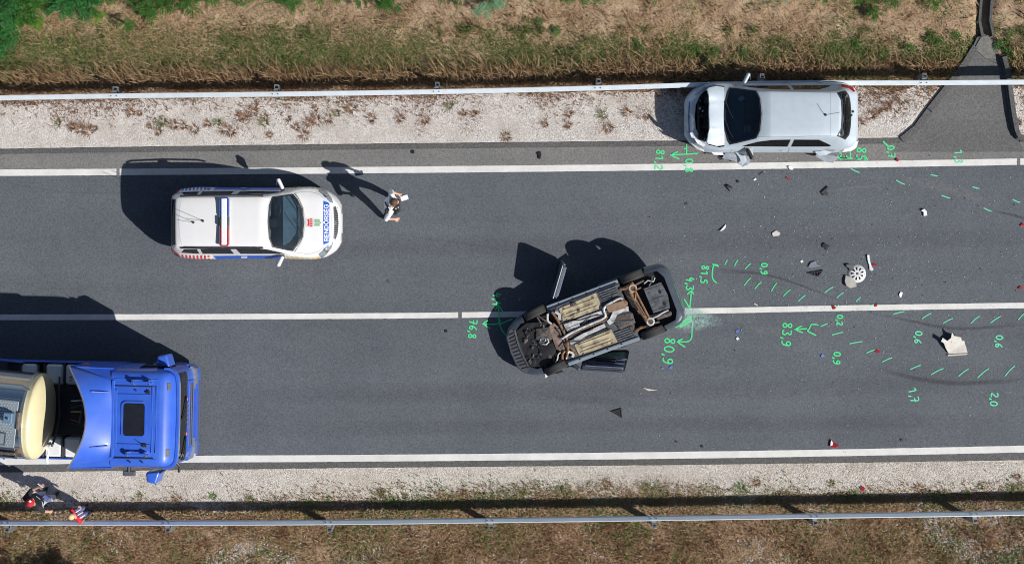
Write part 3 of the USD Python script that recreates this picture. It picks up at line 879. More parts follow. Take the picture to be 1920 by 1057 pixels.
# ------------------------------------------------------------------ police car
t = Thing('police_car', 'white police car with blue and red roof light bar and blue lettered bonnet', 'police car', loc=(-6.53, 1.505, 0.014))
pc = Car(4.30, {
    'ws': [(-2.15, .60), (-2.05, .74), (-1.8, .84), (-1.2, .875), (1.2, .875), (1.7, .84), (2.0, .70), (2.15, .48)],
    'wm': [(-2.15, .70), (-2.08, .82), (-1.9, .905), (-1.4, .945), (-.6, .925), (.6, .925), (1.35, .945), (1.7, .90), (1.95, .76), (2.08, .62), (2.15, .46)],
    'wb': [(-2.15, .66), (-2.08, .74), (-1.9, .78), (-1.4, .80), (.5, .81), (1.0, .855), (1.3, .875), (1.7, .82), (1.95, .68), (2.08, .54), (2.15, .40)],
    'wr': [(-2.15, .60), (-2.08, .66), (-1.9, .66), (-1.5, .665), (.2, .665), (.5, .68), (.75, .71), (1.1, .735), (1.6, .72), (1.93, .62), (2.07, .50), (2.15, .36)],
    'zs': [(-2.15, .40), (-2.0, .30), (-1.5, .26), (1.5, .24), (2.0, .26), (2.15, .36)],
    'zm': [(-2.15, .62), (-1.6, .66), (1.6, .62), (2.15, .52)],
    'zb': [(-2.15, .88), (-2.05, .96), (-1.8, 1.01), (0, .99), (1.1, .97), (1.6, .90), (1.95, .78), (2.15, .62)],
    'ze': [(-2.15, .92), (-2.10, 1.10), (-2.02, 1.34), (-1.93, 1.50), (-1.80, 1.565), (-.8, 1.60), (.2, 1.585), (.42, 1.53), (.9, 1.16), (1.12, 1.04), (1.3, 1.01), (1.7, .965), (1.93, .90), (2.07, .80), (2.15, .68)],
    'zt': [(-2.15, .94), (-2.10, 1.16), (-2.02, 1.42), (-1.93, 1.58), (-1.80, 1.635), (-.8, 1.67), (.2, 1.655), (.42, 1.60), (.95, 1.22), (1.19, 1.09), (1.35, 1.065), (1.7, 1.025), (1.93, .965), (2.07, .86), (2.15, .72)]})
ws_poly = [(1.24, 0), (1.21, .35), (1.10, .60), (.98, .73), (.90, .72), (.50, .635), (.43, .40), (.41, 0), (.43, -.40), (.50, -.635), (.90, -.72), (.98, -.73), (1.10, -.60), (1.21, -.35)]
hood = [(1.27, 0), (1.24, .36), (1.13, .62), (1.03, .76), (1.35, .80), (1.62, .735), (1.83, .54), (1.93, .30), (1.95, 0), (1.93, -.30), (1.83, -.54), (1.62, -.735), (1.35, -.80), (1.03, -.76), (1.13, -.62), (1.24, -.36)]
roofp = [(.40, 0), (.42, .40), (.47, .60), (.2, .625), (-1.74, .60), (-1.80, .3), (-1.81, 0), (-1.80, -.3), (-1.74, -.60), (.2, -.625), (.47, -.60), (.42, -.40)]
swin = [([(.78, 1.06), (.38, 1.44), (.18, 1.49), (-.40, 1.50), (-.36, 1.04)], 'glass_dark'), ([(-.52, 1.05), (-.54, 1.50), (-1.30, 1.49), (-1.32, 1.06)], 'glass_dark'), ([(-1.40, 1.07), (-1.38, 1.48), (-1.72, 1.45), (-1.86, 1.10)], 'glass_dark')]
doors = [[(1.0, .36), (1.02, .98), (.80, 1.03), (-.44, 1.02), (-.47, .36)], [(-.49, .36), (-.47, 1.02), (-1.34, 1.035), (-1.36, .90), (-1.05, .55), (-.95, .36)]]
rearwin = [(-1.90, -.56), (-1.90, .56), (-2.075, .60), (-2.075, -.60)]
I = carve(pc, t, M['white_paint'], [('windscreen', ws_poly, 1.0), ('rear_window', rearwin, 1.10)], swin, hood, doors, roof=roofp, arch=((1.28, .37), (-1.30, .37)), cavity=(-1.95, 1.1))
cabin(pc, t, I, .95, .12, -.80)
for x in (1.28, -1.30):
    for y in (.80, -.80):
        wheel(t, x, y, .33, .21)
# bonnet lettering and badges (word reads from the near side to the far side)
panel = fine(flat(Polygon([(1.735, -.56), (1.885, -.50), (1.885, .50), (1.735, .56)])), .08)
t.part('lettering_panel', conform(pc, panel, .003), M['decal_blue'])
tx = meshkit.text_mesh('REND\u0150RS\u00c9G', .105, .0015, bold=True)
w = tx.bounds[1, 0] - tx.bounds[0, 0]
tx.apply_translation([-(tx.bounds[0, 0] + tx.bounds[1, 0]) / 2, 0, 0])
tx.apply_scale([.93 / w, 1, 1])
tx.apply_transform(rotm([0, 0, 1], 90))
tx.apply_translation([1.862, 0, 0])
t.part('lettering', conform(pc, fine(tx, .12), .004), M['decal_white'])
b = t.sub('crest')
sh = lambda cx, cy, k, pts: [(cx + x * k, cy + y * k) for x, y in pts]
SHIELD = [(-.10, -.10), (.06, -.105), (.10, -.05), (.11, 0), (.10, .05), (.06, .105), (-.10, .10)]
t.part('shield_field', conform(pc, fine(flat(Polygon(sh(1.395, 0, 1.0, SHIELD)).buffer(.012)), .05), .003), M['decal_grey'], parent=b)
for k in range(4):
    y = -.083 + k * .055
    t.part('red_bar', conform(pc, flat(sbox(1.405, y - .018, 1.465, y + .018)), .0045), M['decal_red'], parent=b)
t.part('red_half', conform(pc, flat(Polygon([(1.335, -.08), (1.395, -.09), (1.395, .09), (1.335, .08), (1.355, 0)])), .0045), M['decal_red'], parent=b)
b = t.sub('wreath_badge')
t.part('badge_field', conform(pc, fine(flat(Polygon(sh(1.585, 0, .8, [(-.1, -.11), (.08, -.11), (.08, -.05), (.14, 0), (.08, .05), (.08, .11), (-.1, .11), (-.07, 0)]))), .05), .003), M['decal_green'], parent=b)
t.part('badge_line', conform(pc, flat(sbox(1.49, -.006, 1.66, .006)), .005), M['decal_grey'], parent=b)
# grille, lamps, bumper bits
def front_patch(car, poly_yz, d, matl, name, parent=None):
    """Piece of the outer skin, as thick as d, inside a (y, z) outline at the nose."""
    m = prism(Polygon(poly_yz), 0, 3)
    v = m.vertices.copy()
    m.vertices = np.column_stack([v[:, 2], v[:, 0], v[:, 1]])
    q = MF(m)
    if q.volume() < 0:
        m.invert(); q = MF(m)
    return (car.loft(-d) - car.O) ^ q


gp = [(2.035, -.42), (2.085, -.25), (2.105, 0), (2.085, .25), (2.035, .42), (1.985, .40), (2.0, .2), (2.01, 0), (2.0, -.2), (1.985, -.40)]
t.part('grille', (pc.loft(-.006) - pc.O) ^ pz(gp, .5, 2), M['black_plastic'])
for k in range(15):
    y = -.37 + k * .0529
    t.part('grille_slat', (pc.loft(-.012) - pc.O) ^ pz([(1.99, y - .006), (2.10, y - .006), (2.10, y + .006), (1.99, y + .006)], .5, 2), M['steel'])
t.part('nose_badge', conform(pc, flat(Point(2.03, 0).buffer(.035)), .012), M['chrome'])
for sgn in (1, -1):
    lp = [(1.60, sgn * .80), (1.72, sgn * .70), (1.90, sgn * .52), (1.985, sgn * .50), (1.93, sgn * .64), (1.80, sgn * .80), (1.66, sgn * .90)]
    q = t.sub('headlight')
    t.part('lamp_lens', (pc.loft(-.005) - pc.O) ^ pz(lp, .6, 2), M['lamp_clear'], parent=q)
    t.part('lamp_reflector', (pc.loft(-.011) - pc.O) ^ pz(Point(1.80, sgn * .70).buffer(.06), .6, 2), M['chrome'], parent=q)
    t.part('tail_lamp', (pc.loft(-.006) - pc.O) ^ pz([(-2.2, sgn * .6), (-2.2, sgn * 1.1), (-1.86, sgn * 1.1), (-1.95, sgn * .78), (-2.09, sgn * .6)], .78, 1.12), M['lamp_red'])
    # flank livery
    for k in range(8):
        x = -1.93 + k * .095
        t.part('red_stripe', flank(pc, [(x, .60), (x + .05, .60), (x + .10, .96), (x + .05, .96)], sgn), M['decal_red' if sgn < 0 else 'decal_blue'])
    for k in range(7):
        x = .78 + k * .125
        t.part('yellow_stripe', flank(pc, [(x, .95), (x + .055, .95), (x + .11, .62), (x + .055, .62)], sgn), M['decal_yellow'])
    t.part('blue_band', flank(pc, [(-1.02, .66), (.72, .66), (.66, .94), (-1.08, .94)], sgn), M['decal_blue'])
    for x in (-.30, -1.20):
        t.part('door_handle', T(rbox((0, 0, 0), (.16, .03, .03), .01), None, (x, sgn * (float(pc.side_y([x], [.88])[0]) + .022), .88)), M['white_paint'])
    t.part('roof_rail', tube([(.30, sgn * .655, 1.60), (.15, sgn * .665, 1.645), (-.7, sgn * .668, 1.665), (-1.6, sgn * .655, 1.625), (-1.78, sgn * .645, 1.57)], .022, 8), M['black_plastic'])
    q = t.sub('door_mirror')
    t.part('mirror_housing', mirror_mesh(.70, sgn * .86, 1.04, sgn), M['white_paint'], parent=q)
    t.part('mirror_foot', rbox((.70, sgn * .86, 1.0), (.10, .10, .05), .015), M['black_plastic'], parent=q)
    t.part('mirror_glass', rbox((.56, sgn * 1.02, 1.045), (.008, .16, .10), .003), M['chrome'], parent=q)
for y in (.2, -.28):
    t.part('wiper', tube([(1.22, y, 1.105), (1.10, y + .22, 1.16), (1.02, y + .38, 1.20)], .011, 6), M['black_plastic'])
t.part('cowl', conform(pc, fine(flat(Polygon([(1.262, 0), (1.23, .36), (1.12, .62), (1.02, .75), (1.0, .735), (1.11, .605), (1.215, .35), (1.245, 0), (1.215, -.35), (1.11, -.605), (1.0, -.735), (1.02, -.75), (1.12, -.62), (1.23, -.36)])), .1), .004), M['black_plastic'])
# light bar
q = t.sub('light_bar')
lx, lz = -.655, 1.70
t.part('bar_base', rbox((lx, 0, lz - .01), (.26, 1.16, .05), .015), M['steel'], parent=q)
t.part('bar_centre', rbox((lx, 0, lz + .055), (.14, 1.17, .075), .02), M['pale_plastic'], parent=q)
for sgn, c in ((-1, 'lamp_red'), (1, 'lamp_blue')):
    for dx in (-.09, .09):
        t.part('lens', rbox((lx + dx, sgn * .36, lz + .035), (.055, .46, .07), .02), M[c], parent=q)
    t.part('lens', rbox((lx, sgn * .585, lz + .04), (.22, .05, .075), .02), M[c], parent=q)
t.part('siren', rbox((lx - .10, 0, lz + .04), (.09, .22, .075), .02), M['black_plastic'], parent=q)
t.part('siren', rbox((lx + .10, 0, lz + .04), (.07, .22, .065), .02), M['grey_plastic'], parent=q)
for x, y in ((-1.20, .02), (-1.44, -.015)):
    z = float(pc.z([x], [y])[0])
    q = t.sub('antenna')
    t.part('antenna_base', lathe([(0, 0), (.035, 0), (.03, .02), (.012, .05), (0, .05)], 14).apply_translation([x, y, z - .004]), M['black_plastic'], parent=q)
    t.part('antenna_rod', tube([(x, y, z + .04), (x - .14, y + .02, z + .30), (x - .30, y + .045, z + .52)], .006, 5), M['black_plastic'], parent=q)
t.part('roof_seam', conform(pc, flat(sbox(-1.653, -.585, -1.645, .585)), .002), M['grey_plastic'])
t.part('rear_bumper_guard', (pc.loft(-.012) - pc.O) ^ mbox(-2.3, -2.0, -.9, .9, .40, .86), M['black_plastic'])
t.part('front_plate', rbox((2.155, 0, .45), (.012, .50, .11), .003), M['decal_white'])

# ------------------------------------------------------------------ silver hatchback
t = Thing('silver_car', 'crashed silver hatchback with raised crumpled bonnet against the guardrail', 'car', loc=(6.63, 4.215, 0.012), rot=math.pi)
sc = Car(4.38, {
    'ws': [(-2.19, .58), (-2.08, .72), (-1.8, .82), (-1.2, .85), (1.2, .85), (1.7, .80), (2.0, .66), (2.19, .42)],
    'wm': [(-2.19, .66), (-2.12, .78), (-1.95, .88), (-1.4, .935), (-.6, .915), (.6, .915), (1.35, .935), (1.7, .89), (1.95, .77), (2.10, .62), (2.19, .45)],
    'wb': [(-2.19, .58), (-2.12, .69), (-1.95, .75), (-1.4, .78), (.5, .785), (1.0, .82), (1.3, .84), (1.7, .78), (1.95, .66), (2.10, .52), (2.19, .38)],
    'wr': [(-2.19, .5), (-2.12, .60), (-1.9, .585), (-1.6, .585), (-.5, .60), (.2, .62), (.5, .65), (.8, .69), (1.2, .72), (1.6, .68), (1.95, .53), (2.10, .42), (2.19, .30)],
    'zs': [(-2.19, .40), (-2.0, .28), (-1.5, .22), (1.5, .20), (2.0, .22), (2.19, .34)],
    'zm': [(-2.19, .62), (-1.6, .64), (1.6, .58), (2.19, .50)],
    'zb': [(-2.19, .84), (-2.05, .92), (-1.8, .98), (0, .93), (1.1, .90), (1.6, .83), (1.95, .72), (2.19, .58)],
    'ze': [(-2.19, .86), (-2.13, .95), (-2.0, 1.05), (-1.88, 1.17), (-1.72, 1.32), (-1.60, 1.365), (-.8, 1.41), (.1, 1.405), (.36, 1.35), (.8, 1.12), (1.15, .95), (1.3, .925), (1.7, .87), (1.95, .77), (2.10, .67), (2.19, .60)],
    'zt': [(-2.19, .87), (-2.13, .97), (-2.0, 1.08), (-1.88, 1.21), (-1.72, 1.38), (-1.60, 1.425), (-.8, 1.465), (.1, 1.46), (.36, 1.405), (.85, 1.15), (1.19, 1.0), (1.35, .975), (1.7, .92), (1.95, .82), (2.10, .71), (2.19, .62)]})
ws_poly = [(1.23, 0), (1.21, .35), (1.15, .60), (1.07, .725), (.95, .705), (.47, .605), (.38, .40), (.345, 0), (.38, -.40), (.47, -.605), (.95, -.705), (1.07, -.725), (1.15, -.60), (1.21, -.35)]
hood_p = [(1.25, 0), (1.23, .36), (1.17, .62), (1.10, .75), (1.35, .79), (1.62, .725), (1.82, .56), (1.94, .30), (1.965, 0), (1.94, -.30), (1.82, -.56), (1.62, -.725), (1.35, -.79), (1.10, -.75), (1.17, -.62), (1.23, -.36)]
roofp = [(.33, 0), (.365, .38), (.44, .565), (.2, .575), (-1.38, .545), (-1.38, -.545), (.2, -.575), (.44, -.565), (.365, -.38)]
rearwin = [(-1.645, -.35), (-1.66, 0), (-1.645, .35), (-1.54, .545), (-1.80, .625), (-1.91, .50), (-1.955, .3), (-1.975, 0), (-1.955, -.3), (-1.91, -.50), (-1.80, -.625), (-1.54, -.545)]
swin = [([(.80, .965), (.42, 1.22), (.10, 1.315), (-.40, 1.325), (-.38, .955)], 'glass_dark'), ([(-.46, .96), (-.48, 1.325), (-1.12, 1.30), (-1.48, 1.03), (-1.44, .985)], 'glass_dark')]
doors = [[(1.02, .32), (1.04, .88), (.84, .935), (-.42, .93), (-.44, .32)], [(-.455, .32), (-.435, .93), (-1.40, .96), (-1.30, .80), (-1.05, .52), (-.95, .32)]]
bay = MF(hull([(x, y, z) for x, y in hood_p for z in (.42, 3)])) ^ mbox(1.22, 2.1, -2, 2, .42, 3)
I = carve(sc, t, M['silver_paint'], [('windscreen', ws_poly, .88), ('rear_window', rearwin, .95)], swin, None, doors, roof=roofp, arch=((1.30, .36), (-1.28, .36)), cavity=(-1.85, 1.08), extra_cut=bay)
cabin(sc, t, I, .98, .12, -.78, z0=.4)
t.part('crumpled_rag', T(trimesh.creation.icosphere(2, .14), np.diag([1.6, .9, .3, 1]), (.55, .50, .97)), M['cloth_blue'])
t.part('airbag', m3.Manifold.batch_hull([m3.Manifold.sphere(.10, 16).translate([.62, .30 + k, .88 + .05 * k]) for k in (0, .22)]), M['decal_grey'])
t.part('paper_sheet', T(rbox((0, 0, 0), (.15, .11, .006), .002), rotm([0, 0, 1], 30), (.80, -.44, 1.02)), M['decal_white'])
for x in (1.30, -1.28):
    for y in (.79, -.79):
        wheel(t, x, y, .315, .20)
# engine bay
t.part('bay_floor', ((sc.O ^ bay) ^ mbox(1.2, 2.1, -2, 2, .42, .46)), M['black_plastic'])
rb = np.random.default_rng(5)
t.part('engine_cover', rbox((1.52, .02, .60), (.42, .62, .26), .04), M['black_plastic'])
t.part('battery', rbox((1.60, -.48, .64), (.22, .28, .22), .02), M['grey_plastic'])
t.part('coolant_tank', m3.Manifold.batch_hull([m3.Manifold.sphere(.07, 14).translate([1.50, .52 + k, .70]) for k in (0, .1)]), M['pale_plastic'])
t.part('radiator', rbox((1.86, 0, .58), (.06, .95, .30), .01), M['rust_dark'])
for k in range(5):
    y = -.55 + k * .26
    t.part('hose', tube([(1.84, y, .70), (1.72, y + .05, .78 + .03 * (k % 2)), (1.58, y - .1, .74)], .022, 8), M['black_plastic'])
for k in range(14):
    x, y = rb.uniform(1.5, 1.9), rb.uniform(-.6, .6)
    t.part('engine_fitting', rbox((x, y, .74 + rb.uniform(-.02, .04)), (rb.uniform(.03, .09), rb.uniform(.03, .10), .04), .008, rb.uniform(0, 3)), M[['grey_plastic', 'steel', 'rust_dark', 'grey_plastic', 'black_plastic'][k % 5]])
for k in range(7):
    x, y = 1.62 + rb.uniform(-.02, .26), .60 + rb.uniform(-.08, .07)
    t.part('broken_lamp_piece', rbox((x, y, .80), (rb.uniform(.04, .12), rb.uniform(.03, .08), .03), .006, rb.uniform(0, 3)), M[['pale_plastic', 'lamp_clear', 'beige_plastic'][k % 3]])
# raised bonnet: taken from the shell, buckled, hinged up about its rear edge
hm = fine((sc.O - sc.loft(.03)) ^ pz([(1.25, 0), (1.23, .36), (1.17, .62), (1.12, .73), (1.40, .76), (1.62, .71), (1.66, .67), (1.635, .30), (1.65, 0), (1.64, -.30), (1.68, -.66), (1.62, -.71), (1.40, -.76), (1.12, -.73), (1.17, -.62), (1.23, -.36)], .55, 3), .10)
v = hm.vertices.copy()
u = np.clip((v[:, 0] - 1.24) / .70, 0, 1)
v[:, 2] += .03 * np.sin(u * 5 + v[:, 1] * 2) * u + .022 * u * np.sin(v[:, 1] * 9) + .03 * np.exp(-((v[:, 1] - .35) / .05) ** 2) * u - .025 * np.exp(-((v[:, 1] + .38) / .06) ** 2) * u
hm.vertices = v
hm.apply_transform(rotm([0, 1, 0], -27, (1.23, 0, 1.0)))
t.part('raised_hood', hm, M['silver_paint'], label='crumpled bonnet standing half open')
t.part('cowl', conform(sc, fine(flat(Polygon([(1.245, 0), (1.225, .36), (1.165, .62), (1.09, .74), (1.06, .70), (1.135, .58), (1.19, .34), (1.21, 0), (1.19, -.34), (1.135, -.58), (1.06, -.70), (1.09, -.74), (1.165, -.62), (1.225, -.36)])), .1), .004), M['black_plastic'])
for y in (.15, -.35):
    t.part('wiper', tube([(1.19, y, 1.025), (1.12, y + .22, 1.06), (1.02, y + .42, 1.10)], .011, 6), M['black_plastic'])
# bumper and lamps
t.part('bumper_slot', (sc.loft(-.004) - sc.O) ^ pz([(2.10, -.40), (2.125, 0), (2.10, .40), (2.075, .40), (2.09, .05), (2.07, 0), (2.09, -.05), (2.075, -.40)], .5, 2), M['cloth_blue'])
t.part('number_plate_tray', (sc.loft(-.008) - sc.O) ^ pz([(2.20, -.36), (2.20, .36), (2.13, .36), (2.145, 0), (2.13, -.36)], .45, 2), M['silver_dull'])
for sgn in (1, -1):
    if sgn < 0:
        t.part('headlight', (sc.loft(-.006) - sc.O) ^ pz([(1.66, sgn * .74), (1.86, sgn * .60), (1.97, sgn * .56), (1.92, sgn * .68), (1.74, sgn * .84)], .6, 2), M['lamp_clear'])
    q = t.sub('tail_lamp', 'red tail lamp') if sgn > 0 else None
    if sgn > 0:
        pass
lp = [(-1.72, -.99), (-1.76, -.70), (-1.92, -.70), (-2.06, -.60), (-2.12, -.66), (-2.03, -.85), (-1.9, -.98)]
lp = [(x, -y) for x, y in lp]
t.part('lens', (sc.loft(-.007) - sc.O) ^ pz([(x, -y) for x, y in lp], .80, 1.06), M['lamp_red'], parent=q)
t.part('lens_reflector', (sc.loft(-.010) - sc.O) ^ pz([(-1.98, -.80), (-2.02, -.70), (-2.08, -.66), (-2.07, -.72), (-2.02, -.84)], .84, 1.0), M['red_plastic'], parent=q)
z = float(sc.z([-1.25], [0.0])[0])
q = t.sub('antenna')
t.part('antenna_base', lathe([(0, 0), (.035, 0), (.03, .02), (.012, .05), (0, .05)], 14).apply_translation([-1.25, .02, z - .004]), M['black_plastic'], parent=q)
t.part('antenna_rod', tube([(-1.25, .02, z + .04), (-1.36, .015, z + .22), (-1.52, .0, z + .44)], .006, 5), M['black_plastic'], parent=q)
t.part('roof_seam', conform(sc, flat(sbox(-1.387, -.54, -1.380, .54)), .002), M['grey_plastic'])
t.part('rear_wiper', tube([(-2.0, -.02, 1.10), (-1.93, .05, 1.165), (-1.85, .16, 1.245)], .014, 6), M['black_plastic'])
t.part('wiper_cap', rbox((-2.01, -.10, 1.085), (.07, .06, .05), .015), M['black_plastic'])
for sgn in (1, -1):
    for x in (-.32, -1.22):
        t.part('door_handle', T(rbox((0, 0, 0), (.16, .03, .03), .01), None, (x, sgn * (float(sc.side_y([x], [.80])[0]) + .02), .80)), M['silver_paint'])
q = t.sub('door_mirror')
t.part('mirror_housing', mirror_mesh(.72, -.83, .99, -1), M['silver_paint'], parent=q)
t.part('mirror_glass', rbox((.58, -.99, .995), (.008, .15, .10), .003), M['chrome'], parent=q)
q = t.sub('door_mirror', 'broken mirror hanging from the damaged side')
t.part('mirror_housing', T(mirror_mesh(.62, .84, .90, 1), None), M['black_plastic'], parent=q)
t.part('mirror_stub', hull([(.70, .80, .96), (.5, .80, .93), (.55, .98, .80), (.45, 1.05, .70), (.62, 1.0, .72)]), M['silver_dull'], parent=q)
# torn sheet metal on the road side: front wing and rear quarter
def torn(pts, z0, seed, matl, name, label=None, th=.012, amp=.05):
    r = np.random.default_rng(seed)
    m = fine(prism(Polygon(pts), 0, th), .09)
    v = m.vertices.copy()
    zz = np.array([z0(x, y) for x, y in v[:, :2]])
    v[:, 2] += zz + amp * (noise2(v[:, 0], v[:, 1], 6, seed, 3) - .5) * 2
    m.vertices = v
    t.part(name, m, matl, smooth=20, label=label)


torn([(1.16, .92), (1.22, 1.03), (1.12, 1.06), (.90, 1.10), (.78, 1.17), (.66, 1.24), (.52, 1.18), (.46, 1.02), (.60, .98), (.85, .93)], lambda x, y: .62 - 1.1 * (y - .92), 3, M['silver_dull'], 'torn_wing', 'torn front wing panel hanging over the road')
torn([(1.30, .93), (1.34, 1.0), (1.26, 1.08), (1.12, 1.02), (1.2, .95)], lambda x, y: .45 - .8 * (y - .92), 4, M['black_plastic'], 'torn_arch_liner')
torn([(.92, .90), (.80, 1.02), (.70, 1.22), (.60, 1.10), (.68, .95)], lambda x, y: .74 - .9 * (y - .9), 6, M['silver_paint'], 'bent_trim')
torn([(-1.20, .93), (-1.16, .98), (-1.45, 1.12), (-1.66, 1.14), (-1.78, 1.02), (-1.60, .97), (-1.42, .96)], lambda x, y: .60 - 1.3 * (y - .93), 8, M['silver_dull'], 'torn_rear_wing', 'torn rear quarter panel')
torn([(-1.10, .90), (-1.22, .99), (-1.40, .98), (-1.55, .90), (-1.35, .86)], lambda x, y: .80 - .6 * (y - .9), 9, M['silver_paint'], 'buckled_door_edge')
torn([(-1.90, .78), (-1.80, .90), (-2.02, .88), (-2.16, .80), (-2.20, .62), (-2.10, .66)], lambda x, y: .86 - .5 * (y - .7), 10, M['white_paint'], 'torn_bumper_corner')
torn([(-2.14, .62), (-2.10, .72), (-2.20, .76), (-2.24, .66)], lambda x, y: .55, 12, M['black_plastic'], 'bumper_clip')
torn([(1.55, .87), (1.45, .96), (1.20, .97), (1.24, .90)], lambda x, y: .66 - .3 * (y - .87), 14, M['pale_plastic'], 'broken_indicator', amp=.03)
torn([(2.10, .42), (2.02, .60), (1.86, .72), (1.80, .66), (1.96, .52), (2.04, .40)], lambda x, y: .86 - .25 * (y - .5), 15, M['silver_dull'], 'crushed_front_edge', 'crushed front corner with split paint', amp=.06)
torn([(1.98, .58), (1.90, .70), (1.74, .78), (1.70, .72), (1.84, .62)], lambda x, y: .90, 16, M['pale_plastic'], 'headlight_remains', amp=.05)
torn([(1.92, .46), (1.86, .58), (1.74, .62), (1.78, .50)], lambda x, y: .86, 17, M['black_plastic'], 'headlight_bowl', amp=.05)
torn([(2.05, .66), (1.90, .82), (1.70, .90), (1.72, .84), (1.90, .74)], lambda x, y: .70, 18, M['decal_grey'], 'split_bumper_skin', amp=.04)
torn([(1.86, -.60), (1.72, -.72), (1.56, -.77), (1.60, -.70), (1.76, -.62)], lambda x, y: .92, 19, M['silver_dull'], 'bent_wing_edge', amp=.04)
# scuffs pressed into the rear door
for pts in ([(-1.15, .55), (-1.5, .62), (-1.62, .85), (-1.45, .9), (-1.2, .74)],):
    t.part('scuffed_panel', flank(sc, pts, 1, .008), M['silver_dull'])
# ------------------------------------------------------------------ overturned car
ZR = 1.40
A = math.atan2(-.355, -.935)
# it rests on its bonnet and crushed roof, nose down
WM = np.eye(4)
WM[:3, 3] = (2.037, -1.046, 0.012)
WM = WM @ trimesh.transformations.rotation_matrix(A, [0, 0, 1]) @ trimesh.transformations.translation_matrix([0, 0, -.28]) @ rotm([0, 1, 0], 11.5, (0, 0, ZR - .19))
t = Thing('overturned_car', 'dark grey car lying on its roof with doors open across the centre line', 'car', matrix=WM)
FL = np.diag([1.0, -1.0, -1.0, 1.0])
FL[2, 3] = ZR
oc = Car(4.54, {
    'ws': [(-2.27, .58), (-2.15, .74), (-1.9, .80), (-1.2, .82), (1.2, .82), (1.7, .78), (2.05, .66), (2.2, .52), (2.27, .40)],
    'wm': [(-2.27, .62), (-2.18, .76), (-2.0, .85), (-1.4, .885), (1.35, .885), (1.75, .83), (2.05, .70), (2.2, .54), (2.27, .42)],
    'wb': [(-2.27, .56), (-2.18, .68), (-2.0, .77), (-1.4, .82), (1.3, .82), (1.75, .74), (2.05, .60), (2.2, .46), (2.27, .36)],
    'wr': [(-2.27, .5), (-2.18, .58), (-1.9, .57), (.2, .60), (.8, .66), (1.2, .70), (1.6, .66), (2.0, .50), (2.27, .30)],
    'zs': [(-2.27, .34), (-2.18, .26), (-2.0, .215), (-1.5, .20), (1.5, .18), (2.0, .195), (2.2, .23), (2.27, .29)],
    'zm': [(-2.27, .55), (-1.6, .60), (1.6, .56), (2.27, .46)],
    'zb': [(-2.27, .80), (-2.0, .94), (0, .92), (1.1, .90), (1.7, .80), (2.05, .70), (2.27, .56)],
    'ze': [(-2.27, .84), (-2.15, 1.0), (-1.9, 1.26), (-1.75, 1.31), (.1, 1.345), (.4, 1.28), (.9, 1.02), (1.2, .93), (1.7, .85), (2.05, .74), (2.27, .58)],
    'zt': [(-2.27, .86), (-2.15, 1.05), (-1.9, 1.32), (-1.75, 1.365), (.1, 1.40), (.4, 1.33), (.9, 1.05), (1.2, .96), (1.7, .89), (2.05, .77), (2.27, .60)]})
bay = MF(hull([(x, y, z) for x, y in ((.78, .60), (.78, -.60), (1.75, -.62), (1.95, -.48), (1.95, .48), (1.75, .62)) for z in (0, .40)]))
boot = MF(hull([(x, y, z) for x, y in ((-.98, .56), (-.98, -.56), (-1.7, -.70), (-2.02, -.66), (-2.13, -.45), (-2.13, .45), (-2.02, .66), (-1.7, .70)) for z in (0, .50)]))
swin = [([(.72, .96), (.35, 1.20), (.10, 1.25), (-.40, 1.26), (-.38, .95)], 'glass_dark'), ([(-.46, .95), (-.48, 1.26), (-1.20, 1.24), (-1.24, .96)], 'glass_dark'), ([(-1.32, .97), (-1.30, 1.22), (-1.75, 1.19), (-1.88, 1.0)], 'glass_dark')]
doors = [[(-.455, .30), (-.435, .93), (-1.30, .945), (-1.30, .85), (-1.02, .50), (-.95, .30)]]
openings = py_([(1.0, .30), (1.02, .88), (.80, .935), (-.42, .93), (-.44, .30)], -2, -.45) + py_([(1.0, .30), (1.02, .88), (.80, .935), (-.42, .93), (-.44, .30)], .45, 2)
IW = np.linalg.inv(WM @ FL)
below_road = m3.Manifold.cube([8, 8, 2], True).translate([2.037, -1.046, -.985]).transform(IW[:3])
I = carve(oc, t, M['slate_paint'], [('windscreen', [(1.20, .60), (.95, .66), (.45, .56), (.40, 0), (.45, -.56), (.95, -.66), (1.20, -.60), (1.22, 0)], .9), ('rear_window', [(-1.98, .5), (-2.10, .52), (-2.10, -.52), (-1.98, -.5)], .95)],
          swin, None, doors, arch=((1.30, .36), (-1.355, .36)), cavity=(-1.95, .70), Mx=FL, extra_cut=bay + boot + openings + below_road)
for sgn in (1, -1):
    for x, nm in ((1.30, 0), (-1.355, 1)):
        steer = rotm([0, 0, 1], -5 if x > 0 else 0, (x, sgn * .755, 0)) if x > 0 else np.eye(4)
        wheel(t, x, sgn * .755, .315, .205, m=FL @ steer)
ZB = ZR - .19            # height of the car's underside above the road
up = lambda m: m


def slabp(pts, z0, th, matl, name, label=None, smooth=25):
    return t.part(name, prism(rpoly(pts, .02), z0, z0 + th), matl, label=label, smooth=smooth)


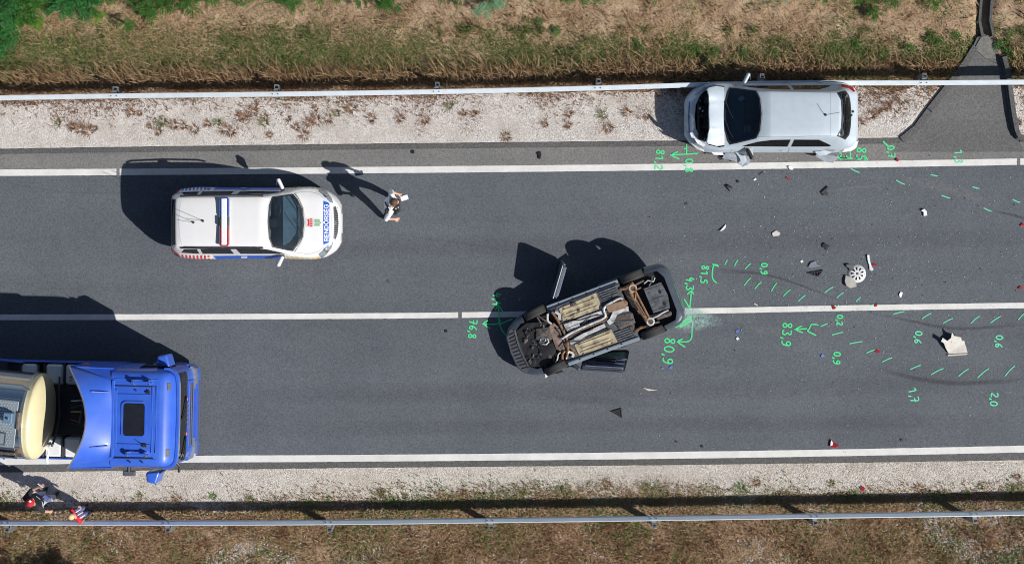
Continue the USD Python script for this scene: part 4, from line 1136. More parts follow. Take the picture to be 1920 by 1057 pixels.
# pans, lining of the open pockets
t.part('bay_lining', ((oc.O ^ bay) ^ mbox(-3, 3, -2, 2, .34, .40)).mirror((0, 1, 0)).mirror((0, 0, 1)).translate([0, 0, ZR]), M['black_plastic'])
t.part('boot_lining', ((oc.O ^ boot) ^ mbox(-3, 3, -2, 2, .44, .50)).mirror((0, 1, 0)).mirror((0, 0, 1)).translate([0, 0, ZR]), M['black_plastic'])
slabp([(.74, -.70), (-1.0, -.70), (-1.0, .70), (.74, .70)], ZB - .02, .035, M['underbody'], 'floor_plate')
for pts in ([(.66, -.64), (-.37, -.69), (-.39, -.22), (.68, -.29)], [(.62, .36), (-.41, .31), (-.45, .68), (.60, .66)]):
    slabp(pts, ZB + .015, .02, M['tan_pan'], 'floor_pan')
    c = np.mean(pts, 0)
    for dy, l in ((-.10, .42), (.02, .36), (.10, .44)):
        t.part('pan_rib', T(m3.Manifold.batch_hull([m3.Manifold.sphere(.024, 10).translate([c[0] + s * l, c[1] + dy, 0]) for s in (-1, 1)]), np.diag([1, 1, .55, 1]), (0, 0, ZB + .036)), M['tan_pan'])
    for dx in (.40, -.40):
        t.part('pan_plug', lathe([(0, 0), (.035, 0), (.03, .008), (0, .008)], 14).apply_translation([c[0] + dx, c[1] + .13 * np.sign(c[1]), ZB + .036]), M['rust_dark'])
    for s in (.225,):
        e = -np.sign(c[1])
        t.part('pan_step', prism(LineString([(.62, c[1] + e * .24), (-.34, c[1] + e * .235)]).buffer(.018), ZB + .01, ZB + .06), M['black_plastic'])
# corrugated rear pans
for y0, y1 in ((-.70, -.40), (.40, .69)):
    slabp([(-.42, y0), (-.95, y0), (-.95, y1), (-.42, y1)], ZB + .005, .02, M['underbody'], 'rear_pan')
    for k in range(5):
        y = y0 + (k + .5) * (y1 - y0) / 5
        t.part('rear_pan_rib', rbox((-.68, y, ZB + .034), (.46, .028, .022), .009), M['underbody'])
# tunnel with heat shields
t.part('tunnel', rbox((.12, .02, ZB + .0), (1.15, .46, .05), .02), M['grey_plastic'])


def sheet_strip(path, w, z, matl, name, seed, th=.012, amp=.012, label=None):
    g = LineString(path).buffer(w / 2, cap_style=2, join_style=1)
    m = fine(prism(g, 0, th), .05)
    v = m.vertices.copy()
    v[:, 2] += z + amp * (noise2(v[:, 0], v[:, 1], 7, seed, 2) - .5) * 2
    m.vertices = v
    t.part(name, m, matl, smooth=18, label=label)


sheet_strip([(.68, -.16), (.10, -.175), (-.36, -.16)], .11, ZB + .06, M['alu_shield'], 'heat_shield', 1)
sheet_strip([(.66, -.06), (.30, -.075)], .06, ZB + .075, M['alu_shield'], 'heat_shield', 2, amp=.012)
sheet_strip([(.70, .28), (.20, .20), (-.30, .17)], .10, ZB + .06, M['alu_shield'], 'heat_shield', 3)
sheet_strip([(-.40, .14), (-.52, .10), (-.66, -.04), (-.86, -.06), (-1.02, -.02)], .13, ZB + .085, M['alu_shield'], 'tank_strap', 4, amp=.015)
sheet_strip([(.78, -.60), (.70, -.50), (.74, -.36)], .07, ZB + .04, M['alu_shield'], 'heat_shield', 5)
sheet_strip([(.84, .46), (.70, .56), (.78, .64)], .06, ZB + .05, M['alu_shield'], 'heat_shield', 6)
ex = chaikin_open(np.array([(.86, .10), (.55, .03), (.0, .0), (-.34, -.01), (-.42, -.06), (-.40, -.22), (-.50, -.30), (-.72, -.33), (-.90, -.36), (-.98, -.30)]), 3)
t.part('exhaust_pipe', tube(np.column_stack([ex, np.full(len(ex), ZB + .085)]), .031, 10), M['alu_shield'])
t.part('exhaust_pipe', tube([(.70, .075, ZB + .075), (.1, .055, ZB + .08), (-.36, .045, ZB + .08), (-.45, -.03, ZB + .08)], .020, 8), M['rust'])
sil = T(m3.Manifold.batch_hull([m3.Manifold.sphere(.11, 18).translate([-.60 - k, -.19 + .02 * k, 0]) for k in (0, .34)]), np.diag([1, 1, .5, 1]), (0, 0, ZB + .06))
t.part('silencer', sil, M['rust'])
t.part('silencer_plate', prism(rpoly([(-.50, -.30), (-.98, -.26), (-.98, -.06), (-.52, -.10)], .02), ZB + .09, ZB + .115), mat('brown_silencer', (.26, .165, .115), .7, var=.25, scale=10))
tank = hull([(x, y, z) for x, y in ((-.52, .10), (-.60, -.02), (-1.0, .04), (-1.06, .12), (-1.04, .38), (-.62, .40)) for z in (ZB - .05, ZB + .05)] + [(-.62, .1, ZB + .08), (-.98, .1, ZB + .08), (-.98, .32, ZB + .08), (-.66, .33, ZB + .08)])
t.part('fuel_tank', fine(tank, .1), M['rust_dark'])
t.part('tank_band', tube([(-.50, .12, ZB + .09), (-.8, .24, ZB + .10), (-1.06, .30, ZB + .09)], .012, 6), M['steel'])
# rear axle
rust = M['rust']
t.part('axle_beam', m3.Manifold.batch_hull([m3.Manifold.sphere(.055, 14).translate([-1.20, -.40, ZB + .06]), m3.Manifold.sphere(.055, 14).translate([-1.34, .42, ZB + .06])]), rust)
t.part('axle_beam', m3.Manifold.batch_hull([m3.Manifold.sphere(.03, 12).translate([-1.34, -.36, ZB + .09]), m3.Manifold.sphere(.03, 12).translate([-1.42, .36, ZB + .07])]), rust)
for sgn, cx in ((-1, -1.30), (1, -1.42)):
    y = sgn * .47
    t.part('trailing_arm', tube([(-.98, sgn * .56, ZB + .02), (-1.15, sgn * .53, ZB + .06), (-1.36, sgn * .60, ZB + .05)], .04, 8), rust)
    t.part('spring_seat', T(trimesh.creation.torus(.085, .028, 20, 8), None, (cx, y, ZB + .08)), mat('pale_rust', (.42, .30, .19), .8, var=.3, scale=18) if sgn < 0 else M['beige_plastic'])
    t.part('spring_cap', trimesh.creation.cylinder(.055, .08, sections=16).apply_translation([cx, y, ZB + .05]), M['rust_dark'])
    t.part('damper', tube([(-1.36, sgn * .52, ZB + .02), (-1.62, sgn * .56, ZB - .05)], .028, 8), M['rust_dark'])
    t.part('link_arm', tube([(-1.22, sgn * .1, ZB + .09), (-1.36, sgn * .40, ZB + .10), (-1.50, sgn * .42, ZB + .06)], .022, 7), rust)
t.part('brake_pipe', tube([(-1.1, -.35, ZB + .1), (-1.28, -.1, ZB + .13), (-1.36, .3, ZB + .12)], .010, 6), M['steel'])
# spare wheel pan behind the axle
t.part('spare_wheel_pan', hull([(x, y, z) for x, y in ((-1.54, -.36), (-1.56, .30), (-1.98, .33), (-2.05, .0), (-2.0, -.36)) for z in (ZB - .25, ZB - .02)]), M['underbody'])
for y in (-.145, .185):
    t.part('pan_hole', T(lathe([(0, 0), (.058, 0), (.05, .006), (0, .006)], 18), np.diag([.62, 1, 1, 1]) @ rotm([0, 0, 1], 0), (-1.905, y, ZB - .018)), M['black_plastic'])
for y in (-.30, -.02, .26):
    t.part('pan_groove', rbox((-1.76, y, ZB - .016), (.42, .014, .012), .004), M['grey_plastic'])
t.part('towing_eye', tube([(-1.60, -.48, ZB - .05), (-1.72, -.52, ZB), (-1.84, -.44, ZB - .02), (-1.90, -.52, ZB - .06)], .018, 7), M['beige_plastic'])
t.part('boot_bracket', tube([(-1.70, -.38, ZB), (-1.80, -.46, ZB), (-1.86, -.58, ZB - .04)], .014, 6), M['steel'])
t.part('rear_silencer', m3.Manifold.batch_hull([m3.Manifold.sphere(.07, 14).translate([-1.62 - k, .44 + .04 * k, ZB - .08]) for k in (0, .3)]), M['rust_dark'])
t.part('tail_pipe', tube([(-1.46, .42, ZB - .02), (-1.66, .40, ZB - .01), (-1.80, .37, ZB - .02), (-1.94, .36, ZB - .03)], .022, 8), M['alu_shield'])
# front: engine tray, gearbox, subframe
tray = fine(prism(rpoly([(1.02, -.42), (1.60, -.58), (1.92, -.48), (1.97, 0), (1.93, .50), (1.62, .60), (1.15, .46), (1.0, .2)], .04), ZB - .07, ZB - .02), .07)
v = tray.vertices.copy()
v[:, 2] += .035 * (noise2(v[:, 0], v[:, 1], 7, 4, 3) - .5)
tray.vertices = v
t.part('engine_tray', tray, M['black_plastic'], smooth=20)
re = np.random.default_rng(9)
for k in range(44):
    x, y = re.uniform(.98, 1.88), re.uniform(-.46, .48)
    t.part('engine_part', rbox((x, y, ZB - .01 + re.uniform(-.02, .02)), (re.uniform(.04, .12), re.uniform(.03, .10), .05), .018, re.uniform(0, 3)), M[['rust_dark', 'black_plastic', 'grey_plastic', 'rust_dark', 'black_plastic', 'underbody'][k % 6]])
t.part('drain_ring', T(trimesh.creation.torus(.065, .016, 18, 8), np.diag([1.1, .8, 1, 1]), (1.34, -.03, ZB + .03)), M['steel'])
t.part('tow_hook', tube([(1.38, .06, ZB + .03), (1.30, .10, ZB + .05), (1.22, .07, ZB + .03), (1.22, -.02, ZB + .02)], .02, 7), M['beige_plastic'])
sf = fine(hull([(x, y, z) for x, y in ((1.08, -.30), (.92, -.34), (.84, -.2), (.80, .40), (.95, .44), (1.10, .30)) for z in (ZB - .03, ZB + .03)]), .08)
v = sf.vertices.copy()
v[:, 2] += .03 * (noise2(v[:, 0], v[:, 1], 10, 6, 3) - .5)
sf.vertices = v
t.part('subframe', sf, mat('reddish_subframe', (.17, .105, .085), .85, var=.4, scale=12, col2=(.30, .22, .19), bump=.6, bscale=40), smooth=20)
for pts, r, m_ in (([(.98, -.62), (1.06, -.45), (.98, -.34)], .03, 'beige_plastic'), ([(1.22, -.64), (1.14, -.52), (1.06, -.44)], .024, 'rust_dark'), ([(.86, -.62), (.80, -.42), (.76, -.10), (.74, .12), (.80, .40), (.92, .60)], .034, 'rust'),
                   ([(.90, -.20), (.82, .10), (.84, .36)], .02, 'rust_dark'), ([(1.04, .60), (1.0, .48), (.90, .42)], .03, 'rust'), ([(1.24, .62), (1.16, .56), (1.10, .44), (1.02, .42)], .018, 'beige_plastic'),
                   ([(.82, .28), (.70, .44), (.66, .62)], .03, 'rust'), ([(.94, .62), (.84, .50), (.80, .46)], .02, 'alu_shield')):
    p3 = chaikin_open(np.array(pts), 2)
    t.part('suspension_arm', tube(np.column_stack([p3, np.full(len(p3), ZB + .05)]), r, 8), M[m_])
for sgn in (1, -1):
    t.part('drive_shaft', tube([(1.2, sgn * .15, ZB - .04), (1.28, sgn * .64, ZB - .02)], .022, 8), M['rust_dark'])
rg = np.random.default_rng(17)
for k in range(16):                                   # brake lines, cables and hoses along the floor
    x0, y0 = rg.uniform(-1.0, .7), rg.uniform(-.34, .36)
    pts = chaikin_open(np.array([(x0, y0), (x0 + rg.uniform(.1, .3), y0 + rg.uniform(-.05, .05)), (x0 + rg.uniform(.3, .6), y0 + rg.uniform(-.12, .12))]), 2)
    t.part('brake_line', tube(np.column_stack([pts, np.full(len(pts), ZB + .075 + .02 * rg.random())]), rg.uniform(.006, .012), 5), M[('rust_dark', 'black_plastic', 'rust', 'black_plastic')[k % 4]])
for k in range(12):                                   # caked dirt
    x0, y0 = rg.uniform(-1.0, 1.0), rg.uniform(-.62, .62)
    m = T(trimesh.creation.icosphere(2, 1.0), np.diag([rg.uniform(.04, .11), rg.uniform(.03, .07), .012, 1]) , (x0, y0, ZB + .04))
    v = m.vertices.copy()
    v[:, :2] += .03 * (noise2(v[:, 0], v[:, 1], 14, k, 2)[:, None] - .5)
    m.vertices = v
    t.part('dirt_cake', m, M['rust_dark'], smooth=True)
t.part('gearbox', fine(hull([(x, y, z) for x, y in ((1.05, -.28), (1.40, -.36), (1.50, -.10), (1.30, .05), (1.02, .02)) for z in (ZB - .06, ZB + .02)] + [(1.2, -.2, ZB + .05), (1.36, -.18, ZB + .05)]), .08), M['rust_dark'])
t.part('oil_sump', hull([(x, y, z) for x, y in ((1.12, .12), (1.52, .10), (1.54, .40), (1.14, .42)) for z in (ZB - .06, ZB + .01)] + [(1.2, .2, ZB + .035), (1.46, .18, ZB + .035), (1.46, .34, ZB + .035), (1.2, .36, ZB + .035)]), M['black_plastic'])
# ribbed lip under the front bumper
t.part('bumper_lip', prism(rpoly([(1.93, -.50), (2.06, -.58), (2.20, -.42), (2.26, 0), (2.20, .44), (2.06, .62), (1.93, .54), (1.98, 0)], .02), ZB - .035, ZB - .002), M['grey_plastic'])
for k in range(11):
    y = -.46 + k * .094
    x = 2.10 - .28 * y * y
    t.part('lip_rib', rbox((x, y, ZB + .004), (.20, .022, .022), .006, -y * .25), M['black_plastic'])
for k in range(2):
    t.part('lip_edge', tube([(1.96 - .02 * k, -.52, ZB + .005), (2.0, -.2, ZB + .008), (2.005, .1, ZB + .008), (1.96, .54, ZB + .005)], .010, 6), M['underbody'])
for sgn in (1, -1):
    t.part('sill_flange', prism(LineString([(.92, sgn * .715), (-.95, sgn * .725)]).buffer(.012), ZB - .01, ZB + .045), M['slate_paint'])
    t.part('sill_trim', rbox((-.02, sgn * .775, ZB + .0), (1.95, .09, .03), .012), mat('pale_sill', (.27, .32, .37), .45, metal=.2, var=.1))
    for x in (.62, .24, -.14, -.52):
        t.part('jacking_notch', rbox((x, sgn * .75, ZB + .014), (.035, .05, .03), .006), M['black_plastic'])
# torn front wing, broken lamp, hanging trim
def tornt(pts, z0, seed, matl, name, amp=.05):
    m = fine(prism(Polygon(pts), 0, .012), .09)
    v = m.vertices.copy()
    v[:, 2] += z0 + amp * (noise2(v[:, 0], v[:, 1], 6, seed, 3) - .5) * 2
    m.vertices = v
    t.part(name, m, matl, smooth=20)


tornt([(1.72, .72), (1.60, .76), (1.58, .88), (1.70, .93), (1.66, .84), (1.80, .78)], .9, 3, M['pale_plastic'], 'broken_lamp')
tornt([(1.66, .86), (1.40, .92), (1.20, .94), (1.24, .88), (1.5, .84)], .85, 5, M['black_plastic'], 'torn_arch_liner', .07)
tornt([(2.06, -.60), (1.92, -.68), (1.86, -.62), (2.0, -.54)], 1.1, 6, M['beige_plastic'], 'bumper_bracket')
t.part('hanging_trim', tube([(2.16, .52, .6), (2.02, .74, .45), (1.82, .88, .4), (1.62, .96, .42)], .012, 6), M['black_plastic'])
t.part('mirror_shell', mirror_mesh(.95, .80, .55, 1), M['slate_paint'])
# open front doors
M['trim_blue'] = mat('dark_blue_trim', (.13, .16, .28), .35, coat=.8, var=.25, scale=14)
def door(hinge, tip, z_sill, lean, name, label):
    """Front door of the upturned car: sill edge uppermost; lean is how far it tips back towards the car (degrees from upright)."""
    h, q = np.array(hinge), np.array(tip)
    a = q - h
    Ld = np.linalg.norm(a)
    a /= Ld
    n = np.array([-a[1], a[0]])
    if np.dot(n, -h) < 0:
        n = -n
    r = math.radians(lean)
    av = np.array([a[0], a[1], 0])
    hv = np.array([n[0] * math.sin(r), n[1] * math.sin(r), -math.cos(r)])
    nv = np.cross(av, hv)
    mx = np.eye(4)
    mx[:3, 0], mx[:3, 1], mx[:3, 2], mx[:3, 3] = av, hv, nv, (h[0], h[1], z_sill)
    p = t.sub(name, label)
    o = 1 if h[1] < 0 else -1                       # which side of the leaf the outer skin is on
    zp = lambda g, z0, z1: prism(g, *sorted((o * z0, o * z1)))
    put = lambda nm, m, mt: t.part(nm, T(m, mx), mt, parent=p)
    put('door_skin', zp(rpoly([(0, .04), (.05, 0), (Ld - .04, 0), (Ld, .06), (Ld, .48), (0, .50)], .03), .03, .075), M['slate_paint'])
    put('door_lining', zp(rpoly([(.04, .05), (Ld - .05, .05), (Ld - .05, .44), (.04, .45)], .03), -.035, .03), M['grey_plastic'])
    put('arm_rest', rbox((Ld * .55, .33, -.06 * o), (.5, .08, .06), .02), M['black_plastic'])
    put('door_pocket', rbox((Ld * .5, .14, -.055 * o), (.62, .11, .045), .02), M['black_plastic'])
    fr = Polygon([(.02, .49), (.30, .84), (Ld - .08, .95), (Ld, .88), (Ld, .48)])
    put('window_frame', zp(rpoly(list(fr.exterior.coords), .02).difference(sub_poly(fr, -.045)), -.02, .05), M['black_plastic'])
    put('pane', zp(sub_poly(fr, -.04), .016, .022), M['door_pane'])
    for k in range(3):
        put('door_rib', rbox((Ld * .5, -.004, (-.02 + k * .035) * o), (Ld * .9, .014, .012), .004), M[('steel', 'underbody', 'slate_paint')[k]])
    put('door_edge', tube([(.02, .0, .062 * o), (Ld - .04, .0, .062 * o)], .016, 6), M['steel'])
    put('waist_strip', rbox((Ld * .5, .475, -.03 * o), (Ld * .96, .03, .05), .01), M['steel'])
    for q_, w_ in ((.235, .03), (.40, .022), (.055, .03)):
        put('lining_trim', rbox((Ld * .52, q_, -.045 * o), (Ld * .85, w_, .03), .01), M['trim_blue'])
    put('tip_seal', tube([(Ld, .05, 0), (Ld + .005, .45, 0), (Ld, .88, 0), (Ld - .08, .96, 0)], .014, 6), M['steel'])


door((.66, -.89), (.10, -1.62), 1.30, -16, 'open_door', 'front door standing open in the shadow side')
door((.70, .97), (-.36, 1.42), 1.20, 26, 'open_door', 'front door hanging open with its window showing')

# ------------------------------------------------------------------ blue lorry
t = Thing('blue_lorry', 'bright blue lorry cab with roof hatch pulling a tank trailer', 'lorry', loc=(-8.13, -3.33, 0.012), rot=math.radians(-1.2))


def loft_rings(rings):
    n = len(rings[0])
    v = np.vstack(list(rings) + [[np.mean(rings[0], 0)], [np.mean(rings[-1], 0)]])
    f = []
    for i in range(len(rings) - 1):
        for j in range(n):
            a, b = i * n + j, i * n + (j + 1) % n
            f += [[a, a + n, b], [b, a + n, b + n]]
    c0, c1 = len(v) - 2, len(v) - 1
    for j in range(n):
        f += [[c0, j, (j + 1) % n], [c1, (len(rings) - 1) * n + (j + 1) % n, (len(rings) - 1) * n + j]]
    m = trimesh.Trimesh(v, f, process=False)
    if m.volume < 0:
        m.invert()
    return MF(m)


def cab(o):
    wf = PchipInterpolator([-1.56, -.35, -.2, -.1, -.03, 0.0], [1.245, 1.24, 1.215, 1.16, 1.06, .95])
    zf = PchipInterpolator([-1.56, -.5, -.3, -.16, -.07, 0.0], [3.08, 3.09, 3.06, 2.97, 2.84, 2.66])
    rings = []
    for x in np.concatenate([np.linspace(-1.56, -.4, 8), np.linspace(-.36, 0, 14)]):
        w, z = float(wf(x)) - o, float(zf(x)) - o
        p = np.array([(0, .58 + o), (w * .92, .58 + o), (w, .75 + o), (w, 1.7), (w * .99, 2.3), (w * .945, z - .18), (w * .87, z - .035), (w * .6, z), (0, z + .03)])
        p = chaikin_open(p, 2)
        full = np.vstack([p, p[-2:0:-1] * (-1, 1)])
        xx = x - (o if x > -.4 else -o if x < -1.5 else 0)
        rings.append(np.column_stack([np.full(len(full), xx), full]))
    return loft_rings(rings)


C0, C1, C2, C3 = cab(0), cab(.03), cab(.008), cab(-.012)
shell = C0 - (C1 ^ mbox(-1.5, 0, -2, 2, 1.2, 3.4))
wsb = mbox(-.30, .1, -1.10, 1.10, 1.82, 2.70)
shell = shell - wsb
t.part('windscreen', (C0 - C2) ^ mbox(-.29, .1, -1.08, 1.08, 1.84, 2.68), M['glass'])
t.part('windscreen_seal', ((C0 - C1) ^ mbox(-.298, .1, -1.098, 1.098, 1.822, 2.698)) - mbox(-.4, .2, -1.07, 1.07, 1.85, 2.67), M['black_plastic'])
for sgn in (1, -1):
    pr = py_([(-.34, 1.70), (-.36, 2.55), (-1.02, 2.58), (-1.05, 1.75)], .6 if sgn > 0 else -2, 2 if sgn > 0 else -.6)
    shell = shell - pr
    t.part('side_window', (C0 - C2) ^ pr, M['glass_dark'])
hatch = rpoly([(-1.29, -.44), (-.68, -.44), (-.68, .44), (-1.29, .44)], .12)
shell = shell - pz(hatch, 2.9, 4)
t.part('cab_shell', shell, M['blue_paint'])
t.part('dashboard', hull([(x, y, z) for x, y, z in ((-.16, 1.0, 1.55), (-.16, -1.0, 1.55), (-.60, 1.0, 1.55), (-.60, -1.0, 1.55), (-.16, .95, 1.82), (-.16, -.95, 1.82), (-.5, .95, 1.75), (-.5, -.95, 1.75))]), M['interior'])
t.part('steering_wheel', T(trimesh.creation.torus(.22, .02, 24, 8), rotm([0, 1, 0], -35), (-.62, .55, 1.85)), M['black_plastic'])
for y in (.55, -.55):
    t.part('cab_seat', [rbox((-1.0, y, 1.55), (.5, .5, .16), .05), rbox((-1.26, y, 1.95), (.14, .48, .75), .05)], M['seat'])
q = t.sub('roof_hatch')
t.part('hatch_frame', prism(hatch.difference(hatch.buffer(-.045)), 3.06, 3.13), M['blue_paint'], parent=q)
t.part('hatch_pane', prism(hatch.buffer(-.045), 3.075, 3.115), mat('hatch_glass', (.012, .013, .018), .15, coat=1.0, var=.2), parent=q)
ztop = lambda y: 3.12 - .03 * (y / .6) ** 2
for x0, x1, y, h in ((-1.46, -1.40, 0, .02), (-.56, -.535, 0, .018), (-.46, -.44, 0, .016)):
    t.part('roof_rib', rbox(((x0 + x1) / 2, 0, 3.105), (x1 - x0, 1.42 if x0 < -1 else 1.62, h), .006), M['blue_paint'])
for sgn in (1, -1):
    t.part('roof_rib', rbox((-.98, sgn * .60, 3.105), (.80, .022, .02), .006), M['blue_paint'])
    t.part('roof_rib', rbox((-.95, sgn * .96, 3.06), (1.05, .03, .03), .008), M['blue_paint'])
    q = t.sub('roof_bar')
    y = .90 if sgn > 0 else -.83
    xa, xb = (-1.05, -.52) if sgn > 0 else (-1.16, -.58)
    t.part('bar', rbox(((xa + xb) / 2, y, 3.22), (xb - xa, .05, .03), .01), M['blue_paint'], parent=q)
    for x in (xa + .04, xb - .10):
        t.part('bar_foot', rbox((x, y, 3.15), (.05, .12, .16), .01), M['chrome'], parent=q)
    t.part('bar_track', rbox((-.98, y - .10, 3.085), (.95, .025, .03), .006), M['black_plastic'], parent=q)
    for k in (0, 1):
        t.part('track_bolt', trimesh.creation.cylinder(.02, .04, sections=10).apply_translation([xa + .1 + .3 * k, y - .2, 3.11]), M['black_plastic'], parent=q)
    t.part('marker_lamp', (cab(-.01) - C0) ^ mbox(-.21, -.14, sgn * .80 - .09, sgn * .80 + .09, 2.9, 3.3), M['grey_plastic'])
t.part('aerial_base', rbox((-.66, .66, 3.12), (.12, .06, .05), .02), M['black_plastic'])
t.part('radio_box', rbox((-.72, -.62, 3.12), (.12, .08, .05), .012), M['black_plastic'])
t.part('aerial_wire', tube([(-.72, -.62, 3.14), (-.86, -.54, 3.14), (-.94, -.48, 3.13)], .008, 5), M['black_plastic'])
# sun visor lip and front of the cab
vis = (cab(-.05) - cab(-.012)) ^ mbox(-.35, .2, -1.3, 1.3, 2.70, 2.80)
t.part('sun_visor', vis, M['blue_paint'])
t.part('visor_lamps', (cab(-.055) - cab(-.051)) ^ mbox(-.2, .2, -.9, .9, 2.72, 2.76), M['lamp_clear'])
for k in range(2):
    t.part('wiper', tube([(.02, .5 - k, 1.80), (.025, .2 - k, 1.98), (.02, -.05 - k, 2.30)], .014, 6), M['black_plastic'])
t.part('scuttle', (C3 - C0) ^ mbox(-.3, .2, -1.1, 1.1, 1.70, 1.815), M['black_plastic'])
t.part('grille_panel', (cab(-.03) - C0) ^ mbox(-.3, .2, -.86, .86, .98, 1.60), M['blue_paint'])
for k in range(5):
    t.part('grille_slat', (cab(-.042) - cab(-.03)) ^ mbox(-.3, .2, -.78, .78, 1.03 + k * .11, 1.07 + k * .11), M['steel' if k % 2 == 0 else 'black_plastic'])
for k in range(6):
    t.part('badge_letter', rbox((.02, .30 - k * .115, 1.66), (.03, .075, .06), .008), M['chrome'])
bump = [(0.06, -.95), (.02, -1.12), (-.12, -1.22), (-.5, -1.25), (-.5, 1.25), (-.12, 1.22), (.02, 1.12), (.06, .95)]
t.part('bumper', prism(rpoly(bump, .05), .30, .86), M['blue_paint'])
t.part('bumper_step', prism(rpoly([(x + .015, y * .8) for x, y in bump], .04), .44, .52), M['grey_plastic'])
for sgn in (1, -1):
    t.part('headlight', prism(rpoly([(.05, sgn * .62), (.075, sgn * .92), (.03, sgn * 1.13), (-.10, sgn * 1.2), (-.06, sgn * .62)], .02), .64, .90), M['lamp_clear'])
    t.part('corner_lamp', rbox((-.02, sgn * (.42 if sgn > 0 else .45), 1.73), (.10, .09, .07), .02), M['lamp_orange'])
    t.part('fairing_lamp', rbox((-2.40, sgn * 1.255, 2.2), (.18, .05, .08), .02), M['lamp_orange'])
    # mirrors
    q = t.sub('mirror_arm')
    yy = 1.36 if sgn > 0 else -1.46
    xx = -.46 if sgn > 0 else -.66
    hs = m3.Manifold.batch_hull([m3.Manifold.sphere(.05, 12).translate([xx + dx, yy + sgn * dy, z]) for dx, dy in ((-.13, -.05), (-.10, .10), (.04, .13), (.11, -.08)) for z in (1.75, 2.35)])
    t.part('mirror_housing', hs, M['blue_paint'], parent=q)
    t.part('mirror_glass', rbox((xx - .165, yy, 2.05), (.01, .2, .5), .004), M['chrome'], parent=q)
    for z in (1.85, 2.32):
        t.part('bracket', tube([(-.26, sgn * 1.20, z), (xx + .1, yy - sgn * .05, z + .02)], .028, 7), M['black_plastic'], parent=q)
    t.part('door_handle', rbox((-1.0, sgn * 1.255, 1.5), (.2, .03, .05), .01), M['black_plastic'])
    t.part('cab_step', rbox((-.75, sgn * 1.19, .45), (.7, .12, .35), .03), M['grey_plastic'])
    # side fairing behind the cab
    t.part('side_fairing', prism(rpoly([(-1.54, sgn * 1.215), (-2.10, sgn * 1.225), (-2.62, sgn * 1.245), (-2.62, sgn * 1.215), (-2.1, sgn * 1.195), (-1.54, sgn * 1.185)], .005), .95, 2.93), M['blue_paint'])
    wheel(t, -1.15, sgn * 1.02, .50, .30, spokes=8)
    wheel(t, -4.35, sgn * .95, .50, .56, spokes=8)
t.part('kerb_mirror', rbox((-1.27, -1.40, 2.25), (.32, .14, .07), .025), M['grey_plastic'])
t.part('kerb_mirror_arm', tube([(-1.27, -1.22, 2.3), (-1.27, -1.36, 2.3)], .05, 8), M['black_plastic'])
t.part('front_mirror', tube([(-.06, -1.02, 2.72), (.06, -1.16, 2.66), (.02, -1.30, 2.6)], .035, 8), M['black_plastic'])


def slab_grid(fn, nu, nv, th):
    u, v = np.meshgrid(np.linspace(0, 1, nu), np.linspace(-1, 1, nv), indexing='ij')
    top = fn(u, v)
    bot = top - np.array([0, 0, th])
    k = np.arange(nu * nv).reshape(nu, nv)
    f = []
    for i in range(nu - 1):
        for j in range(nv - 1):
            a, b, c, d = k[i, j], k[i + 1, j], k[i + 1, j + 1], k[i, j + 1]
            f += [[a, b, c], [a, c, d]]
            n = nu * nv
            f += [[a + n, c + n, b + n], [a + n, d + n, c + n]]
    edge = list(k[:, 0]) + list(k[-1, 1:]) + list(k[-2::-1, -1]) + list(k[0, -2:0:-1])
    for a, b in zip(edge, edge[1:] + edge[:1]):
        n = nu * nv
        f += [[a, a + n, b + n], [a, b + n, b]]
    m = trimesh.Trimesh(np.vstack([top.reshape(-1, 3), bot.reshape(-1, 3)]), f, process=False)
    if m.volume < 0:
        m.invert()
    return m


def deflector(u, q):
    xr = -2.02 - .56 * np.abs(q) ** 2.0
    w = .93 + .30 * u
    x = -1.50 + (xr + 1.50) * u
    z = 3.10 + .50 * u * (1 - .45 * q ** 2) - .30 * np.clip(np.abs(q) - .55, 0, 1) ** 2 * u / .2 - .02 * q ** 2
    return np.stack([x, q * w, z], -1)


t.part('roof_deflector', slab_grid(deflector, 14, 41, .035), M['blue_paint'])
t.part('deflector_lip', tube(np.column_stack([deflector(np.ones(31), np.linspace(-1, 1, 31))]) + (0, 0, -.02), .02, 6), M['steel'])
for sgn in (1, -1):
    m = hull([(-1.50, sgn * .92, 3.10), (-1.52, sgn * 1.18, 2.90), (-2.60, sgn * 1.235, 2.90), (-1.5, sgn * .9, 3.05), (-2.55, sgn * 1.2, 2.95), (-1.52, sgn * 1.14, 2.86), (-2.60, sgn * 1.2, 2.86)])
    t.part('deflector_shoulder', m, M['blue_paint'])
    t.part('deflector_crease', tube([(-1.58, sgn * .64, 3.17), (-1.80, sgn * .66, 3.31), (-1.95, sgn * .67, 3.40)], .014, 6), M['blue_paint'])
t.part('deflector_front_edge', rbox((-1.50, 0, 3.105), (.07, 1.86, .03), .01), M['blue_paint'])
# chassis and deck behind the cab
t.part('cab_back_wall', rbox((-1.60, 0, 1.8), (.06, 2.3, 2.2), .02), M['black_plastic'])
for sgn in (1, -1):
    t.part('chassis_rail', rbox((-3.9, sgn * .42, .82), (5.2, .09, .26), .01), M['black_plastic'])
    t.part('side_skirt', rbox((-3.75, sgn * 1.225, .72), (4.1, .035, .62), .012), M['blue_paint'])
t.part('deck_plate', rbox((-2.75, 0, .93), (2.2, 1.18, .03), .008), M['black_plastic'])
for k in range(13):
    for nm, (dx, dy, sx, sy) in (('grating_bar', (0, k * .045, .48, .012)),):
        t.part(nm, rbox((-2.10, .24 + dy - .02, 1.12), (sx, sy, .03), .004), M['grey_plastic'])
for k in range(7):
    t.part('grating_bar', rbox((-2.32 + k * .07, .50, 1.135), (.012, .60, .02), .004), M['grey_plastic'])
for k in range(8):
    t.part('deck_tread', rbox((-2.1, -.62 + k * .075, .96), (.5, .02, .03), .005), M['grey_plastic'])
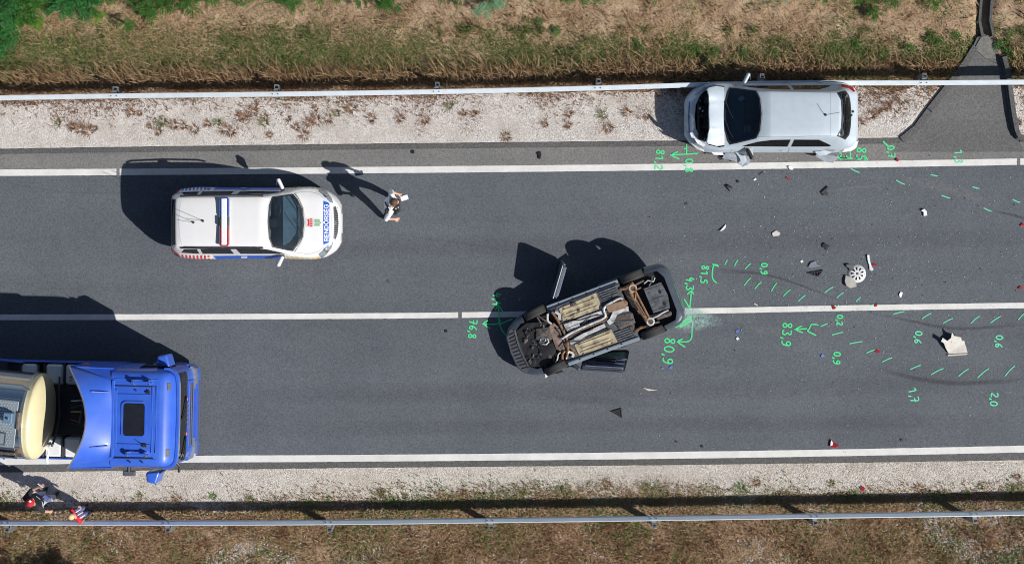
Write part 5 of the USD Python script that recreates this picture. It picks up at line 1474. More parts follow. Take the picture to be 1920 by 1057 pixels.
for sgn in (1, -1):
    for k, (x0, x1) in enumerate(((-2.30, -2.72), (-2.78, -3.22), (-3.28, -3.72), (-3.95, -4.35))):
        t.part('side_tank', rbox(((x0 + x1) / 2, sgn * .92, .80), (abs(x1 - x0), .50, .56), .05), M['white_panel'])
        t.part('tank_strap', rbox((x1 - .03, sgn * .92, .80), (.05, .54, .60), .02), M['black_plastic'])
for c, y in (('decal_red', .86), ('decal_yellow', .815), ('decal_green', .775)):
    t.part('hazard_sticker', rbox((-3.08, y, 1.083), (.08, .035, .006), .002), M[c])
rl = np.random.default_rng(3)
for k in range(7):
    y = -.45 + k * .15
    t.part('air_hose', tube([(-1.75, y, 1.2), (-2.1, y + rl.uniform(-.1, .1), 1.5 + .1 * rl.random()), (-2.6, y + rl.uniform(-.15, .15), 1.35), (-3.0, y * .6, 1.3)], .018, 7), M[['black_plastic', 'lamp_red', 'black_plastic', 'decal_yellow', 'grey_plastic', 'black_plastic', 'steel'][k]])
t.part('fifth_wheel', lathe([(0, 0), (.48, 0), (.48, .06), (0, .07)], 28).apply_translation([-4.3, 0, .98]), M['rust_dark'])
t.part('exhaust_stack', tube([(-2.75, -.28, 1.0), (-2.75, -.28, 1.35), (-2.6, .5, 1.4)], .05, 9), M['grey_plastic'])

# tank trailer, angled a little to the cab
t = Thing('tank_trailer', 'stainless steel tank trailer with cream front dome behind the blue lorry', 'tank trailer', loc=(-11.70, -3.318, 0.012), rot=math.radians(-6.0))
TZ, TR = 2.10, 1.07
prof = [(0, .28)] + [(TR * math.sin(a), .28 * math.cos(a)) for a in np.linspace(.12, math.pi / 2, 14)]
domem = trimesh.creation.revolve(np.array(prof + [(TR - .02, -.10), (0, -.10)]), sections=56)
domem.apply_transform(rotm([0, 1, 0], 90))
domem.apply_translation([0, 0, TZ])
domem.fix_normals()
t.part('front_dome', domem, M['cream'])
t.part('tank_barrel', lathe([(0, 0), (TR - .012, 0), (TR - .012, 9.0), (0, 9.0)], 64).apply_transform(rotm([0, 1, 0], -90)).apply_translation([-.10, 0, TZ]), M['tank_steel'])
for x in (-.13, -1.9, -3.8, -5.7, -7.6):
    t.part('tank_band', lathe([(TR - .02, -.03), (TR + .012, -.03), (TR + .012, .03), (TR - .02, .03), (TR - .02, -.03)], 64).apply_transform(rotm([0, 1, 0], 90)).apply_translation([x, 0, TZ]), M['steel'])
wy, wh = -.13, .56
t.part('walkway', rbox((-4.2, wy, TZ + TR + .05), (8.0, 2 * wh, .03), .008), M['plate'])
st = []
for i in range(46):
    for j in range(17):
        st.append(trimesh.creation.cone(.022, .018, sections=6).apply_translation([-.30 - i * .07 - .035 * (j % 2), wy - wh + .05 + j * .064, TZ + TR + .064]))
t.part('tread_studs', trimesh.util.concatenate(st), M['steel'], kind='stuff')
for y in (wy + wh + .03, wy - wh - .03):
    t.part('walkway_edge', tube([(-.18, y, TZ + TR + .05), (-8.1, y, TZ + TR + .05)], .028, 8), M['chrome'])
for x0, x1 in ((-.42, -.72), (-.78, -1.25)):
    o = sbox(x1, wy - wh + .04, x0, wy - .22)
    t.part('hatch_cover', prism(o.difference(o.buffer(-.02)), TZ + TR + .06, TZ + TR + .09), M['grey_plastic'])
    t.part('hatch_plate', prism(o.buffer(-.025), TZ + TR + .065, TZ + TR + .078), M['plate'])
t.part('valve_box', rbox((-.36, wy + .16, TZ + TR + .18), (.22, .26, .24), .02), mat('blue_grey_box', (.10, .17, .26), .5, var=.1))
t.part('valve_knob', lathe([(0, 0), (.04, 0), (.03, .03), (0, .04)], 14).apply_translation([-.36, wy + .16, TZ + TR + .30]), M['chrome'])
t.part('front_ladder_plate', rbox((-.16, wy + .1, TZ + TR + .07), (.06, .42, .10), .01), mat('brown_plate', (.16, .12, .10), .6, metal=.4, var=.2))
t.part('hand_rail', tube([(-.02, .72, TZ + .93), (-.25, .80, TZ + .86), (-8, .80, TZ + .86)], .022, 7), M['steel'])
for y, z in ((-.93, TZ + .62),):
    t.part('side_locker', rbox((-.55, y, z), (.52, .12, .18), .02), M['rust_dark'])
    t.part('locker_rail', tube([(-.2, y - .05, z + .14), (-.8, y - .05, z + .14), (-8, y - .05, z + .14)], .02, 7), M['chrome'])
    t.part('locker_strut', tube([(-.62, y - .02, z + .12), (-.54, y - .12, z + .05)], .018, 6), M['chrome'])
for k in range(4):
    t.part('hose_clamp', rbox((.14 + .03 * k, -.78 + .03 * k, 1.55 + .05 * k), (.05, .07, .12), .015), M['steel'])
t.part('front_pipe', tube([(.16, .95, 1.2), (.20, .5, 1.25), (.28, 0, 1.25), (.24, -.55, 1.3), (.2, -.8, 1.4)], .028, 8), M['grey_plastic'])
t.part('hose_nozzle', tube([(.10, -.78, 1.62), (.20, -.90, 1.60), (.16, -1.12, 1.58), (.16, -1.22, 1.5)], .035, 8), M['white_panel'])
t.part('front_bar', tube([(.02, -.72, 1.75), (.32, -.70, 1.70)], .018, 6), M['beige_plastic'])
t.part('frame_beam', rbox((-4.2, .45, 1.02), (8.2, .12, .2), .01), M['black_plastic'])
t.part('frame_beam', rbox((-4.2, -.45, 1.02), (8.2, .12, .2), .01), M['black_plastic'])
for sgn in (1, -1):
    t.part('blue_skirt', rbox((-4.6, sgn * 1.20, .95), (7.6, .035, .5), .012), M['blue_paint'])
    for k in range(3):
        wheel(t, -6.2 - k * 1.3, sgn * .98, .50, .38, spokes=8)
# ------------------------------------------------------------------ guardrails
def rail(name, label, f, posts, side):
    """Steel crash barrier; side = +1 if the posts stand towards +y (behind the beam)."""
    t = Thing(name, label, 'guardrail', loc=(0, float(f(0.0)), 0.0))
    fy = lambda x: K_R * f(np.asarray(x) / K_R)
    prof = [(0, .755), (.012, .757), (.020, .748), (.085, .688), (.094, .672), (.088, .648), (.024, .618), (.024, .575), (.088, .536), (.094, .515), (.088, .49), (.022, .452), (.0, .44)]
    prof = np.array(prof)
    th = np.array([[-.005, 0]] * len(prof))
    ring = np.vstack([prof, (prof + th)[::-1]])
    px = [P(p, 0, RZ)[0] for p in posts]
    for a, b in zip(px[:-1], px[1:]):
        xs = np.linspace(a - .14, b + .16, 12)
        ys = fy(xs)
        rings = []
        for i, (x, y) in enumerate(zip(xs, ys)):
            o = .004 if i == 0 else 0
            rings.append(np.column_stack([np.full(len(ring), x), y - side * (ring[:, 0] + o), ring[:, 1] + (.003 if i == 0 else 0)]))
        m = TM(loft_rings(rings))
        t.part('rail_beam', m, M['galv'], world=True, smooth=25)
    for x in px:
        y = float(fy(x))
        C = Polygon([(-.06, .02), (.06, .02), (.06, .075), (.045, .075), (.045, .035), (-.045, .035), (-.045, .12), (.03, .12), (.03, .105), (-.03, .105), (-.03, .09), (.045, .09), (.045, .135), (-.06, .135)])
        p = prism(C, 0, 1)
        v = p.vertices.copy()
        p.vertices = np.column_stack([x + v[:, 0], y + side * (v[:, 1] + .06), -.1 + v[:, 2] * .82])
        if side < 0:
            p.invert()
        t.part('rail_post', p, M['galv_dark'], world=True)
        br = [rbox((x - .02, y + side * .045, .60), (.14, .075, .012), .003), rbox((x - .02, y + side * .04, .70), (.12, .06, .014), .003), rbox((x + .08, y + side * .05, .65), (.012, .08, .10), .003)]
        t.part('rail_bracket', br, M['galv_dark'], world=True)
        for dx in (-.10, .04):
            t.part('splice_bolt', trimesh.creation.cylinder(.018, .02, sections=8).apply_transform(rotm([1, 0, 0], 55 * side)).apply_translation([x + dx, y - side * .05, .733]), M['galv_dark'], world=True)
    return t


rail('guardrail', 'pale steel guardrail along the dry grass above the white gravel', UP_RAIL, [-690, -388, -88, 215, 518, 820, 1123, 1430, 1735, 2038, 2340], 1)
rail('guardrail', 'blue-grey steel guardrail along the brown grass below the road', LOW_RAIL, [-594, -290, 12, 314, 618, 921, 1228, 1530, 1830, 2130, 2430], -1)


# ------------------------------------------------------------------ people
def sph(p, r, n=16):
    return m3.Manifold.sphere(r, n).translate([float(x) for x in p])


def bone(a, b, ra, rb, n=16):
    return m3.Manifold.batch_hull([sph(a, ra, n), sph(b, rb, n)])


def smooth_body(parts, l=.03, it=8):
    m = m3.Manifold.batch_boolean(parts, m3.OpType.Add).refine_to_length(l)
    tm = TM(m)
    tm.merge_vertices()
    trimesh.smoothing.filter_taubin(tm, iterations=it)
    return tm


def hand(wrist, d, up_, curl=.5, s=1.0):
    """Palm with four fingers and a thumb; d = direction of the fingers, up_ = back of the hand."""
    d = np.array(d, float) / np.linalg.norm(d)
    u = np.array(up_, float)
    u -= d * (u @ d)
    u /= np.linalg.norm(u)
    w = np.cross(u, d)
    W = np.array(wrist, float)
    out = [m3.Manifold.batch_hull([sph(W, .026 * s, 12)] + [sph(W + d * .085 * s + w * k * s, .014 * s, 10) for k in (-.032, .032)])]
    for k, L in ((-.033, .062), (-.011, .074), (.011, .078), (.033, .070)):
        a = W + (d * .085 + w * k) * s
        dd = d * math.cos(curl) - u * math.sin(curl)
        b = a + dd * L * .55 * s
        d2 = d * math.cos(curl * 2.1) - u * math.sin(curl * 2.1)
        out += [bone(a, b, .0105 * s, .0095 * s, 8), bone(b, b + d2 * L * .5 * s, .0095 * s, .008 * s, 8)]
    a = W + (d * .03 - w * .03) * s
    b = a + (d * .035 - w * .03 - u * .012) * s
    out += [bone(a, b, .013 * s, .011 * s, 8), bone(b, b + (d * .035 - w * .004 - u * .012) * s, .011 * s, .009 * s, 8)]
    return out


def person(label, loc, rot, s, J, mats, cap=None, sleeve=.95, extras=None):
    """J: joints in metres for a 1.75 m body facing +x; s scales the figure."""
    t = Thing('person', label, 'person', loc=loc, rot=rot)
    J = {k: np.array(v, float) * s for k, v in J.items()}
    h, n, c, pl = J['head'], J['neck'], J['chest'], J['pelvis']
    y = np.array([0, s, 0])
    sk = [sph(h + np.array([-.012, 0, .02]) * s, .098 * s, 20), m3.Manifold.batch_hull([sph(h + np.array([.03, 0, -.06]) * s, .058 * s), sph(h + np.array([.045, 0, .0]) * s, .06 * s), sph(h + np.array([-.02, 0, .0]) * s, .085 * s)]),
          m3.Manifold.batch_hull([sph(h + np.array([.095, 0, -.03]) * s, .012 * s, 10), sph(h + np.array([.085, 0, .015]) * s, .008 * s, 10)]), bone(n, h + np.array([-.01, 0, -.06]) * s, .058 * s, .052 * s)]
    for q in (-1, 1):
        sk.append(m3.Manifold.batch_hull([sph(h + np.array([-.01, q * .098, .01]) * s, .016 * s, 8), sph(h + np.array([0, q * .096, -.03]) * s, .011 * s, 8)]))
    torso = [m3.Manifold.batch_hull([sph(c + y * k * .09, .115 * s) for k in (-1, 1)] + [sph(pl + y * k * .05 + np.array([0, 0, .15]) * s, .105 * s) for k in (-1, 1)]),
             m3.Manifold.batch_hull([sph(pl + y * k * .08, .115 * s) for k in (-1, 1)] + [sph(pl + y * k * .05 + np.array([0, 0, .15]) * s, .105 * s) for k in (-1, 1)]),
             m3.Manifold.batch_hull([sph(J['sh' + a], .062 * s) for a in 'LR'] + [sph(c + y * k * .08 + np.array([0, 0, .05]) * s, .09 * s) for k in (-1, 1)] + [sph(n - np.array([0, 0, .02]) * s, .06 * s)])]
    sk += torso
    shirt, pants, shoes = [], [], []
    g = .016 * s
    shirt += [m3.Manifold.batch_hull([sph(c + y * k * .09, .115 * s + g) for k in (-1, 1)] + [sph(pl + y * k * .06 + np.array([0, 0, .06]) * s, .115 * s + g) for k in (-1, 1)]),
              m3.Manifold.batch_hull([sph(J['sh' + a], .062 * s + g) for a in 'LR'] + [sph(c + y * k * .08 + np.array([0, 0, .05]) * s, .09 * s + g) for k in (-1, 1)] + [sph(n - np.array([0, 0, .055]) * s, .06 * s + g)])]
    pants.append(m3.Manifold.batch_hull([sph(pl + y * k * .08 + np.array([0, 0, z]) * s, .115 * s + g * .7) for k in (-1, 1) for z in (.03, -.03)]))
    for a, q in (('L', 1), ('R', -1)):
        S_, E, W = J['sh' + a], J['el' + a], J['wr' + a]
        sk += [bone(S_, E, .05 * s, .04 * s), bone(E, W, .04 * s, .028 * s)]
        d = W - E
        sk += hand(W, d + np.array([0, 0, -.02]), np.array([.05, q * .4, .9]), .45, s)
        e2 = S_ + (E - S_) * sleeve
        shirt.append(bone(S_, e2, .062 * s + g, .052 * s + g * .6))
        hp, k_, an = pl + y * q * .085, J['kn' + a], J['an' + a]
        sk += [bone(hp, k_, .085 * s, .058 * s), bone(k_, an, .055 * s, .038 * s), m3.Manifold.batch_hull([sph(an, .04 * s), sph(an + np.array([.14, q * .02, -.05]) * s, .03 * s)])]
        pants += [bone(hp, k_, .092 * s + g, .066 * s + g), bone(k_, an + np.array([0, 0, .03]) * s, .066 * s + g, .056 * s + g * .5)]
        az = an[2] - .045 * s
        shoes.append(m3.Manifold.batch_hull([sph(an + np.array([-.05, 0, -.03]) * s, .042 * s), sph(an + np.array([.15, q * .02, -.045]) * s, .034 * s), sph(an + np.array([.08, q * .015, -.03]) * s, .042 * s)]))
    t.part('body', smooth_body(sk, .022 * s, 4), mats['skin'], smooth=True)
    t.part('shirt', smooth_body(shirt, .04 * s), mats['shirt'], smooth=True)
    t.part('trousers', smooth_body(pants, .04 * s), mats['pants'], smooth=True)
    for b in shoes:
        t.part('shoe', smooth_body([b], .03 * s, 4), mats['shoe'], smooth=True)
    hair = (sph(h + np.array([-.02, 0, .028]) * s, .104 * s, 24) - m3.Manifold.cube([.4 * s, .4 * s, .4 * s], True).translate(list(h + np.array([.24, 0, -.17]) * s))) - m3.Manifold.cube([.5 * s] * 3, True).translate(list(h + np.array([.05, 0, -.31]) * s))
    t.part('hair', fine(hair, .03), mats['hair'], smooth=True)
    for q in (-1, 1):
        t.part('eye', TM(sph(h + np.array([.083, q * .034, .008]) * s, .012 * s, 10)), M['black_plastic'])
    if extras:
        extras(t, J, s)
    return t


base = dict(head=(.06, 0, 1.63), neck=(.03, 0, 1.49), chest=(.01, 0, 1.30), pelvis=(-.03, 0, .96), shL=(.01, .19, 1.42), shR=(.01, -.19, 1.42))
skin = {'skin': M['skin'], 'shoe': M['black_plastic']}


def cam_bits(t, J, s):
    t.part('harness', [rbox((.04, -.13, 1.49), (.26, .13, .06), .025, .15), rbox((.18, -.10, 1.34), (.12, .22, .20), .04), rbox((-.10, -.18, 1.42), (.08, .13, .20), .03), rbox((.12, -.23, 1.42), (.12, .10, .10), .03), rbox((.20, .06, 1.36), (.08, .12, .14), .03)], M['black_plastic'])
    for k in range(5):
        t.part('harness_buckle', rbox((-.04 + k * .06, -.10 - .03 * (k % 2), 1.525), (.025, .03, .012), .004), M['decal_white'])
    t.part('shoulder_strap', tube([(-.14, .04, 1.36), (-.08, -.07, 1.50), (.06, -.08, 1.52), (.19, .02, 1.38)], .022, 7), M['black_plastic'])


J1 = dict(base, head=(.12, .03, 1.63), neck=(.06, .02, 1.49), chest=(.03, .0, 1.30), pelvis=(-.06, 0, .96), shL=(.03, .19, 1.42), shR=(.0, -.20, 1.42), elL=(.0, .31, 1.16), wrL=(.17, .25, 1.12), elR=(-.12, -.36, 1.18), wrR=(.07, -.37, 1.15),
          knL=(-.05, .20, .50), anL=(-.10, .25, .085), knR=(-.13, -.20, .50), anR=(-.25, -.28, .085))
o1 = P(740, 387)
o1[2] = .014
person('man in white shirt with black chest harness standing on the lane before the police car', o1, 0.0, 1.02, J1, dict(skin, shirt=M['shirt_white'], pants=M['navy'], hair=M['hair_brown']), sleeve=1.05, extras=cam_bits)
single('notepad', T(rbox((0, 0, 0), (.19, .12, .014), .004), rotm([0, 0, 1], 18) @ rotm([0, 1, 0], 8), tuple(o1 + (.33, .16, 1.15))), M['decal_white'], 'small white notepad in the hand of the man in the white shirt', 'notepad')


def cap_bits(t, J, s):
    h = J['head']
    cr = (sph(h + np.array([-.012, 0, .035]), .112, 28) - m3.Manifold.cube([.4, .4, .3], True).translate(list(h + np.array([0, 0, -.12]))))
    q = t.sub('cap')
    t.part('cap_crown', fine(cr, .04), M['cap_red'], smooth=True, parent=q)
    for k in range(6):
        a = k * math.pi / 3
        pts = [h + np.array([-.012 + .113 * math.cos(e) * math.cos(a), .113 * math.cos(e) * math.sin(a), .035 + .113 * math.sin(e)]) for e in np.linspace(.1, math.pi / 2, 8)]
        t.part('cap_seam', tube(pts, .0035, 5), M['shirt_red'], parent=q)
    t.part('cap_button', TM(sph(h + np.array([-.012, 0, .148]), .014, 10)), M['cap_red'], parent=q)
    t.part('cap_badge', T(rbox((0, 0, 0), (.05, .06, .008), .003), rotm([0, 1, 0], 28), tuple(h + np.array([.045, -.0, .138]))), M['decal_white'], parent=q)
    vz = Polygon([(-.09, -.085), (-.15, -.075), (-.20, -.03), (-.20, .03), (-.15, .075), (-.09, .085)])
    t.part('cap_visor', T(prism(vz.buffer(.01), -.006, .006), rotm([0, 1, 0], -12), tuple(h + np.array([0, 0, .015]))), M['shirt_black'], parent=q)
    for k in range(4):
        t.part('shirt_letter', rbox((-.045 + .0 * k, -.16 + .035 * k, 1.475), (.05, .022, .012), .003), M['decal_white'])
    t.part('shirt_piping', tube([(.02, -.285, 1.36), (.10, -.20, 1.30), (.142, -.08, 1.30), (.145, .04, 1.28)], .012, 6), M['decal_white'])


J2 = dict(base, elL=(.20, .22, 1.20), wrL=(.38, .10, 1.32), elR=(-.08, -.30, 1.18), wrR=(-.06, -.40, .98), knL=(.02, .10, .50), anL=(-.01, .11, .085), knR=(.08, -.12, .50), anR=(.06, -.15, .085), pelvis=(.02, 0, .96))
o2 = P(91, 928)
o2[2] = -.01
person('man in black T-shirt and red cap worn backwards on the gravel behind the lorry', o2, math.radians(56), 1.03, J2, dict(skin, shirt=M['shirt_black'], pants=M['denim'], hair=M['hair_brown']), extras=cap_bits)
q2 = Thing('phone', 'pale phone held out by the man in the red cap', 'phone', loc=o2 + np.array([.20, .44, 1.42]), rot=math.radians(56))
q2.part('phone_case', rbox((0, 0, 0), (.02, .15, .085), .006), M['pale_plastic'])
q2.part('phone_screen', rbox((-.012, 0, 0), (.004, .135, .07), .001), M['black_plastic'])
single('shoulder_bag', [T(rbox((0, 0, 0), (.13, .22, .20), .03), rotm([0, 0, 1], 56), tuple(o2 + (.23, .06, .98))), tube([tuple(o2 + (.21, .05, 1.08)), tuple(o2 + (.06, -.10, 1.46)), tuple(o2 + (-.10, .06, 1.40))], .012, 6)], M['cloth_blue'], 'dark blue shoulder bag hanging at the side of the man in the red cap', 'bag')


def kid_bits(t, J, s):
    c = J['chest']
    for k in range(6):
        yy = -.14 + k * .056
        m = tube([(c[0] + .075, yy * s, c[2] + .155), (c[0] + .135, yy * s, c[2] + .06), (c[0] + .14, yy * s, c[2] - .10)], .017, 6)
        t.part('shirt_stripe', m, M[('decal_white', 'cloth_blue')[k % 2]])
    t.part('wrist_band', T(trimesh.creation.torus(.03, .008, 14, 6), None, tuple(J['wrR'])), M['black_plastic'])


J3 = dict(base, head=(-.03, .05, 1.62), neck=(-.01, .03, 1.49), elL=(.02, .26, 1.18), wrL=(.12, .20, 1.02), elR=(-.02, -.27, 1.17), wrR=(.02, -.24, .96), knL=(.03, .10, .50), anL=(-.02, .11, .085), knR=(.03, -.10, .50), anR=(.02, -.12, .085))
o3 = P(163, 955)
o3[2] = -.015
person('fair haired child in red shirt with blue and white stripes beside the guardrail', o3, math.radians(35), .80, J3, dict(skin, shirt=M['shirt_red'], pants=M['cloth_blue'], hair=M['hair_blond']), sleeve=.6, extras=kid_bits)

# ------------------------------------------------------------------ debris on the road
def lie(pts, th, z=0.014, seed=0, amp=0.0, tilt=(0, 0), l=.05):
    """Sheet fragment outlined in photograph pixels, lying (bent) on the road."""
    g = Polygon([P(*p)[:2] for p in pts])
    m = prism(g, 0, th)
    if amp or tilt != (0, 0):
        m = fine(m, l)
        v = m.vertices.copy()
        c = v.mean(0)
        v[:, 2] += tilt[0] * (v[:, 0] - c[0]) + tilt[1] * (v[:, 1] - c[1]) + amp * noise2(v[:, 0], v[:, 1], 5, seed, 3)
        v[:, 2] -= v[:, 2].min()
        m.vertices = v
    m.apply_translation([0, 0, z])
    return m


def frag(name, pts, th, matl, label, cat='fragment', group=None, **k):
    return single(name, lie(pts, th, **k), M[matl] if isinstance(matl, str) else matl, label, cat, group, smooth=20)


# wheel cover
t = Thing('wheel_cover', 'silver spoked wheel cover lying on its back among the debris', 'wheel cover', loc=P(1606.5, 513) + (0, 0, .02))
dsc = MF(lathe([(0, .045), (.07, .05), (.15, .045), (.205, .03), (.235, .0), (.222, .0), (.198, .018), (.14, .03), (0, .03)], 48))
for k in range(9):
    a = 2 * math.pi * k / 9 + .3
    sl = prism(rpoly([(.085, -.012), (.165, -.028), (.172, .0), (.165, .028), (.085, .012)], .008), -.1, .2)
    sl.apply_transform(rotm([0, 0, 1], math.degrees(a)))
    dsc = dsc - MF(sl)
t.part('cover_disc', dsc, mat('cover_silver', (.66, .67, .68), .4, metal=.3, var=.05))
t.part('hub_cap', lathe([(0, .056), (.03, .056), (.036, .05), (0, .05)], 20), M['grey_plastic'])
for k in range(9):
    a = 2 * math.pi * k / 9 + .3 + math.pi / 9
    t.part('cover_clip', rbox((.19 * math.cos(a), .19 * math.sin(a), .038), (.02, .02, .012), .004), M['steel'])
frag('mounting_plate', [(1585, 516), (1598, 521), (1603, 529), (1604, 537), (1593, 540), (1586, 536), (1583, 527)], .05, 'beige_plastic', 'beige plastic mounting block beside the wheel cover', tilt=(.15, -.1), amp=.03)
frag('bracket', [(1585, 496), (1592, 495), (1598, 497), (1600, 504), (1594, 508), (1590, 502), (1587, 501)], .05, 'grey_plastic', 'dark crumpled bracket against the wheel cover', amp=.05)
frag('trim_strip', [(1625, 478), (1629, 478), (1631, 492), (1634, 500), (1637, 505), (1634, 508), (1630, 506), (1629, 496), (1627, 492)], .03, 'pale_plastic', 'long pale trim strip to the right of the wheel cover', amp=.05)
frag('lamp_shell', [(1515, 500), (1520, 492), (1528, 490), (1532, 496), (1538, 497), (1539, 499), (1519, 502)], .03, 'lamp_clear', 'grey clear lamp shell above the black triangular grille piece', amp=.04)
g = Polygon([P(*p)[:2] for p in [(1512, 512), (1530, 509), (1543, 506), (1538, 514), (1533, 519), (1524, 516)]])
gg = g.difference(g.buffer(-.022)).union(unary_union([LineString([P(1520 + 5 * k, 505)[:2], P(1523 + 5 * k, 522)[:2]]).buffer(.008) for k in range(4)]).intersection(g))
single('grille_piece', prism(gg, .014, .05), M['black_plastic'], 'black triangular grille frame lying left of the wheel cover', 'grille')
# beige liner
lin = [(1764, 632.5), (1769, 636), (1773, 638.5), (1780, 633), (1781, 623), (1786, 629), (1799, 632), (1802, 639), (1806, 638), (1810, 650), (1813, 661), (1796, 662), (1778, 662.5), (1771, 652), (1767, 643), (1761, 639)]
gl = Polygon([P(*p)[:2] for p in lin])
m = fine(prism(gl, 0, .012), .04)
v = m.vertices.copy()
c0 = P(1790, 650)
dx, dy = v[:, 0] - c0[0], v[:, 1] - c0[1]
v[:, 2] += .03 + .13 * np.clip((dy - dx * .5 + .05) / .45, 0, 1.2) + .02 * noise2(dx, dy, 6, 2, 3)
m.vertices = v
t = Thing('wheel_arch_liner', 'large torn beige wheel arch liner lying alone in the lower lane', 'liner', loc=P(1788, 645) + (0, 0, .014))
t.part('liner_sheet', T(m, None, (0, 0, .014)), M['beige_plastic'], world=True, smooth=20)
t.part('liner_rim', lie([(1776, 664), (1795, 663.5), (1813, 662.5), (1812, 664.5), (1795, 666), (1777, 667)], .03), M['beige_plastic'], world=True)
for p in ((1777, 640), (1781, 641), (1785, 631)):
    t.part('fixing_hole', lathe([(0, 0), (.012, 0), (.01, .006), (0, .006)], 10).apply_translation(P(*p) + (0, 0, .135)), M['rust_dark'], world=True)
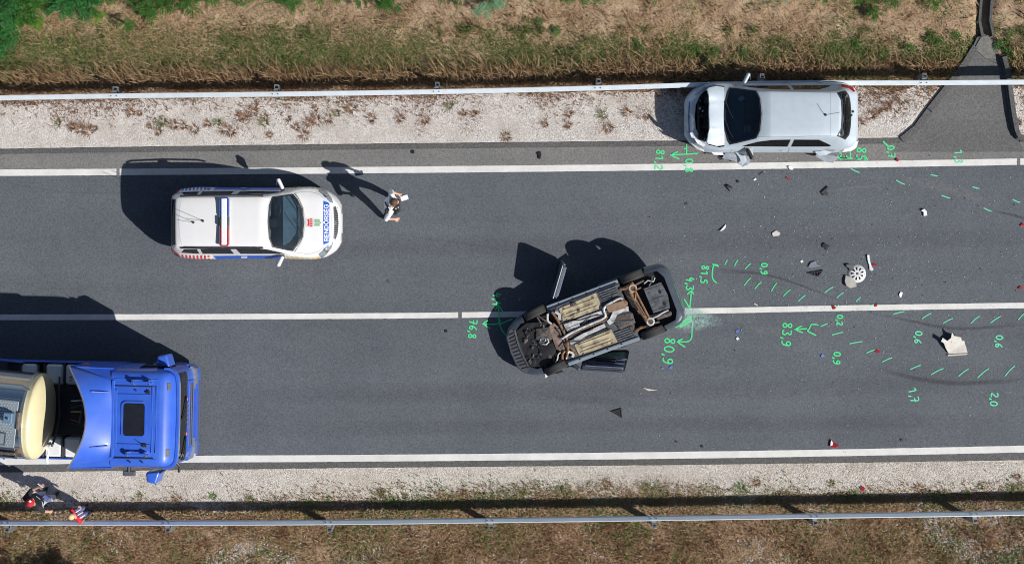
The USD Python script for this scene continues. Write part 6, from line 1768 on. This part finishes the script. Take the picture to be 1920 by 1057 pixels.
# black grille triangle
g = Polygon([P(*p)[:2] for p in [(1145, 771), (1165, 765), (1166.5, 784)]])
t = Thing('grille_corner', 'black ribbed triangular grille corner alone in the lower lane', 'grille', loc=P(1158, 774))
t.part('grille_plate', prism(g.buffer(-.012), .014, .02), M['grey_plastic'], world=True)
t.part('grille_frame', prism(g.difference(g.buffer(-.02)), .014, .045), M['black_plastic'], world=True)
for k in range(8):
    st_ = LineString([P(1140, 769.5 + 2.0 * k)[:2], P(1170, 767 + 2.3 * k)[:2]]).buffer(.011).intersection(g.buffer(-.015))
    if not st_.is_empty:
        t.part('grille_bar', prism(st_, .016, .032), M['black_plastic'], world=True)
FR = [
    ('hook_bracket', [(1361, 350), (1366, 347), (1371, 349), (1373, 354), (1370, 353), (1368, 350), (1365, 352), (1369, 359)], .05, 'black_plastic', 'black hooked bracket on the upper lane below the silver car', 'bracket'),
    ('plastic_clip', [(1381, 340), (1384, 338), (1386, 341), (1383, 343)], .03, 'black_plastic', 'small black clip beside the hooked bracket', 'clip'),
    ('plastic_rod', [(1422, 327), (1431, 322), (1432, 324), (1424, 329)], .015, 'grey_plastic', 'thin grey rod just below the upper edge line', 'rod'),
    ('white_fragment', [(1412, 337), (1417, 334), (1418, 337), (1414, 339)], .015, 'pale_plastic', 'small white chip left of the red sliver below the silver car', 'fragment'),
    ('red_fragment', [(1473, 333), (1476, 332), (1481, 338), (1478, 338)], .015, 'red_plastic', 'thin red sliver on the lane below the silver car', 'fragment'),
    ('lamp_socket', [(1477, 313), (1481, 312), (1487, 316), (1485, 319), (1480, 318)], .04, 'pale_plastic', 'white lamp socket lying on the upper edge line', 'socket'),
    ('broken_bracket', [(1539, 361), (1552, 350), (1554, 352), (1548, 359), (1553, 362), (1551, 367), (1547, 364), (1543, 367)], .03, 'black_plastic', 'black forked bracket on the upper lane below the tail of the silver car', 'bracket'),
    ('bent_clip', [(1007, 288), (1014, 285), (1015, 291), (1013, 299), (1010, 298), (1010, 292)], .04, 'black_plastic', 'black bent clip on the hard shoulder left of the silver car', 'clip'),
    ('metal_clip', [(772, 283), (777, 282), (777, 288), (772, 288)], .03, 'black_plastic', 'black square clip on the hard shoulder above the police car', 'clip'),
    ('jagged_bracket', [(1541, 459), (1546, 455), (1549, 459), (1556, 461), (1552, 464), (1549, 469), (1546, 465), (1542, 464)], .03, 'black_plastic', 'black jagged bracket above the lamp shell', 'bracket'),
    ('lamp_fragment', [(1447, 437), (1455, 432), (1463, 437), (1460, 442), (1449, 443)], .02, 'beige_plastic', 'pale pink lamp fragment alone in the middle of the upper lane', 'fragment'),
    ('white_shard', [(1349, 434), (1361, 420), (1360, 427), (1355, 432)], .02, 'pale_plastic', 'pointed white shard right of the overturned car', 'shard'),
    ('mirror_piece', [(1726, 395), (1732, 392), (1737, 397), (1737, 404), (1731, 405), (1731, 398)], .04, 'pale_plastic', 'crumpled white and black mirror piece on the upper lane at the right', 'fragment'),
    ('red_reflector', [(1679, 299), (1683, 297.5), (1685.5, 301), (1682, 303.5), (1679, 302)], .03, 'red_plastic', 'round red reflector on the upper edge line', 'reflector'),
    ('red_shard', [(1555, 836), (1557, 823), (1562, 829), (1573, 834), (1564, 838)], .03, 'red_plastic', 'red and white triangular lamp shard on the lower edge line', 'shard'),
    ('red_chip', [(1613, 914), (1618, 911), (1622, 915), (1617, 920)], .02, 'red_plastic', 'small red chip in the grass below the road', 'chip'),
    ('black_chip', [(1688, 823), (1692, 822), (1693, 827), (1689, 827)], .02, 'black_plastic', 'black chip above the lower edge line at the right', 'chip'),
    ('black_chip', [(1315, 834), (1319, 835), (1318, 839), (1315, 838)], .02, 'black_plastic', 'black chip above the lower edge line near the middle', 'chip'),
    ('black_chip', [(834, 619), (839, 618), (839, 623), (835, 623)], .02, 'black_plastic', 'black chip left of the number by the overturned car', 'chip'),
    ('black_chip', [(1265, 826), (1270, 826), (1269, 830)], .02, 'black_plastic', 'black chip below the black triangular grille corner', 'chip'),
    ('red_lens', [(1640, 657), (1644, 654), (1649, 657), (1648, 661), (1642, 660)], .02, 'red_plastic', 'red lens piece at the end of a green dash in the lower lane', 'lens'),
    ('red_lens', [(1559, 573), (1564, 573), (1567, 578), (1562, 580)], .02, 'red_plastic', 'red lens piece lying on the centre line', 'lens'),
    ('red_lens', [(1639, 571), (1645, 569), (1644, 574), (1640, 575)], .02, 'red_plastic', 'red lens piece just right of the one on the centre line', 'lens'),
    ('red_lens', [(1908, 540), (1913, 536), (1917, 538), (1912, 543)], .02, 'red_plastic', 'dark red lens piece at the right edge above the centre line', 'lens'),
    ('red_lens', [(1912, 423), (1917, 418), (1921, 420), (1916, 425)], .02, 'red_plastic', 'dark red lens piece at the right edge of the upper lane', 'lens'),
    ('white_piece', [(1685, 552), (1688, 547), (1692, 548), (1690, 556), (1687, 558)], .02, 'pale_plastic', 'white oval piece between wheel cover and centre line', 'fragment'),
    ('blue_scrap', [(1378, 619), (1384, 617), (1386, 622), (1381, 625)], .012, 'blue_plastic', 'blue scrap below the centre line right of the powder', 'scrap'),
    ('mixed_chip', [(1379, 634), (1383, 631), (1386, 635), (1382, 638)], .025, 'pale_plastic', 'black and white chip just below the blue scrap', 'chip'),
    ('blue_scrap', [(1254, 689), (1258, 685), (1262, 686), (1259, 692)], .012, 'blue_plastic', 'blue scrap under the number beside the overturned car', 'scrap'),
    ('blue_scrap', [(1239, 690), (1242, 688), (1245, 692)], .012, 'blue_plastic', 'tiny blue scrap left of the scrap under the number', 'scrap'),
    ('blue_scrap', [(1538, 666), (1542, 663), (1546, 667), (1541, 670)], .012, 'blue_plastic', 'blue scrap left of a number in the lower lane', 'scrap'),
    ('bumper_flake', [(1205, 726), (1218, 729), (1234, 731), (1216, 732)], .008, 'beige_plastic', 'thin beige flake in the lower lane under the overturned car', 'flake'),
    ('dark_flake', [(725, 526), (730, 525), (733, 529), (728, 531)], .012, 'grey_plastic', 'dark flake alone in the lane right of the police car', 'flake'),
    ('dark_flake', [(1284, 381), (1288, 379), (1290, 384), (1285, 384)], .012, 'grey_plastic', 'dark flake on the upper lane below the front of the silver car', 'flake'),
    ('white_bead', [(1500, 489), (1504, 487), (1506, 491), (1502, 493)], .015, 'pale_plastic', 'white bead left of the lamp shell', 'bead'),
    ('tape_end', [(1414, 568), (1421, 572), (1420, 573.5), (1413, 569.5)], .008, 'beige_plastic', 'short pale strip just above the centre line', 'strip'),
    ('red_sliver', [(1632, 497), (1640, 494), (1645, 497), (1637, 499)], .012, 'red_plastic', 'thin dark red sliver beside the long pale trim strip', 'sliver'),
]
for i, (nm, pts, th, mt, lb, cat) in enumerate(FR):
    frag(nm, pts, th, mt, lb, cat, seed=i, amp=.02, tilt=(.1 * math.sin(i), .1 * math.cos(i * 2)))
single('lamp_shard_white', lie([(1556, 835), (1557.5, 824), (1561, 829), (1560, 834)], .035, z=.03), M['decal_white'], 'white half of the triangular lamp shard on the lower edge line', 'shard')
# crumbs of glass and plastic
rd = np.random.default_rng(21)


def crumbs(n, fn, size, matl, name, label, z=.014):
    vs, fs, k = [], [], 0
    for _ in range(n):
        px, py = fn()
        s = size * rd.uniform(.5, 1.6)
        c = P(px, py) + (0, 0, z)
        a = rd.uniform(0, 6.28, 4) + np.arange(4) * 1.57
        b = np.column_stack([np.cos(np.sort(a)) * s, np.sin(np.sort(a)) * s * rd.uniform(.4, 1), np.zeros(4)])
        tp = b * .6 + (0, 0, s * .6)
        vs.append(np.vstack([b, tp]) + c)
        for i in range(4):
            j = (i + 1) % 4
            fs += [[k + i, k + j, k + 4 + j], [k + i, k + 4 + j, k + 4 + i]]
        fs += [[k + 4, k + 5, k + 6], [k + 4, k + 6, k + 7]]
        k += 8
    m = trimesh.Trimesh(np.vstack(vs), fs, process=False)
    single(name, m, M[matl], label, 'debris', kind='stuff', smooth=False)


def field():
    while True:
        x, y = rd.uniform(1180, 1960), rd.uniform(290, 850)
        w = math.exp(-((x - 1620) / 260) ** 2 - ((y - 480) / 170) ** 2) + .12
        if rd.random() < w:
            return x, y


crumbs(2000, field, .014, 'glass_chip', 'glass_crumbs', 'scattered white glass crumbs over the right half of the road')
crumbs(130, field, .016, 'black_plastic', 'black_crumbs', 'scattered black plastic crumbs over the right half of the road')
crumbs(80, lambda: (rd.normal(1650, 120), rd.normal(520, 60)), .013, 'red_plastic', 'red_crumbs', 'scattered red lens crumbs around the wheel cover')
crumbs(420, lambda: (1268 + abs(rd.normal(0, 45)), rd.normal(602, 13)), .008, 'glass_chip', 'glass_grit', 'pale glass grit heaped behind the overturned car', z=.02)
crumbs(60, lambda: (rd.uniform(940, 1300), rd.uniform(690, 760)), .009, 'glass_chip', 'glass_crumbs', 'few glass crumbs in the lower lane below the overturned car')
# ------------------------------------------------------------------ vegetation
M['straw'] = foliage_mat('dry_straw', [(0.333, 0.227, 0.129), (0.635, 0.469, 0.28), (0.95, 0.816, 0.529), (0.514, 0.363, 0.204), (0.786, 0.575, 0.333)], .15)
M['brown_grass'] = foliage_mat('brown_grass', [(0.216, 0.118, 0.064), (0.54, 0.314, 0.162), (0.684, 0.45, 0.244), (0.95, 0.72, 0.414), (0.36, 0.216, 0.118)], .15)
M['olive_grass'] = foliage_mat('olive_grass', [(0.144, 0.168, 0.056), (0.256, 0.28, 0.088), (0.4, 0.384, 0.136), (0.608, 0.528, 0.24), (0.208, 0.24, 0.072)], .25)
M['green_grass'] = foliage_mat('green_grass', [(0.101, 0.193, 0.037), (0.202, 0.336, 0.064), (0.336, 0.47, 0.101), (0.437, 0.47, 0.151)], .3)
M['leaf'] = foliage_mat('green_leaf', [(0.047, 0.149, 0.022), (0.115, 0.338, 0.041), (0.216, 0.54, 0.061), (0.405, 0.756, 0.095)], .35)
M['leaf_blue'] = foliage_mat('blue_green_leaf', [(0.036, 0.16, 0.038), (0.102, 0.362, 0.072), (0.203, 0.58, 0.116), (0.435, 0.87, 0.131)], .3)
M['leaf_lime'] = foliage_mat('lime_leaf', [(0.15, 0.3, 0.03), (0.24, 0.42, 0.045), (0.33, 0.495, 0.045)], .4)
M['leaf_teal'] = foliage_mat('teal_leaf', [(.18, .34, .20), (.25, .44, .27), (.33, .52, .32)], .35)
M['stem'] = mat('plant_stem', (.10, .075, .04), .8, var=.3)
rv = np.random.default_rng(33)


def blade_mesh(xy, z, L, W, lean, az):
    """Bent grass blades: arrays per blade."""
    n = len(xy)
    d = np.column_stack([np.cos(az), np.sin(az)])
    s = np.column_stack([-d[:, 1], d[:, 0]])
    b = np.column_stack([xy, z])
    h1, v1 = np.sin(lean * .7) * L * .5, np.cos(lean * .7) * L * .5
    h2, v2 = h1 + np.sin(np.minimum(lean * 1.2, 1.62)) * L * .5, v1 + np.cos(np.minimum(lean * 1.2, 1.62)) * L * .5
    w = (W / 2)[:, None]
    bl, br = b.copy(), b.copy()
    bl[:, :2] -= s * w
    br[:, :2] += s * w
    m = b.copy()
    m[:, :2] += d * h1[:, None]
    m[:, 2] += v1
    ml, mr = m.copy(), m.copy()
    ml[:, :2] -= s * w * .8
    mr[:, :2] += s * w * .8
    tp = b.copy()
    tp[:, :2] += d * h2[:, None]
    tp[:, 2] += np.maximum(v2, .004)
    v = np.stack([bl, br, ml, mr, tp], 1).reshape(-1, 3)
    o = np.arange(n)[:, None] * 5
    f = np.concatenate([o + [[0, 1, 3]], o + [[0, 3, 2]], o + [[2, 3, 4]]], 0)
    return trimesh.Trimesh(v, f, process=False)


def scatter(n, y0, y1, keep, x0=-260, x1=2180):
    """n trial points in photograph pixels, kept with probability keep(px, py, X, Y)."""
    px, py = rv.uniform(x0, x1, n), rv.uniform(y0, y1, n)
    k = (CAM_H - .05) / CAM_H / PXM
    Xw, Yw = (px - 960) * k, (528.5 - py) * k
    p = keep(px, py, Xw, Yw)
    m = rv.random(n) < p
    return np.column_stack([Xw, Yw])[m], px[m], py[m]


bandf = lambda y, a, b, s: 1 / (1 + np.exp(-(y - a) / s)) * 1 / (1 + np.exp((y - b) / s))
patch = lambda X_, Y_, sc, sd, lo, hi: np.clip((noise2(X_, Y_, sc, sd, 4) - lo) / (hi - lo), 0, 1)


def off_apron(px, py):
    """False on the drainage apron, its kerbs and the chute."""
    left = np.interp(py, [0, 40, 70, 95, 122, 158, 200, 236, 262], [1838, 1836, 1828, 1816, 1796, 1764, 1730, 1702, 1680])
    right = np.interp(py, [0, 40, 70, 95, 122, 158, 200, 236, 262], [1863, 1860, 1868, 1882, 1894, 1898, 1905, 1912, 1922])
    return ~((px > left) & (px < right) & (py < 264))


def grass(name, label, matl, n, y0, y1, keep, Lr, Wr, lean, az=None, cat='grass', **k):
    xy, px, py = scatter(n, y0, y1, lambda a, b, c, d: keep(a, b, c, d) * off_apron(a, b), **k)
    m = len(xy)
    L = rv.uniform(*Lr, m)
    a = rv.uniform(0, 2 * np.pi, m) if az is None else rv.normal(az[0], az[1], m)
    mesh = blade_mesh(xy, np.maximum(ground_z(xy[:, 0], xy[:, 1]), -.012) - .005, L, rv.uniform(*Wr, m), rv.uniform(*lean, m), a)
    single(name, mesh, M[matl], label, cat, kind='stuff', smooth=False)


edge_up = lambda px: np.interp(px, [0, 215, 518, 820, 1123, 1300, 1430, 1735, 1920], [179, 176, 172, 168, 161, 156, 153, 151, 150])
# above the road
grass('dry_grass', 'flattened tan dry grass over the upper verge', 'straw', 95000, -90, 165, lambda x, y, X_, Y_: bandf(y, -200, 125, 14) * (.15 + .85 * patch(X_, Y_, .8, 2, .38, .62)) * (1 - .5 * (x > 560)), (.05, .18), (.009, .022), (1.0, 1.5), (2.9, 1.2))
grass('olive_grass', 'dull olive grass band along the upper verge', 'olive_grass', 120000, 20, 165, lambda x, y, X_, Y_: bandf(y, 70 - 14 * np.sin(x / 300), 148, 10) * (.10 + .90 * patch(X_, Y_, 1.1, 7, .34, .56)), (.05, .14), (.010, .024), (.5, 1.3))
grass('green_grass', 'fresh green grass patches on the upper verge', 'green_grass', 120000, -80, 160, lambda x, y, X_, Y_: patch(X_, Y_, .9, 17, .46, .64) * (bandf(y, 72, 142, 8) * (.45 + .55 * (x > 1180)) + .5 * bandf(y, -100, 40, 10) * (x > 1300) + .16), (.05, .14), (.010, .026), (.4, 1.3))
grass('tall_brown_grass', 'long brown grass bent over behind the upper guardrail', 'brown_grass', 62000, 105, 178, lambda x, y, X_, Y_: bandf(y - edge_up(x), -32, 4, 5) * (.12 + .88 * patch(X_, Y_, .8, 23, .42, .62)) * (1 - .5 * (x > 1200)), (.14, .38), (.008, .016), (.5, 1.35), (.9, 1.4))
grass('pale_stalks', 'pale long stalks behind the upper guardrail', 'straw', 9000, 112, 176, lambda x, y, X_, Y_: bandf(y - edge_up(x), -40, 6, 5) * .6, (.22, .50), (.008, .014), (.8, 1.45))
grass('upright_stalks', 'upright tan stalks behind the upper guardrail', 'straw', 16000, 108, 176, lambda x, y, X_, Y_: bandf(y - edge_up(x), -38, -2, 4) * (.15 + .85 * patch(X_, Y_, .9, 29, .40, .62)), (.30, .62), (.010, .020), (.2, .9))
grass('margin_mixed_grass', 'mixed rust and olive grass margin of the grey gravel', 'straw', 30000, 890, 956, lambda x, y, X_, Y_: bandf(y, 928 - 14 * np.sin((x - 900) / 190), 960, 7) * (x > 820) * (.10 + .90 * patch(X_, Y_, 1.5, 87, .42, .60)), (.05, .15), (.009, .020), (.4, 1.35), x0=800)
grass('margin_low_olive_grass', 'olive grass margin of the grey gravel', 'olive_grass', 28000, 890, 956, lambda x, y, X_, Y_: bandf(y, 924 - 14 * np.sin((x - 900) / 190), 960, 7) * (x > 820) * patch(X_, Y_, 1.6, 95, .44, .62), (.05, .14), (.009, .020), (.4, 1.35), x0=800)
grass('margin_left_grass', 'thin olive and straw grass under the lower guardrail at the left', 'straw', 16000, 935, 990, lambda x, y, X_, Y_: (x < 860) * bandf(y, 950, 1000, 6) * patch(X_, Y_, 1.4, 97, .38, .6), (.06, .16), (.012, .026), (.5, 1.4), x1=880)
grass('margin_grass', 'brown dry grass fringe at the edge of the white gravel', 'brown_grass', 42000, 150, 240, lambda x, y, X_, Y_: np.exp(-np.clip(y - edge_up(x) - 14, 0, 99) / 15) * patch(X_, Y_, 1.2, 41, .34, .60) * (y > edge_up(x) - 4) + .9 * (x > 1570) * (x < 1770) * bandf(y, 150, 200, 9) * patch(X_, Y_, 1.6, 5, .35, .6), (.05, .17), (.012, .024), (.5, 1.4))
grass('margin_olive_grass', 'olive grass fringe at the edge of the white gravel', 'olive_grass', 9000, 150, 215, lambda x, y, X_, Y_: np.exp(-np.clip(y - edge_up(x) - 8, 0, 99) / 10) * patch(X_, Y_, 1.0, 47, .52, .72) * (y > edge_up(x) - 4), (.04, .12), (.008, .016), (.5, 1.3))
# below the road
low_keep = lambda x, y: bandf(y, 938 + 16 * np.sin(x / 170) - 8 * (x > 860), 1300, 9)
grass('brown_grass', 'brown dry grass over the lower verge', 'brown_grass', 75000, 900, 1130, lambda x, y, X_, Y_: low_keep(x, y) * (.15 + .85 * patch(X_, Y_, 1.0, 61, .36, .58)) * (1 - .8 * patch(X_, Y_, .8, 66, .52, .62)), (.05, .15), (.010, .022), (.6, 1.4))
grass('straw_grass', 'pale straw over the lower verge', 'straw', 105000, 905, 1130, lambda x, y, X_, Y_: low_keep(x, y) * (.15 + .85 * patch(X_, Y_, 1.3, 71, .4, .62)), (.05, .15), (.009, .022), (.9, 1.48))
grass('low_olive_grass', 'olive grass patches on the lower verge', 'olive_grass', 80000, 880, 1130, lambda x, y, X_, Y_: low_keep(x, y) * patch(X_, Y_, .9, 81, .47, .66) * .85 + .25 * bandf(y, 915 + 10 * np.sin(x / 60), 948, 6) * (x > 850) * (x < 1560) * patch(X_, Y_, 1.4, 83, .38, .6) + .25 * bandf(y, 940, 1000, 9) * (x < 700) * patch(X_, Y_, 1.2, 85, .42, .6), (.06, .16), (.014, .030), (.4, 1.3))
grass('low_green_grass', 'green grass tufts on the lower verge', 'green_grass', 60000, 890, 1130, lambda x, y, X_, Y_: low_keep(x, y) * patch(X_, Y_, 1.0, 91, .56, .72) * .8 + .15 * bandf(y, 908, 945, 6) * (x > 860) * (x < 1480) * patch(X_, Y_, 1.5, 93, .48, .66), (.06, .15), (.014, .030), (.4, 1.3))

grass('gravel_weeds', 'flat rusty brown weeds thinly spread over the white gravel', 'brown_grass', 26000, 188, 262, lambda x, y, X_, Y_: patch(X_, Y_, 1.7, 101, .52, .68) * bandf(y, 200, 252, 7) * (.25 + .75 * (x > 90) * (x < 1260)) * (y < np.interp(x, [0, 640, 1280, 1920], [268, 260, 252, 244])), (.04, .12), (.007, .014), (1.1, 1.52))
for nm, lb, mt, sd, y0, y1, n in (('straw_tussocks', 'tan tussocks standing out of the upper verge', 'straw', 111, -60, 150, 60000), ('olive_tussocks', 'olive tussocks standing out of the upper verge', 'olive_grass', 121, 50, 150, 60000),
                                  ('rust_tussocks', 'rust brown tussocks on the lower verge', 'brown_grass', 131, 975, 1120, 60000), ('pale_tussocks', 'pale tussocks on the lower verge', 'straw', 141, 960, 1120, 50000)):
    grass(nm, lb, mt, n, y0, y1, lambda x, y, X_, Y_: patch(X_, Y_, 3.2, sd, .56, .66), (.10, .26), (.010, .022), (.15, 1.15))
# loose stones: real pebbles on the verges
def stones(n, y0, y1, keep, r, name, label):
    xy, px, py = scatter(n, y0, y1, lambda a, b, c, d: keep(a, b, c, d) * off_apron(a, b))
    m = len(xy)
    o = np.array([[1, 0, 0], [0, 1, 0], [-1, 0, 0], [0, -1, 0], [0, 0, 1]], float)
    s = rv.uniform(*r, (m, 1, 3)) * (1, 1, .7)
    a = rv.uniform(0, 6.28, m)
    c, sn = np.cos(a)[:, None], np.sin(a)[:, None]
    p = o[None] * s + rv.normal(0, .12, (m, 5, 3)) * s
    q = np.stack([p[..., 0] * c - p[..., 1] * sn, p[..., 0] * sn + p[..., 1] * c, p[..., 2]], -1)
    q[..., :2] += xy[:, None]
    q[..., 2] += np.maximum(ground_z(xy[:, 0], xy[:, 1]), -.008)[:, None]
    i = np.arange(m)[:, None] * 5
    f = np.concatenate([i + [[0, 1, 4]], i + [[1, 2, 4]], i + [[2, 3, 4]], i + [[3, 0, 4]]])
    single(name, trimesh.Trimesh(q.reshape(-1, 3), f, process=False), M['stone'], label, 'gravel', kind='stuff', smooth=False)


stones(60000, 178, 282, lambda x, y, X_, Y_: (y > edge_up(x) + 8) * (y < np.interp(x, [0, 640, 1280, 1920], [277, 268, 261, 252])) * 1.0, (.008, .022), 'loose_gravel', 'loose pale stones over the upper gravel verge')
stones(45000, 866, 955, lambda x, y, X_, Y_: (y > np.interp(x, [0, 400, 640, 1280, 1920], [887, 882, 879, 873, 864])) * (1 - .6 * low_keep(x, y)), (.008, .022), 'loose_gravel', 'loose grey stones over the lower gravel verge')
stones(42000, 945, 1120, lambda x, y, X_, Y_: .06 + .94 * patch(X_, Y_, .8, 66, .52, .62), (.012, .036), 'loose_gravel', 'loose stones in bare patches of the lower verge')


# tufts on the gravel
def tuft(px, py, r, matl, name, label, group, n=42, z=-.008):
    c = P(px, py)
    a = rv.uniform(0, 2 * np.pi, n)
    rr = r * np.sqrt(rv.random(n)) * .5
    xy = c[:2] + np.column_stack([np.cos(a), np.sin(a)]) * rr[:, None]
    m = blade_mesh(xy, np.full(n, z), rv.uniform(.4, 1.5, n) * r, rv.uniform(.008, .018, n), rv.uniform(.95, 1.52, n), a + rv.normal(0, .5, n))
    single(name, m, M[matl], label, 'grass tuft', group, smooth=False)


TU = [(110, 231), (136, 238), (150, 243), (166, 247), (178, 241), (262, 212), (247, 211), (305, 228), (280, 237), (298, 248), (326, 234), (345, 236), (365, 242), (390, 232), (408, 230), (424, 243), (434, 247), (448, 215), (458, 219), (476, 210), (498, 221), (496, 230), (541, 223), (507, 253), (571, 254),
      (580, 231), (594, 227), (556, 239), (632, 213), (615, 223), (592, 204), (660, 203), (697, 222), (752, 222), (797, 224), (843, 199), (888, 214), (869, 212), (950, 256), (1023, 234), (1067, 214), (1066, 235), (1131, 216), (1141, 241), (1176, 211), (1212, 222), (1646, 208), (1631, 217), (1611, 229), (1600, 205), (1664, 200), (1909, 230)]
for i, (x, y) in enumerate(TU):
    tuft(x, y, rv.uniform(.06, .19), 'brown_grass' if i % 7 else 'olive_grass', 'dry_grass_tuft', 'small dry brown grass tuft growing on the white gravel', 'dry tufts on the white gravel')
TL = [(262, 928), (335, 935), (400, 930), (470, 938), (715, 925), (735, 935), (760, 930), (868, 922), (1812, 924), (1838, 912), (1908, 893), (1895, 915), (1770, 930), (1725, 915), (1600, 925), (1560, 905), (1420, 905), (1390, 912), (1210, 912), (1140, 908), (1050, 915), (980, 920)]
for i, (x, y) in enumerate(TL):
    tuft(x, y, rv.uniform(.07, .15), ('olive_grass', 'brown_grass', 'green_grass')[i % 3], 'grass_tuft', 'small grass tuft at the edge of the grey gravel', 'tufts at the edge of the grey gravel')


# feather-leaved shrubs at the top of the picture
def frond(base, d, L, seed):
    """One pinnate leaf: pairs of leaflets along a drooping midrib."""
    d = d / np.linalg.norm(d)
    side = np.cross(d, [0, 0, 1.0])
    side /= max(np.linalg.norm(side), 1e-6)
    n = 8
    v, f = [], []
    up_ = np.cross(side, d)
    for i in range(n):
        t_ = .18 + .82 * i / (n - 1)
        p = base + d * L * t_ + np.array([0, 0, -.35 * L * t_ * t_])
        l = L * .26 * (1.1 - abs(t_ - .5))
        for sg in (-1, 1):
            dd = side * sg * .88 + d * .45
            w = d * l * .24
            tip = p + dd * l + up_ * rv.normal(0, .30) * l
            mid = p + dd * l * .45 + up_ * .06 * l
            k = len(v)
            v += [p, mid + w, tip, mid - w]
            f += [[k, k + 1, k + 2], [k, k + 2, k + 3]]
    return v, f


def shrub(px, py, r, h, n, matl, label, group=None, name='shrub', L=(.25, .42)):
    c = P(px, py)
    c[2] = float(ground_z(c[0], c[1]))
    t = Thing(name, label, 'shrub', loc=c, group=group)
    V, F, ST = [], [], []
    ns = max(2, int(n / 9))
    for s in range(ns):
        a, rr = rv.uniform(0, 6.28), r * math.sqrt(rv.random())
        hh = h * rv.uniform(.45, 1.0)
        top = np.array([math.cos(a) * rr, math.sin(a) * rr, hh])
        ST.append(tube([(top[0] * .3, top[1] * .3, -.05), tuple(top * .6), tuple(top)], [.016, .012, .006], 5))
        for k in range(n // ns):
            az = rv.uniform(0, 6.28)
            d = np.array([math.cos(az), math.sin(az), rv.uniform(-.15, .45)])
            fr = top * rv.uniform(.72, 1.0)
            v, f = frond(fr, d, rv.uniform(*L), k)
            F += [[a_ + len(V) for a_ in q] for q in f]
            V += list(v)
    t.part('stem', ST, M['stem'])
    t.part('foliage', trimesh.Trimesh(np.array(V), F, process=False), M[matl], smooth=False)


shrub(22, 22, .55, 1.25, 130, 'leaf_blue', 'large dense green bush filling the upper left corner')
shrub(70, 8, .50, 1.1, 100, 'leaf', 'bright green bush right of the corner bush')
shrub(20, 62, .40, .8, 80, 'leaf_blue', 'low green bush below the corner bush')
shrub(78, 52, .14, .5, 22, 'leaf_lime', 'yellow green sapling at the foot of the corner bushes', L=(.15, .25))
shrub(120, 2, .32, .8, 50, 'leaf_blue', 'rounded green bush second from the upper left corner')
shrub(158, 16, .42, .8, 85, 'leaf_blue', 'dark green bush with lime leaf tips left of the tall stalk shadow')
shrub(190, 30, .12, .45, 16, 'leaf_lime', 'lime green sapling at the foot of the dark green bush', L=(.15, .25))
shrub(205, 0, .25, .7, 30, 'leaf', 'narrow green bush at the top edge beside the dark green bush')
shrub(248, 50, .12, 1.0, 26, 'leaf', 'tall slender green plant casting a long shadow on the straw', L=(.12, .22))
SM = [(262, 8, .22, .6, 26), (288, 24, .28, .6, 40), (315, 14, .34, .6, 55), (352, 10, .34, .6, 50), (390, 6, .28, .6, 36), (288, 44, .12, .4, 12), (460, 10, .22, .6, 26), (530, 4, .30, .7, 36), (562, 12, .18, .5, 20), (605, 2, .22, .5, 24), (636, 4, .2, .5, 20), (682, 4, .24, .6, 26), (716, 16, .24, .7, 34), (735, 4, .3, .6, 34),
      (855, 12, .09, .6, 12), (833, 2, .1, .4, 10), (985, 2, .12, .4, 12), (1052, 5, .12, .4, 12), (1072, 3, .1, .4, 10), (1101, 6, .16, .5, 18), (1155, 6, .16, .5, 18), (1230, 2, .08, .3, 8), (1548, 4, .14, .4, 12), (1612, 10, .30, .45, 34), (1640, 22, .24, .4, 24), (1655, 4, .3, .4, 28), (1590, 2, .2, .4, 16), (1750, 2, .2, .35, 14)]
for x, y, r, h, n in SM:
    shrub(x, y - 6, r, h, n, 'leaf', 'small bright green seedling clump along the top edge of the dry verge', 'green seedling clumps along the top edge', name='seedling', L=(.14, .28))
shrub(915, 2, .42, .7, 90, 'leaf_teal', 'pale blue green feathery bush at the top edge near the middle', L=(.16, .30))
shrub(1465, 0, .12, .4, 14, 'leaf_teal', 'small pale blue green tuft at the top edge right of the middle', L=(.12, .22))
# weeds on the verge right of the crashed car and beside the chute
for x, y in ((1700, 95), (1760, 75), (1790, 68), (1742, 66), (1880, 85), (1895, 100), (1905, 112), (1890, 70), (1650, 110), (1605, 85), (1450, 95), (1388, 100), (1345, 98), (1300, 88), (1200, 85), (1035, 60), (1000, 45)):
    shrub(x, y, .12, .14, 12, 'leaf', 'low green weed rosette in the upper verge', 'low weeds in the upper verge', name='weed', L=(.10, .2))
# bush just beyond the lower left corner; its shadow falls into the corner
shrub(172, 1140, .80, 1.75, 620, 'leaf', 'roadside bush beyond the lower guardrail whose shadow darkens the corner')
